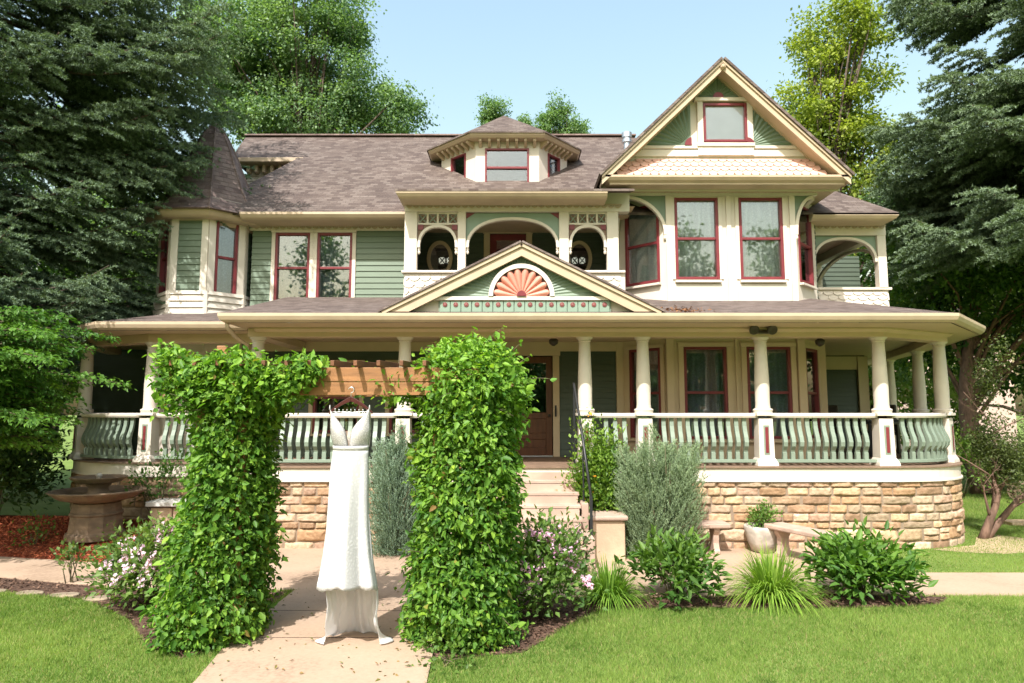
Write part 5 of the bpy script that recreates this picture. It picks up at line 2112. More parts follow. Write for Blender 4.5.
def vine(label, cx, cy, prof, extra, nleaf, seed, size=.062):
    """climbing plant wrapped round arbor posts: prof rows (z, xmin, xmax, half depth)"""
    rng = np.random.default_rng(seed)
    T = thing('climbing_vine', label, 'vine', (cx, cy, 0))
    prof = [(p[0], cx + (p[1] - cx) * .74, cx + (p[2] - cx) * .74, p[3]) for p in prof]
    zs = np.array([p[0] for p in prof]); x0 = np.array([p[1] for p in prof]); x1 = np.array([p[2] for p in prof]); hd = np.array([p[3] for p in prof])
    z = rng.uniform(zs[0], zs[-1], nleaf)
    th = rng.uniform(0, 2 * math.pi, nleaf)
    a = np.interp(z, zs, x0); b = np.interp(z, zs, x1); d = np.interp(z, zs, hd)
    w = wob(seed, th, z, 1.4)
    rad = 1 + .21 * w
    inner = rng.random(nleaf)
    rad *= np.where(inner < .76, rng.uniform(.84, 1.08, nleaf), rng.uniform(.4, .9, nleaf))
    hollow = wob(seed + 50, th * 1.0, z, 2.6)
    rad = np.where(hollow < -.22, rad * rng.uniform(.74, .96, nleaf), rad)
    stray = rng.random(nleaf) < .07
    rad = np.where(stray, rad * rng.uniform(1.03, 1.25, nleaf), rad)
    X = (a + b) / 2 + (b - a) / 2 * rad * np.cos(th)
    Y = cy + d * rad * np.sin(th)
    out = np.stack([np.cos(th), np.sin(th), np.zeros(nleaf)], 1)
    P = np.stack([X, Y, z], 1)
    # rounded top and extra shoots along the beam
    if extra is not None:
        E, eo = extra(rng)
        P = np.concatenate([P, E]); out = np.concatenate([out, eo]); w = np.concatenate([w, rng.normal(size=len(E)) * .4])
    # loose shoots that leave the mass, with leaves along them
    shoots = []
    for i in range(75):
        q = P[rng.integers(len(P))]
        o_ = np.array([q[0] - (x0.mean() + x1.mean()) / 2, q[1] - cy, 0.0])
        o_ /= max(.05, np.linalg.norm(o_))
        up = rng.uniform(-.5, .9) if q[2] < 2.2 else rng.uniform(.1, 1.1)
        d_ = o_ + np.array([0, 0, up]) + rng.normal(size=3) * .35
        d_ /= np.linalg.norm(d_)
        ln_ = rng.uniform(.10, .32)
        pts_ = [q + d_ * ln_ * s_ + np.array([0, 0, -.25 * ln_ * s_ * s_]) for s_ in (0, .35, .7, 1.0)]
        shoots.append(pts_)
        m_ = rng.integers(5, 10)
        ss = rng.random(m_)
        E2 = np.stack([q + d_ * ln_ * s_ + np.array([0, 0, -.25 * ln_ * s_ * s_]) for s_ in ss]) + rng.normal(size=(m_, 3)) * .018
        P = np.concatenate([P, E2]); out = np.concatenate([out, np.tile(o_ + [0, 0, .2], (m_, 1))]); w = np.concatenate([w, np.full(m_, .8)])
    n = len(P)
    nsh = sum(1 for _ in shoots)
    # leaves hang in small shoots: snap clusters so the surface breaks into sprays
    sh = rng.normal(size=(n // 9 + 1, 3)) * .035
    P = P + np.repeat(sh, 9, 0)[:n] * (np.arange(n) < n - 600)[:, None]
    D = np.array([[0, 0, -.45]]) + out * .6 + rng.normal(size=(n, 3)) * .7
    Nn = out * .7 + np.array([[0, 0, .75]]) + rng.normal(size=(n, 3)) * .65
    t = .35 + .2 * w + .28 * (P[:, 2] / zs[-1]) ** 3 + rng.normal(size=n) * .22  # recessed leaves tinted darker as shadow; the top lighter as new growth
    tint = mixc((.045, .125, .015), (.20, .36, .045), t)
    stx = np.repeat(rng.normal(size=n // 9 + 1), 9)[:n]
    tint = tint * (1 + .16 * stx)[:, None] * np.stack([1 + .10 * stx, np.ones(n), 1 - .05 * stx], 1)
    tint = np.clip(tint, .008, .6)
    y = rng.random(n) < .012
    tint[y] = mixc((.26, .28, .05), (.20, .11, .04), rng.random(y.sum()))
    L = np.clip(rng.lognormal(-.18, .36, n), .3, 1.75) * size
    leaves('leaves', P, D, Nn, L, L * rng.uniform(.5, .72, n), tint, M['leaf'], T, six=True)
    mb = MB()
    zt = zs[-1]
    for i in range(14):
        ph = rng.uniform(0, 6.3)
        pts = []
        for q in range(12):
            zz_ = zt * q / 11
            aa = np.interp(zz_, zs, x0); bb = np.interp(zz_, zs, x1); dd = np.interp(zz_, zs, hd)
            s_ = .55 + .2 * math.sin(q * .9 + ph)
            pts.append(((aa + bb) / 2 + (bb - aa) / 2 * s_ * math.cos(ph + q * .35), cy + dd * s_ * math.sin(ph + q * .35), zz_))
        mb.tube(pts, [.012 - .0007 * q for q in range(12)], 5)
    for p_ in shoots:
        mb.tube([tuple(q_) for q_ in p_], [.004, .0035, .003, .0015], 4)
    # loose tendrils
    for i in range(14):
        q = P[rng.integers(n)]
        dirv = Vector((q[0] - (x0.mean() + x1.mean()) / 2, q[1] - cy, rng.uniform(.0, .5)))
        dirv = dirv.normalized() * rng.uniform(.1, .3)
        p0 = Vector(q)
        mb.tube([p0, p0 + dirv * .6 + Vector((0, 0, .05)), p0 + dirv * 1.1], [.004, .003, .0015], 4)
    mb.build('stems', M['twig'], T, smooth=True)
    return T


AY = 6.85


def extra_left(rng):
    """growth creeping right along the beam, hanging from it, and a shaggy top"""
    n = 6800
    X = rng.uniform(-3.34, -1.84, n)
    u = (X + 3.34) / 1.5
    Zt = 2.70 + .07 * np.sin(X * 9) - .12 * u ** 2
    Zb = np.where(X < -2.25, 2.15, 2.24) + .10 * np.sin(X * 13 + 1) + .12 * u
    Zp = Zb + (Zt - Zb) * rng.random(n) ** .8
    Yp = AY + np.where(rng.random(n) < .55, -.42 + rng.normal(size=n) * .07, rng.normal(size=n) * .3)
    P = np.stack([X, Yp, Zp], 1)
    o = np.stack([rng.normal(size=n) * .4, np.sign(Yp - AY) * .7, rng.random(n) * .8], 1)
    m = 190
    Xh = rng.uniform(-2.0, -1.0, m)
    strand = np.round(Xh * 7) / 7
    Zh = 2.66 - .07 * np.abs(np.sin(strand * 9)) - rng.random(m) * .42 * (.35 + .65 * (np.sin(strand * 23) > -.2))
    Ph = np.stack([Xh, AY - .1 + rng.normal(size=m) * .06 + .25 * (rng.random(m) < .6), Zh], 1)
    return np.concatenate([P, Ph]), np.concatenate([o, np.tile([[0, -1.0, .1]], (m, 1))])


def extra_right(rng):
    n = 5800
    th = rng.uniform(0, 2 * math.pi, n)
    ph = np.arccos(rng.uniform(0, 1, n))
    r = rng.uniform(.7, 1.1, n)
    X = -.42 + .53 * r * np.sin(ph) * np.cos(th)
    Yp = AY + .50 * r * np.sin(ph) * np.sin(th)
    Zp = 2.35 + .50 * r * np.cos(ph)
    P = np.stack([X, Yp, Zp], 1)
    o = np.stack([np.sin(ph) * np.cos(th), np.sin(ph) * np.sin(th), np.cos(ph)], 1)
    m = 420
    Xh = rng.uniform(-1.28, -.85, m)
    Zh = 2.25 + .42 * rng.random(m) * (1 - (np.abs(Xh + .8) / .6) * .5)
    Ph = np.stack([Xh, AY + rng.normal(size=m) * .2, Zh], 1)
    return np.concatenate([P, Ph]), np.concatenate([o, np.tile([[-.4, -.6, .4]], (m, 1))])


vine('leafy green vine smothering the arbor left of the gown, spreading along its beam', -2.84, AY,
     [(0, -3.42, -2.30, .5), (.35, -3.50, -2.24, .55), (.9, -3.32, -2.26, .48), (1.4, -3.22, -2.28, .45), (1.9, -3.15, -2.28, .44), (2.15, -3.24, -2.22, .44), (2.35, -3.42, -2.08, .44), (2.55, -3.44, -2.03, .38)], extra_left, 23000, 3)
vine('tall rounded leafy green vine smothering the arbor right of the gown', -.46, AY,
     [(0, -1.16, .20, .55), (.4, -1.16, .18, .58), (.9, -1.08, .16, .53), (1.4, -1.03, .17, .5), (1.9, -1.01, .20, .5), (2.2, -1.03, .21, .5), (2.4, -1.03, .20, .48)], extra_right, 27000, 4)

# wooden arbor under the vines
AR = thing('wooden_arbor', 'cedar garden arbor with slatted top over the walk, mostly buried in vines', 'arbor', (-1.7, AY, 0))
for x in (-3.0, -2.6, -.72, -.25):
    for y in (AY - .22, AY + .22):
        MB().box(x - .04, x + .04, y - .04, y + .04, -.02, 2.30).build('post', M['cedar'], AR, bevel=.006)
MB().box(-2.86, -2.76, AY - .30, AY - .25, 2.3, 2.79).build('post_tip', M['cedar'], AR, bevel=.01)
for y in (AY - .32, AY + .32):
    b = MB()
    b.box(-3.3, -.3, y - .02, y + .02, 2.44, 2.575)
    b.box(-3.3, -.3, y - .012, y + .03, 2.31, 2.435)
    b.build('beam', M['cedar'], AR, bevel=.005)
x = -3.2
while x < -.75:
    b = MB()
    b.prism([(x, AY - .52, 2.58), (x, AY - .52, 2.63), (x, AY + .55, 2.68), (x, AY + .55, 2.58)], (.035, 0, 0))
    b.build('rafter', M['cedardark'], AR, bevel=.004)
    x += .215


def needle_sprays(name, segs, per_m, ln, wd, c_in, c_out, mat, parent, rng, spread=.9):
    """segs: arrays p0, p1, t(0 old .. 1 tip); needles stand around each twig"""
    p0, p1, tt = segs
    L = np.linalg.norm(p1 - p0, axis=1)
    cnt = np.maximum(3, (L * per_m * rng.uniform(.8, 1.2, len(L))).astype(int))
    idx = np.repeat(np.arange(len(L)), cnt)
    u = rng.random(len(idx))
    P = p0[idx] + (p1 - p0)[idx] * u[:, None]
    d = unit(p1 - p0)[idx]
    R = rng.normal(size=(len(idx), 3))
    R = unit(R - d * (R * d).sum(1)[:, None])
    D = d * .75 + R * spread
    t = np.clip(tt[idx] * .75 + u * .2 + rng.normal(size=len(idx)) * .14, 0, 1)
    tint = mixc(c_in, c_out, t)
    return tri_needles(name, P, D, ln * rng.uniform(.7, 1.25, len(idx)), wd, tint, mat, parent)


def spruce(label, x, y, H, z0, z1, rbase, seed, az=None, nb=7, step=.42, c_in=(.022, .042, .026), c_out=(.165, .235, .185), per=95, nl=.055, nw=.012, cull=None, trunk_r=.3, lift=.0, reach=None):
    rng = np.random.default_rng(seed)
    T = thing('blue_spruce', label, 'tree', (x, y, 0))
    mb = MB().tube([(x + .03 * math.sin(q), y, H * q / 10) for q in range(11)], [trunk_r * (1 - q / 10.5) + .02 for q in range(11)], 12)
    P0, P1, TT = [], [], []
    z = z0
    while z < z1:
        R = rbase * (1 - z / H) ** .85
        for k in range(nb):
            a = rng.uniform(0, 2 * math.pi)
            if cull and not cull(a, z):
                continue
            Lb = R * rng.uniform(.72, 1.1)
            if reach and math.cos(a) > .05:
                lim = reach(z + rng.uniform(-.25, .25)) / math.cos(a)
                Lb = min(Lb, lim * rng.uniform(.75, 1.0))
            an = (a + math.pi) % (2 * math.pi) - math.pi
            if reach and -2.5 < an < -.12:
                Lb = min(Lb, rng.uniform(1.5, 2.1))
            if Lb < .5:
                continue
            zz_ = z + rng.uniform(-.2, .2)
            dirv = np.array([math.cos(a), math.sin(a), 0])
            side = np.array([-math.sin(a), math.cos(a), 0])
            m_ = 9
            pts = []
            dro = rng.uniform(.14, .30)
            for q in range(m_ + 1):
                s_ = q / m_
                pts.append(np.array([x, y, zz_]) + dirv * Lb * s_ + np.array([0, 0, Lb * (-dro * s_ * (1.3 - s_) * 1.3 + .10 * s_ ** 3 + lift * s_)]) + side * Lb * .05 * math.sin(s_ * 4 + a * 3))
            mb.tube([tuple(p) for p in pts], [.030 * (1 - .85 * q / m_) * (Lb / 3.5) + .005 for q in range(m_ + 1)], 5)
            s_ = .16
            while s_ < 1.0:
                q = s_ * m_
                i0 = min(int(q), m_ - 1)
                p = pts[i0] + (pts[i0 + 1] - pts[i0]) * (q - i0)
                tl = Lb * (.30 * math.sin(math.pi * min(1, s_ * .75 + .22)) + .05) * rng.uniform(.6, 1.15)
                for sg in (-1, 1):
                    d = dirv * .75 + side * sg * rng.uniform(.6, 1.0) + np.array([0, 0, rng.uniform(-.45, .02)])
                    d /= np.linalg.norm(d)
                    e = p + d * tl
                    nseg = max(2, int(tl / .16))
                    last = p
                    for j in range(nseg):
                        nx_ = p + d * tl * (j + 1) / nseg + np.array([0, 0, -.10 * tl * ((j + 1) / nseg) ** 2])
                        P0.append(last); P1.append(nx_); TT.append(.25 + .75 * (j + 1) / nseg * (.35 + .65 * s_))
                        # side shoots on the twig
                        if j < nseg:
                            for sg2 in (-1, 1):
                                if rng.random() < .92:
                                    dd = d * .7 + np.cross(d, [0, 0, 1]) * sg2 * .7 + np.array([0, 0, rng.uniform(-.5, .1)])
                                    dd /= np.linalg.norm(dd)
                                    ll = rng.uniform(.09, .2)
                                    P0.append(nx_); P1.append(nx_ + dd * ll); TT.append(.45 + .55 * s_)
                        last = nx_
                s_ += rng.uniform(.15, .23) / Lb
            P0.append(pts[-2]); P1.append(pts[-1] + dirv * .12); TT.append(1.0)
        z += step * rng.uniform(.8, 1.2)
    mb.build('trunk', M['bark'], T, smooth=True)
    needle_sprays('crown', (np.array(P0), np.array(P1), np.array(TT)), per, nl, nw, c_in, c_out, M['needle'], T, rng, spread=1.15)  # inner tint darkened as shadow between boughs; pale tips are young growth
    return T


def leaf_tree(label, base, ells, ncl, per, size, c0, c1, seed, trunk_r=.25, name='leafy_tree', group=None, clr=(.35, .8), limb=3, bark='bark', cat='tree', bend=(0, 0), fork=.45):
    """tapered trunk and limbs, leaves in uneven clumps through the volume of the crown"""
    rng = np.random.default_rng(seed)
    T = thing(name, label, cat, base, group)
    base = np.array(base, float)
    vol = np.array([e[3] * e[4] * e[5] for e in ells]); vol = vol ** .8 / (vol ** .8).sum()
    which = rng.choice(len(ells), ncl, p=vol)
    E = np.array(ells, float)[which]
    d = unit(rng.normal(size=(ncl, 3)))
    r = rng.random(ncl) ** (1 / 2.6)
    C = E[:, :3] + d * r[:, None] * E[:, 3:6] * .94
    cr = rng.uniform(clr[0], clr[1], ncl)
    cen = np.array([e[:3] for e in ells]).mean(0)
    top = np.array([cen[0], cen[1], max(e[2] for e in ells)])
    mb = MB()
    tp = []
    for q in range(9):
        s_ = q / 8
        tp.append(base + (top - base) * s_ * .92 + np.array([bend[0] * math.sin(s_ * 3.1), bend[1] * math.sin(s_ * 3.1), 0]))
    mb.tube([tuple(p) for p in tp], [trunk_r * (1 - .85 * q / 8) for q in range(9)], 10)
    for i in range(0, ncl, limb):
        zc = C[i, 2]
        s_ = np.clip((zc - base[2]) / max(.5, top[2] - base[2]) * rng.uniform(.35, .85), .08, .9)
        q = s_ * 8
        i0 = min(7, int(q))
        p = tp[i0] + (tp[i0 + 1] - tp[i0]) * (q - i0)
        m1 = p + (C[i] - p) * .4 + np.array([0, 0, .12 * np.linalg.norm(C[i] - p)]) + rng.normal(size=3) * .1
        r0 = trunk_r * (1 - .85 * s_) * rng.uniform(.25, .5)
        mb.tube([tuple(p), tuple(m1), tuple(C[i])], [r0, r0 * .6, r0 * .15 + .004], 6)
    mb.build('trunk', M[bark], T, smooth=True)
    n = ncl * per
    ci = np.repeat(np.arange(ncl), per)
    off = rng.normal(size=(n, 3)) * np.array([.5, .5, .36])
    # shoots: leaves gather along a few sprigs inside each clump
    P = C[ci] + off * cr[ci][:, None]
    sp = rng.normal(size=(n // 6 + 1, 3)) * .10
    P += np.repeat(sp, 6, 0)[:n] * cr[ci][:, None]
    out = unit(off) * .6 + unit(P - cen) * .5
    D = out * .5 + np.array([[0, 0, -.35]]) + rng.normal(size=(n, 3)) * .55
    Nn = out * .4 + np.array([[0, 0, .9]]) + rng.normal(size=(n, 3)) * .5
    cl = rng.normal(size=ncl)
    t = .45 + .22 * cl[ci] + rng.normal(size=n) * .2
    tint = mixc(c0, c1, t)
    L = rng.uniform(.6, 1.25, n) * size
    leaves('crown', P, D, Nn, L, L * .66, tint, M['leaf'], T)
    return T


def shrub(label, x, y, rx, ry, h, n, size, c0, c1, seed, z0=0.0, name='leafy_shrub', blossoms=None, nst=14, spread=1.0, cat='shrub', group=None, wr=.6, six=False, clump=.12, flat=.0):
    rng = np.random.default_rng(seed)
    T = thing(name, label, cat, (x, y, z0), group)
    ncl = max(10, n // 28)
    d = unit(rng.normal(size=(ncl, 3))); d[:, 2] = np.abs(d[:, 2]) * 1.0 - .12
    r = rng.uniform(.45, 1.05, ncl)
    w = wob(seed, np.arctan2(d[:, 1], d[:, 0]), d[:, 2] * 3)
    r *= 1 + .16 * w
    C = np.array([x, y, z0 + h * .36]) + d * r[:, None] * np.array([rx, ry, h * .64])
    C[:, 2] = np.maximum(C[:, 2], z0 + .05)
    ci = rng.integers(0, ncl, n)
    off = np.clip(rng.normal(size=(n, 3)), -1.7, 1.7) * clump
    P = C[ci] + off
    P[:, 2] = np.maximum(P[:, 2], z0 + .02)
    out = unit(P - np.array([x, y, z0 + h * .25]))
    D = out * .8 + np.array([[0, 0, .1]]) + rng.normal(size=(n, 3)) * .5
    Nn = np.array([[0, 0, .9]]) + out * .5 + rng.normal(size=(n, 3)) * .4
    cl = rng.normal(size=ncl)
    t = .4 + .2 * cl[ci] + .25 * (P[:, 2] - z0) / h - .1 + rng.normal(size=n) * .2
    L = rng.uniform(.6, 1.25, n) * size
    leaves('leaves', P, D, Nn, L, L * wr, mixc(c0, c1, t), M['leaf'], T, six=six)
    tips = [C[rng.integers(ncl)] for _ in range(nst)]
    stems_from('stems', (x, y, z0), tips, .009, M['twig'], T)
    if blossoms:
        m, b0, b1, bs = blossoms[:4]
        heads = blossoms[4] if len(blossoms) > 4 else max(4, m // 14)
        hd = rng.choice(ncl, heads)
        hc = C[hd] + unit(C[hd] - np.array([x, y, z0])) * .06 + np.array([0, 0, .03])
        hi = rng.integers(0, heads, m)
        Pb = hc[hi] + rng.normal(size=(m, 3)) * (.03 if len(blossoms) < 6 else blossoms[5])
        # five petals for each bloom
        Pb5 = np.repeat(Pb, 5, 0)
        ax = unit(np.array([[0, -.7, .6]]) + rng.normal(size=(m, 3)) * .4)
        ref = unit(np.cross(ax, rng.normal(size=(m, 3))))
        b2 = np.cross(ax, ref)
        ang = np.tile(np.arange(5) * 2 * math.pi / 5, m)
        Dd = np.repeat(ref, 5, 0) * np.cos(ang)[:, None] + np.repeat(b2, 5, 0) * np.sin(ang)[:, None]
        tb = np.repeat(rng.random(m), 5)
        leaves('blossoms', Pb5, Dd, np.repeat(ax, 5, 0), bs, bs * .85, mixc(b0, b1, tb), M['petal'], T)
    return T


def juniper(label, x, y, rx, ry, h, nseg, seed, c_in, c_out, name='juniper_shrub'):
    rng = np.random.default_rng(seed)
    T = thing(name, label, 'shrub', (x, y, 0))
    K = 26
    ka = rng.uniform(0, 2 * math.pi, K); kr = np.sqrt(rng.random(K)) * .72
    kh = h * (rng.uniform(.78, 1.0, K) - .18 * kr); kh[0] = h; kr[0] = .15
    ki = rng.integers(0, K, nseg)
    zz_ = rng.random(nseg) ** .85
    th = rng.uniform(0, 2 * math.pi, nseg)
    rr = (.30 * np.sqrt(1 - zz_ ** 1.6) + .03) * rng.random(nseg) ** .5
    lean = (.75 + .45 * zz_)
    tip = np.stack([x + rx * kr[ki] * np.cos(ka[ki]) * lean + rr * np.cos(th), y + ry * kr[ki] * np.sin(ka[ki]) * lean + rr * np.sin(th), .08 + zz_ * (kh[ki] - .08)], 1)
    r = rng.random(nseg) * .5 + .5 * zz_
    d = np.stack([np.cos(th) * .42 + np.cos(ka[ki]) * .3, np.sin(th) * .42 + np.sin(ka[ki]) * .3, np.full(nseg, .9)], 1) + rng.normal(size=(nseg, 3)) * .2
    d = unit(d)
    ln = rng.uniform(.14, .32, nseg)
    base = tip - d * ln[:, None]
    base[:, 2] = np.maximum(base[:, 2], .03)
    needle_sprays('leaves', (base, tip, .35 + .65 * r), 150, .026, .0085, c_in, c_out, M['needle'], T, rng, spread=.55)
    stems_from('stems', (x, y, 0), [tuple(tip[i]) for i in rng.integers(0, nseg, 40)], .012, M['twig'], T)
    return T


def grass_clump(label, x, y, n, L, seed, c0, c1):
    rng = np.random.default_rng(seed)
    T = thing('grass_clump', label, 'ornamental grass', (x, y, 0))
    a = rng.uniform(0, 2 * math.pi, n)
    rr = rng.random(n) ** .5 * .13
    P = np.stack([x + rr * np.cos(a), y + rr * np.sin(a), np.zeros(n)], 1)
    lean = rng.uniform(.12, .95, n)
    a2 = a + rng.normal(size=n) * .35
    D = np.stack([np.cos(a2) * lean, np.sin(a2) * lean, np.ones(n)], 1)
    t = rng.random(n)
    blades('leaves', P, D, L * rng.uniform(.65, 1.15, n), rng.uniform(.009, .017, n), .25 + lean * .62, mixc(c0, c1, t), M['grassblade'], T, seg=6)
    return T


juniper('tall grey-green juniper shrub against the wall behind the right-hand side of the gown', -1.72, 10.5, .52, .38, 2.05, 4200, 21, (.06, .105, .06), (.29, .39, .28))
juniper('broad grey-green juniper shrub beside the stone pier and bench', 2.20, 10.35, .74, .50, 2.0, 6800, 22, (.065, .105, .05), (.30, .39, .23))
shrub('climbing shrub with small orange flowers beside the steps and handrail', 1.34, 10.78, .42, .2, 2.1, 6200, .066, (.06, .14, .02), (.22, .34, .05), 23, name='flowering_shrub', blossoms=(60, (.75, .28, .02), (.8, .45, .05), .028, 40, .02))
shrub('pink phlox bush at the foot of the left vine beside the lawn', -3.98, 7.75, .50, .45, .92, 3000, .075, (.06, .12, .03), (.19, .28, .07), 24, name='flowering_shrub', blossoms=(900, (.62, .38, .55), (.82, .66, .76), .024, 60))
shrub('pink phlox bush at the foot of the right vine near the steps', .34, 7.35, .33, .40, 1.0, 3000, .075, (.055, .12, .025), (.18, .28, .06), 25, name='flowering_shrub', blossoms=(640, (.60, .30, .50), (.78, .55, .70), .023, 40))
shrub('low phlox plant with mauve flower heads in front of the steps', .66, 8.9, .32, .3, .75, 900, .06, (.05, .09, .03), (.14, .19, .07), 26, name='flowering_shrub', blossoms=(190, (.55, .30, .45), (.74, .52, .64), .022, 24))
grass_clump('arching clump of green ornamental grass nearest the steps and phlox', 1.10, 7.98, 640, .74, 31, (.07, .16, .018), (.20, .32, .05))
grass_clump('larger bright arching grass clump between the two peony bushes', 2.95, 8.0, 900, .92, 32, (.10, .20, .022), (.28, .40, .07))
shrub('upright glossy peony bush between the two grass clumps', 1.86, 8.05, .46, .40, .72, 1050, .125, (.045, .11, .02), (.14, .24, .045), 33, name='peony_bush', wr=.42, six=True, nst=30, clump=.10)
shrub('broad glossy peony bush in front of the angled bench at the bed end', 4.02, 8.15, .58, .46, .68, 1700, .125, (.045, .12, .02), (.15, .27, .045), 34, name='peony_bush', wr=.45, six=True, nst=36, clump=.11)
shrub('spindly young rose bush in the strip between walk and left lawn', -5.55, 8.86, .16, .16, .62, 150, .07, (.06, .11, .03), (.15, .22, .06), 35, name='rose_bush', nst=6, clump=.07)
shrub('low green plant at the edge of the red mulch by the phlox', -4.55, 9.75, .45, .28, .30, 700, .06, (.06, .12, .02), (.15, .24, .05), 36, name='low_plant', cat='plant', nst=8)
shrub('small leafy plant in red mulch at the foot of the fountain', -5.95, 10.55, .16, .14, .25, 160, .05, (.06, .12, .02), (.15, .24, .05), 37, z0=.12, name='low_plant', cat='plant', nst=5)
shrub('straggly young plant with pale leaves left of the mulch bed edge', -7.35, 10.75, .22, .2, .38, 180, .06, (.06, .12, .02), (.15, .24, .05), 39, z0=.1, name='low_plant', cat='plant', nst=5)
shrub('leafy stems growing in front of the left porch rail behind the fountain', -5.9, 11.55, .45, .18, 1.35, 420, .08, (.04, .10, .02), (.10, .2, .04), 40, z0=.3, name='leafy_shrub', nst=10)
shrub('small weed patch in the grass beside the right vine', -.55, 6.05, .22, .12, .16, 130, .06, (.06, .12, .02), (.15, .24, .05), 42, name='low_plant', cat='plant', nst=4)
shrub('small green tuft in the lawn against the stone foundation right of the bench', 5.05, 10.75, .14, .1, .16, 90, .06, (.08, .15, .02), (.2, .3, .05), 43, name='low_plant', cat='plant', nst=4)

# the small tree with layered leaves at the left edge
rngm = np.random.default_rng(50)
LT = thing('small_maple', 'small bright green tree with layered drooping leaves at left edge before the porch', 'tree', (-7.6, 9.6, 0))
P_, D_, N_, T_ = [], [], [], []
mbm = MB()
mbm.tube([(-7.9, 9.7, 0), (-7.8, 9.65, .8), (-7.6, 9.6, 1.6), (-7.3, 9.5, 2.5), (-7.2, 9.5, 3.4)], [.07, .06, .05, .035, .012], 8)
for i in range(150):
    a = rngm.uniform(0, 2 * math.pi)
    z = rngm.uniform(1.6, 3.6)
    R_ = rngm.uniform(.6, 1.95) * (1.12 - .75 * abs((z - 2.75) / 1.5) ** 1.5)
    p0 = np.array([-7.7, 9.75, z - .1]); d = np.array([math.cos(a), math.sin(a), 0.0])
    end = p0 + d * R_ + np.array([0, 0, .25 - .16 * R_])
    mbm.tube([tuple(p0), tuple(p0 + (end - p0) * .5 + np.array([0, 0, .12])), tuple(end)], [.016, .01, .004], 5)
    nl_ = int(150 * R_)
    s_ = rngm.uniform(.25, 1.05, nl_)
    side = np.array([-d[1], d[0], 0])
    wd = rngm.normal(size=nl_) * .17 * (1.15 - s_ * .5)
    pp = p0 + (end - p0)[None, :] * s_[:, None] + side[None, :] * wd[:, None]
    pp[:, 2] += .12 * np.sin(s_ * 3.1) - .35 * wd ** 2 / .1 * .12 + rngm.normal(size=nl_) * .03
    P_.append(pp)
    D_.append(d[None, :] * .6 + side[None, :] * np.sign(wd)[:, None] * .5 + np.array([[0, 0, -.35]]) + rngm.normal(size=(nl_, 3)) * .3)
    N_.append(np.array([[0, 0, 1.0]]) + rngm.normal(size=(nl_, 3)) * .3)
    T_.append(rngm.normal() * .2 + .45 + rngm.normal(size=nl_) * .18)
P_ = np.concatenate(P_); D_ = np.concatenate(D_); N_ = np.concatenate(N_); T_ = np.concatenate(T_)
L_ = rngm.uniform(.6, 1.2, len(P_)) * .085
leaves('crown', P_, D_, N_, L_, L_ * .55, mixc((.035, .10, .014), (.13, .26, .04), T_), M['leaf'], LT)
mbm.build('trunk', M['twig'], LT, smooth=True)

# ------------------------------------------------------------------ trees
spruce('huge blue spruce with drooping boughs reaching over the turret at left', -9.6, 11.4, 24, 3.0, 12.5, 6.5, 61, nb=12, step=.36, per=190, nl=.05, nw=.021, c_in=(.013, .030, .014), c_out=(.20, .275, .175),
       cull=lambda a, z: math.sin(a) < .8 and (z > 3.6 or math.cos(a) < .2),
       reach=lambda z: float(np.interp(z, [3, 4.6, 4.9, 5.2, 5.5, 6.2, 6.5, 6.95, 7.15, 7.9, 12], [2.2, 2.6, 3.4, 2.6, 2.8, 3.0, 4.5, 4.6, 3.4, 4.8, 5.7])))
spruce('huge blue spruce rising beyond the right end of the house', 13.8, 16.4, 30, 6.6, 19, 5.8, 62, nb=13, step=.43, per=150, nl=.075, nw=.032,
       c_in=(.014, .030, .014), c_out=(.205, .275, .17), cull=lambda a, z: math.sin(a) < .8, lift=-.14, trunk_r=.42)
spruce('second dark spruce standing behind the left spruce', -16.0, 17, 24, 2.0, 16, 5.0, 63, nb=10, step=.45, per=70, nl=.09, nw=.04, c_in=(.02, .04, .02), c_out=(.12, .17, .11), cull=lambda a, z: math.sin(a) < .8)
def ell(px, py, Y, rpx, rpz, ry=2.0):
    c = at(px, py, Y)
    k = Y / F
    return (c.x, Y, c.z, rpx * k, ry, rpz * k)


leaf_tree('big cottonwood rising behind the left half of the roof', (-9.5, 29, 0),
          [ell(300, 45, 29, 52, 85, 2.6), ell(345, 22, 29, 22, 45), ell(362, 90, 29, 34, 40), ell(397, 118, 29, 25, 24), ell(235, 60, 29, 60, 80, 3), ell(300, -60, 29, 50, 40), ell(275, 120, 28.5, 60, 40), ell(330, 120, 29, 50, 35)], 420, 260, .145,
          (.05, .115, .045), (.27, .39, .19), 71, .45, clr=(.35, .85), limb=7)
leaf_tree('cottonwood further left seen between the spruce boughs', (-22, 32, 0), [(-21, 32, 11, 5, 3, 7), (-17, 31, 8, 3.5, 3, 5)], 190, 170, .2, (.06, .13, .045), (.24, .35, .14), 72, .5, clr=(.6, 1.3))
q1, q2, q3 = at(491, 112, 40), at(558, 116, 40), at(524, 124, 40)
leaf_tree('small round cottonwood crown showing left of the dormer peak', (q1.x, 40, 0), [(q1.x, 40, q1.z, 1.0, 1, .85), (q1.x + .2, 40, q1.z - 1.2, .9, 1, 1)], 44, 150, .14, (.06, .13, .05), (.22, .33, .13), 73, .25, clr=(.3, .55))
leaf_tree('pointed cottonwood crown showing right of the dormer peak', (q2.x, 40, 0), [(q2.x, 40, q2.z + .3, .75, 1, 1.25), (q2.x + .8, 40, q2.z - .9, 1.0, 1, .8), (q2.x - .6, 40, q2.z - .7, .9, 1, .9)], 60, 150, .14, (.06, .13, .05), (.22, .33, .13), 74, .25, clr=(.3, .55))
leaf_tree('tiny treetop just behind the dormer peak', (q3.x, 40, 0), [(q3.x, 40, q3.z, .5, .6, .5)], 12, 130, .13, (.06, .13, .05), (.22, .33, .13), 75, .2, clr=(.25, .4))
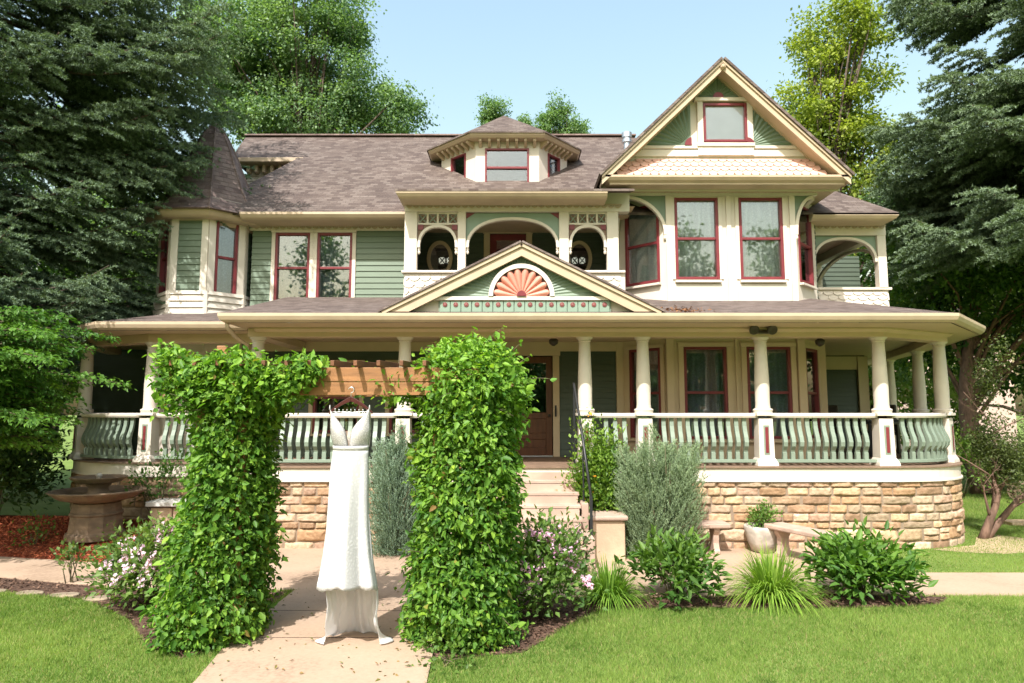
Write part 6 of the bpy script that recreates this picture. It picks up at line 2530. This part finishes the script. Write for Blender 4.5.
leaf_tree('airy yellow-green locust tree behind the right gable', (11.2, 24, 0),
          [(11.6, 24, 11.5, 2.6, 2, 3.6), (9.4, 24, 10.0, 1.4, 1.5, 2.2), (12.2, 24, 15.5, 2.2, 2, 2.2), (13.6, 24, 8.5, 2.2, 2, 3.4), (10.8, 24, 7.6, 1.6, 1.6, 2.0), (8.5, 24, 11.6, .9, 1, 1.3), ell(835, 40, 24, 40, 40), ell(800, 130, 24, 20, 35), ell(860, 130, 24, 45, 60), ell(795, 130, 24, 20, 40), ell(815, 175, 24, 25, 25)], 330, 170, .14,
          (.08, .135, .02), (.38, .44, .075), 76, .3, clr=(.3, .7), limb=2)
leaf_tree('dark leafy ash tree with bare brown trunk right of the porch', (12.4, 18.2, 0),
          [(11.5, 19.5, 6.4, 2.2, 2, 2.4), (14, 19.5, 6.6, 2.6, 2, 3), (16.5, 19, 6.5, 2.6, 2, 3.4), (12.2, 20.5, 4.2, 1.6, 1.2, 1.4), (15.5, 20, 3.8, 2.2, 1.4, 1.6)], 330, 95, .16,
          (.03, .08, .02), (.14, .23, .055), 77, .30, clr=(.4, .85), bark='barkred', bend=(-.5, 0), limb=14)
leaf_tree('leafy tree far right behind the spruce', (22, 28, 0), [(21, 28, 9, 4, 3, 6), (17.5, 29, 6, 3, 2, 4), (24, 28, 7, 4, 3, 5)], 150, 80, .3, (.06, .11, .025), (.2, .27, .07), 78, .4, clr=(.6, 1.2))
leaf_tree('leafy green tree behind the turret below the spruce boughs', (-11.5, 20, 0), [(-11, 20, 4.6, 2.4, 2, 2.6), (-13.6, 20, 5.2, 2.6, 2, 3.2), (-9.6, 20, 6.4, 1.8, 1.6, 2.4)], 120, 90, .2, (.05, .115, .02), (.17, .28, .06), 79, .3, clr=(.4, .9))
leaf_tree('pale green tree showing through the upstairs side porch', (13.6, 27, 0), [(12.6, 27, 5.5, 2.4, 2, 2.6), (15, 27, 4.0, 2.6, 2, 2.4)], 80, 90, .24, (.08, .14, .03), (.26, .34, .1), 80, .3, clr=(.5, .9))
# across the street, behind the camera: what the windows mirror
for lab, x, y, hh in (('street tree across the road mirrored in the upstairs left windows', -14.5, -25, 14), ('street tree across the road mirrored in the left bay window', 13.6, -25, 14), ('street tree across the road mirrored in the right bay window', 20, -25, 14),
                      ('added low tree across the road, covering the horizon in the front door glass', 1.5, -28, 7.5), ('added low tree across the road, out of view left of the walk', -6, -29, 8), ('added low tree across the road, mirrored in the slanted bay window', 7.5, -27, 8)):  # low trees added out of view to cover the bright horizon in the glass
    leaf_tree(lab, (x, y, 0),
              [(x, y, hh * .6, 3.0, 3, hh * .38), (x + 1.5, y, hh * .36, 3.2, 3, hh * .22), (x - .5, y, hh, 1.5, 2, hh * .2), (x - 2, y, hh * .3, 2.4, 2, hh * .2)], 130, 60, .42, (.04, .09, .025), (.14, .24, .07), int(90 + x), .35, clr=(.7, 1.4), limb=6, group='street trees behind the photographer')

# bare-limbed small tree at right by the foundation corner
ST = thing('crabapple_tree', 'small crooked tree with dark leaning trunks beside the curved foundation corner', 'tree', (8.35, 11.9, 0))
rs = np.random.default_rng(95)
mb = MB()
tips = []


def limb(p, d, L, r, lev):
    p = Vector(p); d = Vector(d).normalized()
    pts = [p]; rr = [r]
    q = p.copy()
    for k_ in range(5):
        d = (d + Vector((rs.normal() * .16, rs.normal() * .16, .06 + rs.normal() * .10))).normalized()
        q = q + d * L / 5
        pts.append(q.copy()); rr.append(r * (1 - .6 * (k_ + 1) / 5))
    mb.tube(pts, rr, 6)
    if lev == 0:
        tips.append(q)
        tips.append(pts[3])
        return
    for k_ in range(3 if lev > 1 else 4):
        b = pts[rs.integers(2, 6)]
        dd = d + Vector((rs.normal() * .6, rs.normal() * .5, rs.normal() * .35 + .1))
        limb(b, dd, L * rs.uniform(.5, .75), rr[-1] * .8, lev - 1)


limb((8.02, 11.9, -.05), (.45, -.05, .8), 1.1, .085, 3)
limb((8.10, 11.95, -.05), (.9, 0, .75), 1.6, .07, 3)
limb((8.3, 11.95, .5), (.15, 0, 1), 1.3, .05, 3)
mb.build('trunk', M['barkred'], ST, smooth=True)
tp = np.array([tuple(t) for t in tips])
n = 9500
ci = rs.integers(0, len(tp), n)
P = tp[ci] + rs.normal(size=(n, 3)) * .15
P[:, 0] = np.maximum(P[:, 0], 8.25 + rs.random(n) * .2)
D = rs.normal(size=(n, 3)); Nn = rs.normal(size=(n, 3)) * .6 + np.array([[0, 0, .8]])
L_ = rs.uniform(.6, 1.2, n) * .06
leaves('crown', P, D, Nn, L_, L_ * .55, mixc((.045, .06, .022), (.13, .17, .055), rs.random(n)), M['leaf'], ST)

# hedges and shrubs beyond, at the right
shrub('clipped bright green hedge beyond the side lawn at far right', 15.2, 19, 4.2, .7, 1.25, 7000, .12, (.06, .13, .02), (.19, .3, .05), 101, name='garden_hedge', cat='hedge', nst=10, clump=.16)
shrub('loose leafy shrub behind the hedge, below the ash tree', 13.0, 20.6, 1.7, .9, 2.6, 3000, .15, (.06, .12, .02), (.17, .27, .05), 102, nst=14, clump=.2)
shrub('leafy shrub close behind the foundation corner at right', 11.2, 17.2, .9, .7, 1.9, 1500, .11, (.06, .12, .02), (.18, .28, .05), 103, nst=12, clump=.14)
shrub('dark evergreen shrub behind the left end of the porch', -10.2, 13.4, 1.4, .8, 3.0, 3600, .13, (.02, .05, .014), (.07, .13, .035), 104, nst=12, clump=.2)
shrub('shady shrub at the far left edge behind the mulch bed', -8.95, 12.0, .85, .5, 1.75, 3200, .11, (.025, .055, .014), (.08, .15, .035), 105, z0=.2, nst=12, clump=.16)

# two weathered logs on the lawn by the hedge
for i, (x, y, a, l) in enumerate(((12.55, 16.9, .5, .8), (14.6, 17.0, .1, 1.1))):
    c = Vector((x, y, .24)); d = Vector((math.cos(a), math.sin(a), 0)) * l / 2
    o = MB().tube([c - d, c - d * .4, c + d * .4, c + d], [.22, .25, .24, .21], 14).build('wood_log', M['log'], None, smooth=False, origin=(x, y, 0))
    tag(o, ['short cut log lying on the side lawn, nearer the house', 'longer cut log lying on the side lawn, farther right'][i], 'log', 'cut logs on the side lawn')

# neighbour house glimpsed past the right end
NH = thing('neighbour_house', 'pinkish neighbouring house glimpsed through trees past the right end of the porch', 'house', (22, 38, 0))
MB().box(17, 28, 38, 46, 0, 6.2).build('wall', M['neigh'], NH)
r_ = MB()
r_.prism([(16.6, 37.6, 6.1), (28.4, 37.6, 6.1), (28.4, 42, 9.2), (16.6, 42, 9.2)], (0, 0, -.12))
r_.prism([(16.6, 46.4, 6.1), (28.4, 46.4, 6.1), (28.4, 42.02, 9.2), (16.6, 42.02, 9.2)], (0, 0, -.12))
r_.build('roof', M['porchshingle'], NH)
for x in (18.4, 21.6, 24.6):
    f = MB()
    f.box(x - .1, x + 1.1, 37.9, 37.99, 2.9, 4.7)
    w_ = f.build('window', M['cream'], NH)
    MB().box(x, x + 1.0, 37.86, 37.895, 3.0, 4.6).build('pane', M['glass'], w_)

#==OBJECTS==
# ------------------------------------------------------------------ fountain
FX, FY, FZ = -6.55, 10.95, .24
FO = thing('stone_fountain', 'weathered brown two-tier stone fountain standing in the red mulch', 'fountain', (FX, FY, FZ))
bs = MB().lathe([(.43, -.06), (.43, .03), (.40, .045), (.385, .06), (.365, .30), (.375, .31), (.385, .325), (.385, .345), (.36, .36), (.345, .46), (.34, .50)], (FX, FY, FZ), 12, rot=.5)
bs.build('pedestal', M['fount'], FO, bevel=.01)


def basin(z, r, d, name, k=40):
    prof = [(.16 * r / .7, 0), (.30 * r / .7, .02), (.55 * r / .7, d * .42), (.645 * r / .7, d * .78), (.66 * r / .7, d * .80), (.665 * r / .7, d * .86), (.70 * r / .7, d * .93), (r, d), (r * .98, d * 1.04), (r * .90, d * 1.02), (r * .8, d * .7), (.3 * r, d * .55), (.05, d * .52)]
    b = MB().lathe(prof, (FX, FY, FZ + z), k)
    # gadrooned rim
    vv = []
    for i, p in enumerate(b.v):
        ring_i, kk = divmod(i, k)
        s_ = 1 + (.014 * math.cos(kk * math.pi) if 2 <= ring_i <= 8 else 0)
        vv.append((FX + (p[0] - FX) * s_, FY + (p[1] - FY) * s_, p[2]))
    b.v = vv
    return b.build(name, M['fount'], FO, smooth=False)


basin(.48, .68, .20, 'lower_basin')
MB().lathe([(.2, .56), (.22, .61), (.15, .65), (.14, .72), (.18, .77), (.19, .80)], (FX, FY, FZ), 20).build('stem', M['fount'], FO, smooth=True)
basin(.76, .40, .13, 'upper_basin')
MB().lathe([(.04, .82), (.035, .89), (.05, .91), (.03, .94), (.01, .95)], (FX, FY, FZ), 12).build('spout', M['potstone'], FO, smooth=True)

# ---- low stone ledge with a pale cap in front of the left porch
LG = thing('stone_ledge', 'low stone ledge with pale flat cap between the fountain and left vine', 'wall', (-5.0, 11.4, 0))
rr_ = np.random.default_rng(8)
mb = MB()
x = -5.9
while x < -4.0:
    w = rr_.uniform(.3, .5)
    for zz_ in (.0, .3):
        mb.prism([(x + .006, 11.3 + rr_.uniform(0, .015), zz_ + .02), (min(x + w, -4.0) - .006, 11.3 + rr_.uniform(0, .015), zz_ + .02), (min(x + w, -4.0) - .006, 11.3 + rr_.uniform(0, .01), zz_ + .295), (x + .006, 11.3 + rr_.uniform(0, .01), zz_ + .295)], (0, .25, 0))
    x += w
mb.build('ledge_stones', M['sandstone'], LG, bevel=.015)
MB().box(-5.95, -3.98, 11.24, 11.75, .62, .70).build('cap', M['concretecap'], LG, bevel=.012)
tag(MB().lathe([(.02, 0), (.02, .16), (.024, .17), (.024, .19), (.006, .2)], (-4.98, 11.4, .7), 10).build('garden_spike', M['black'], None, origin=(-4.98, 11.4, .7)), 'small black spike light standing on the pale ledge cap', 'garden light')
tag(MB().lathe([(.014, 0), (.014, .13), (.028, .14), (.028, .19), (.01, .2)], (-5.05, 9.85, .02), 10).build('path_light', M['black'], None, origin=(-5.05, 9.85, .02)), 'small black path light in the red mulch beside the phlox', 'garden light')

# ---- flat edging stones along the left lawn
ex = [(-6.25, 8.40, .42), (-5.72, 8.34, .34), (-5.25, 8.25, .36), (-4.78, 8.10, .32), (-6.85, 8.52, .45)]
LAB = ['flat tan edging stone beside the left lawn, second from the photo edge', 'flat tan edging stone beside the left lawn, middle of the row', 'flat tan edging stone beside the left lawn, near the rose bush',
       'flat tan edging stone beside the left lawn, nearest the phlox', 'flat tan edging stone beside the left lawn, at the photo edge']
for (x, y, w), lab in zip(ex, LAB):
    k = 9
    pts = []
    for i in range(k):
        a = 2 * math.pi * i / k
        pts.append((x + w / 2 * math.cos(a) * random.uniform(.85, 1.1), y + .10 * math.sin(a) * random.uniform(.8, 1.2), -.01))
    tag(MB().prism(pts, (0, 0, .035)).build('edging_stone', M['edgestone'], None, bevel=.012, origin=(x, y, 0)), lab, 'stone', 'edging stones along the left lawn')

# ---- pier, handrail
PR = thing('stone_pier', 'square sandstone pier with flat cap at the foot of the steps', 'pier', (1.42, 10.3, 0))
MB().box(1.17, 1.64, 10.07, 10.55, -.02, .585).build('block', M['sandstone'], PR, bevel=.02)
MB().box(1.13, 1.68, 10.02, 10.58, .588, .655).build('cap', M['benchstone'], PR, bevel=.022)
tag(MB().box(1.03, 1.14, 9.55, 10.9, 0, .42).box(1.03, 1.14, 10.3, 10.9, .42, .8).build('stair_cheek', M['step'], None, bevel=.015, origin=(1.08, 10.2, 0)), 'low stepped stone cheek wall along the right side of the steps', 'wall')
HR = thing('stair_handrail', 'black metal handrail with posts beside the front steps', 'handrail', (1.1, 10.0, 0))
hp0 = at(591, 497, 9.85); hp1 = at(583, 440, 10.5); hp2 = at(574, 385, 11.0)
MB().tube([hp0, hp1, hp2, hp2 + Vector((0, .05, .03))], .02, 8).build('rail', M['black'], HR, smooth=True)
MB().box(hp0.x - .02, hp0.x + .02, hp0.y - .02, hp0.y + .02, 0, hp0.z + .01).build('post', M['black'], HR)
MB().tube([(hp2.x, 11.02, 1.29), tuple(hp2)], .018, 8).build('post', M['black'], HR)
MB().tube([(hp1.x, hp1.y, .8), tuple(hp1)], .014, 8).build('post', M['black'], HR)


# ---- benches
def bench(label, c, a, L, w=.36, h=.46):
    T = thing('stone_bench', label, 'bench', (c[0], c[1], 0), 'stone benches by the foundation wall')
    R = Vector((math.cos(a), math.sin(a), 0)); Nn = Vector((-math.sin(a), math.cos(a), 0)); O = Vector((c[0], c[1], .016))
    s_ = MB()
    s_.obox(O - R * L / 2 - Nn * w / 2 + Zv * (h - .07), R * L, Nn * w, Zv * .07)
    s_.build('seat', M['benchstone'], T, bevel=.018)
    for sg in (-1, 1):
        l = MB()
        o = O + R * sg * (L / 2 - .2)
        prof = [(.13, 0), (.13, .05), (.10, .08), (.075, .16), (.085, .28), (.13, .34), (.14, h - .072)]
        pts = [o + Nn * d + Zv * z for d, z in prof] + [o - Nn * d + Zv * z for d, z in prof[::-1]]
        l.prism([p - R * .045 for p in pts], R * .09)
        l.build('leg', M['benchstone'], T, bevel=.01)
    return T


bench('pale stone bench partly hidden behind the broad juniper', (2.80, 10.62), 0.03, 0.98)
bench('pale stone bench set at an angle behind the broad peony bush', (4.22, 10.02), math.radians(-66), 1.25)

# ---- planter
PT = thing('stone_planter', 'pale textured cast-stone bowl planter beside the angled bench', 'planter', (3.86, 10.72, 0))
MB().lathe([(.12, 0), (.17, .02), (.23, .16), (.265, .30), (.28, .38), (.27, .40), (.24, .39), (.22, .34), (.05, .33)], (3.86, 10.72, .016), 24).build('bowl', M['potstone'], PT, smooth=True)
shrub('rounded green plant growing in the cast-stone planter', 3.86, 10.72, .21, .21, .36, 700, .05, (.06, .13, .02), (.16, .27, .06), 110, z0=.37, name='potted_plant', cat='plant', nst=6, clump=.05)

# ---- floodlights on the beam
FLG = thing('twin_floodlight', 'pair of dark floodlights on the porch beam above a column', 'floodlight', (4.1, 11.05, 3.42))
fz0 = ZZ(333, 11.02)
MB().box(XX(751, 333, 11.02), XX(771, 333, 11.02), 10.95, 11.066, fz0 - .01, fz0 + .025).build('mount', M['bronze'], FLG, bevel=.006)
for px in (753, 769):
    xx = XX(px, 328, 10.95)
    l = MB().lathe([(.025, -.02), (.035, .02), (.05, .06), (.075, .12), (.08, .15), (.07, .155), (.03, .13)], (0, 0, 0), 16)
    ca, sa = math.cos(math.radians(65)), math.sin(math.radians(65))
    sgn = -1 if px < 760 else 1
    l.v = [(xx + x + sgn * .3 * z * .4, 10.98 - (z * sa) - y * ca, fz0 + .09 + y * sa - z * ca) for x, y, z in l.v]
    l.build('lamp_head', M['bronze'], FLG, smooth=True)

# ---- ceiling lamps, porch furniture
for (x, y, lab) in ((5.6, 12.3, 'small round lamp on the porch ceiling near the right end'), (.75, 12.2, 'small round lamp on the porch ceiling above the front door')):
    T = thing('porch_ceiling_lamp', lab, 'lamp', (x, y, zs), 'lamps on the porch ceiling')
    MB().lathe([(.07, zs), (.075, zs - .03), (.02, zs - .035)], (x, y, 0), 16).build('base', M['bronze'], T)
    MB().lathe([(.03, zs - .036), (.085, zs - .08), (.075, zs - .15), (.02, zs - .19)], (x, y, 0), 16).build('lamp_shade', M['bronze'], T, smooth=True)


def chair(lab, x, y, a):
    T = thing('porch_armchair', lab, 'chair', (x, y, 1.286), 'dark armchairs on the porch')
    R = Vector((math.cos(a), math.sin(a), 0)); Nn = Vector((-math.sin(a), math.cos(a), 0)); O = Vector((x, y, 1.286))
    def bx_(u0, u1, v0, v1, z0_, z1_):
        return MB().obox(O + R * u0 + Nn * v0 + Zv * z0_, R * (u1 - u0), Nn * (v1 - v0), Zv * (z1_ - z0_))
    bx_(-.3, .3, -.28, .28, .38, .46).build('seat', M['bronze'], T, bevel=.02)
    bx_(-.3, .3, .22, .29, .462, 1.02).build('backrest', M['bronze'], T, bevel=.03)
    for s_ in (-1, 1):
        bx_(s_ * .32 - .035, s_ * .32 + .035, -.28, .29, .60, .66).build('armrest', M['bronze'], T, bevel=.015)
        bx_(s_ * .32 - .025, s_ * .32 + .025, -.27, -.21, 0, .597).build('leg', M['bronze'], T)
        bx_(s_ * .32 - .025, s_ * .32 + .025, .22, .28, 0, .597).build('leg', M['bronze'], T)


chair('dark porch armchair against the green wall at the right end', 7.1, 15.6, -.5)
chair('dark porch armchair nearer the open side at the right end', 7.75, 14.6, -1.2)
TB = thing('porch_table', 'low dark table beside the rail at the right end of the porch', 'table', (7.3, 13.7, 1.286))
MB().box(6.9, 7.75, 13.3, 14.1, 1.96, 2.0).build('tabletop', M['black'], TB, bevel=.01)
for sx in (6.96, 7.66):
    for sy in (13.36, 14.02):
        MB().box(sx, sx + .04, sy, sy + .04, 1.286, 1.958).build('leg', M['black'], TB)

# ------------------------------------------------------------------ hanger and gown
GXc, GYc = -1.53, 6.42
HG = thing('clothes_hanger', 'dark wooden bridal hanger with silver wire script, hooked on the arbor beam', 'hanger', (GXc, GYc, 2.28))
h_l, h_r, h_t = at(329, 413, GYc), at(372.5, 413, GYc), at(351, 399, GYc)
hb = MB()
for e, s_ in ((h_l, -1), (h_r, 1)):
    prev = None
    k = 8
    top, bot = [], []
    for i in range(k + 1):
        t = i / k
        p = h_t.lerp(e, t) + Vector((0, 0, .014 * math.sin(t * math.pi)))
        hw = .024 - .011 * t
        top.append(p + Vector((0, 0, hw))); bot.append(p - Vector((0, 0, hw)))
    hb.prism(top + bot[::-1], (0, .018, 0))
hb.v = [(x, y - .009, z) for x, y, z in hb.v]
hb.build('wooden_arms', M['hanger'], HG, bevel=.004)
hk = []
for i in range(15):
    a = -.5 * math.pi + 1.45 * math.pi * i / 14
    hk.append((h_t.x + .026 * math.cos(a), GYc, h_t.z + .085 + .026 * math.sin(a)))
MB().tube([(h_t.x, GYc, h_t.z + .01), (h_t.x, GYc, h_t.z + .05)] + hk, .0035, 6).build('hook', M['wire'], HG, smooth=True)
wz = at(350, 412, GYc).z
sc = []
x0, x1 = h_l.x + .05, h_r.x - .05
for i in range(140):
    t = i / 139
    loop = math.sin(t * 52)
    amp = .022 if t < .08 or .52 < t < .58 else .012
    sc.append((x0 + (x1 - x0) * t + .010 * math.cos(t * 52), GYc - .012, wz + .012 + amp * loop))
MB().tube(sc, .0025, 5).tube([(h_l.x + .012, GYc - .012, wz - .004), (x0, GYc - .012, wz + .002), ((x0 + x1) / 2, GYc - .012, wz - .004), (x1, GYc - .012, wz + .002), (h_r.x - .012, GYc - .012, wz - .004)], .0022, 5).build('wire_script', M['wire'], HG, smooth=True)
MB().tube([(h_t.x, GYc - .002, h_t.z + .108), (h_t.x, GYc + .05, h_t.z + .12), (h_t.x, GYc + .11, h_t.z + .115)], .004, 6).build('hook_wire', M['wire'], HG)

DR = thing('wedding_dress', 'white lace wedding dress with plunging neckline and train, hanging under the arbor', 'dress', (GXc, GYc, 0))


def PX(px, py):
    return at(px, py, GYc)


# bodice: two cups, sheer inset, waistband
def cup(outer, inner, name, bul):
    nv, nu = 14, 10
    vs, fs = [], []
    for j in range(nv + 1):
        t = j / nv
        fo = np.interp(t, np.linspace(0, 1, len(outer)), [p[0] for p in outer]), np.interp(t, np.linspace(0, 1, len(outer)), [p[1] for p in outer])
        fi = np.interp(t, np.linspace(0, 1, len(inner)), [p[0] for p in inner]), np.interp(t, np.linspace(0, 1, len(inner)), [p[1] for p in inner])
        for i in range(nu + 1):
            s_ = i / nu
            p = PX(fo[0] + (fi[0] - fo[0]) * s_, fo[1] + (fi[1] - fo[1]) * s_)
            b = bul * math.sin(math.pi * min(1, s_ * .92 + .05)) ** .8 * math.exp(-((t - .36) / .34) ** 2)
            edge = .06 * (1 - s_) ** 2 * (1 - t)
            p.y = GYc - .035 - b + edge + .03 * t
            p.z += random.uniform(-.0015, .0015)
            vs.append(tuple(p))
    for j in range(nv):
        for i in range(nu):
            a = j * (nu + 1) + i
            fs.append((a, a + 1, a + nu + 2, a + nu + 1))
    o = MB().add(vs, fs).build(name, M['bodice'], DR, smooth=True)
    m_ = o.modifiers.new('cloth', 'SOLIDIFY'); m_.thickness = .004
    return o


cup([(333.3, 447), (331, 438), (330, 428), (330.2, 420), (330, 412), (329.6, 408.5)], [(348.8, 447), (348.2, 440), (346.2, 430), (341, 422.5), (333.5, 414.5), (330.8, 409.5)], 'bodice_cup', .075)
cup([(368, 447), (369.7, 438), (370.8, 430), (369.6, 420), (369.5, 412), (369.9, 408.5)], [(350.6, 447), (351, 440), (352.6, 430), (358.2, 422.5), (366, 414.5), (368.6, 409.5)], 'bodice_cup', .075)
v = MB()
vs = [PX(348.6, 446), PX(350.8, 446), PX(352.8, 431), PX(346, 431)]
for p in vs:
    p.y = GYc - .028
v.add([tuple(p) for p in vs], [(0, 1, 2, 3)])
v.build('mesh_inset', M['mesh'], DR)
bkp = MB()
q = [PX(334, 447), PX(367.5, 447), PX(369, 433), PX(362, 437), PX(350, 441), PX(339, 437), PX(331.5, 433)]
for p in q:
    p.y = GYc + .09
bkp.add([tuple(p) for p in q], [tuple(range(len(q)))])
bkp.build('bodice_back', M['gownbright'], DR)
for sx, sy in ((330, 408.6), (369.6, 408.6)):
    p = PX(sx, sy); hpz = at(sx, 406, GYc)
    MB().tube([(p.x, GYc - .02, p.z - .01), (p.x, GYc - .004, p.z + .03), (p.x, GYc + .02, p.z + .01), (p.x, GYc + .08, p.z - .2)], .0045, 6).build('strap', M['gown'], DR, smooth=True)


def ell_row(px0, px1, py, hd, nF, ph, amp, a0, a1, na, yc=GYc, zfun=None):
    L_, R_ = PX(px0, py), PX(px1, py)
    row = []
    for i in range(na + 1):
        a = a0 + (a1 - a0) * i / na
        f = 1 + amp * (math.sin(nF * a + ph) + .5 * math.sin(nF * 1.7 * a + 1.3 * ph) + .10 * math.sin(nF * 3.7 * a + 2 * ph + py * .02))
        row.append([(L_.x + R_.x) / 2 - (R_.x - L_.x) / 2 * math.cos(a) * (1 + .25 * (f - 1)), yc - hd * math.sin(a) * f - (f - 1) * .12 * (1 if math.sin(a) > 0 else -1), L_.z])
    return row


def loft(rows, name, mat, close=False):
    n = len(rows[0])
    vs = [tuple(p) for r in rows for p in r]
    fs = []
    for j in range(len(rows) - 1):
        for i in range(n - 1):
            fs.append((j * n + i, j * n + i + 1, (j + 1) * n + i + 1, (j + 1) * n + i))
    o = MB().add(vs, fs).build(name, M[mat], DR, smooth=True)
    m_ = o.modifiers.new('cloth', 'SOLIDIFY'); m_.thickness = .003
    return o


pi = math.pi
loft([ell_row(333.2, 368.2, y, .088, 1, 0, 0, 0, 2 * pi, 48) for y in (445.5, 447, 450)], 'waistband', 'gown')
keys = [(450, 333.4, 368, .085, .0), (470, 331, 368.2, .10, .035), (500, 329.6, 368, .12, .07), (530, 328, 368.8, .135, .10), (555, 325, 371, .155, .13), (575, 321.8, 374.3, .17, .15), (587, 319.4, 376.3, .18, .16)]
kyy = [k_[0] for k_ in keys]
rows = []
na = 110
for j in range(30):
    y = 449.5 + (588.5 - 449.5) * j / 29
    l, r, hd, am = [float(np.interp(y, kyy, [k_[q_] for k_ in keys])) for q_ in (1, 2, 3, 4)]
    row = ell_row(l, r, y, hd, 4.3, .9 + j * .016, am, -.18 * pi, 1.14 * pi, na)
    if j > 24:
        s_ = (j - 24) / 5
        for i, p in enumerate(row):
            u = i / na
            p[2] += s_ * (.012 * math.sin(u * 19) + .006 * math.sin(u * 41) + (.05 * s_ if .38 < u < .68 else 0) * math.sin((u - .38) / .3 * pi))
    rows.append(row)
loft(rows, 'skirt_front', 'gown')
rows = []
bk_keys = [(450, 333.4, 368, .085, 0), (500, 330, 367.6, .13, .05), (560, 326, 372.5, .19, .07), (590, 327, 377, .23, .08), (606, 328.5, 377.5, .26, .08), (616, 327.5, 375.5, .29, .07)]
kyy = [k_[0] for k_ in bk_keys]
na = 90
for j in range(34):
    y = 449.5 + (616 - 449.5) * j / 33
    l, r, hd, am = [float(np.interp(y, kyy, [k_[q_] for k_ in bk_keys])) for q_ in (1, 2, 3, 4)]
    rows.append(ell_row(l, r, y, hd, 9, .3 + j * .02, am, pi * .97, 2.03 * pi, na))
# the train settles on the paving and spreads
zfl = .028
xl, xr = at(327.5, 616, GYc).x, at(375.5, 616, GYc).x
xm_ = (xl + xr) / 2
for (t, hw, yc, hd, zt) in ((.15, .238, GYc + .03, .30, .165), (.35, .243, GYc + .07, .29, .115), (.52, .252, GYc + .11, .27, .072), (.68, .268, GYc + .14, .26, .042), (.80, .292, GYc + .16, .25, .022), (.9, .325, GYc + .17, .25, .010), (1.0, .362, GYc + .17, .25, .003)):
    row = []
    wrap = .22 * t * t
    for i in range(na + 1):
        a = pi * (.97 - wrap) + (1.06 + 2 * wrap) * pi * i / na
        f = 1 + .12 * math.sin(9 * a + 1) + .07 * math.sin(16 * a) + .03 * math.sin(31 * a)
        front = max(0.0, math.sin(a))
        side = abs(math.cos(a)) ** 2
        z = zfl + zt + .014 * (1 + math.sin(11 * a + t * 2)) * (1 - side * .6) * .8 * min(1, zt * 30 + .25) + .004 * front
        row.append([xm_ - .005 - hw * math.cos(a), yc - (hd * f if math.sin(a) < 0 else .16) * math.sin(a) * (.55 + .45 * (1 - side) if math.sin(a) < 0 else 1), z])
    rows.append(row)
loft(rows, 'train', 'gownbright')
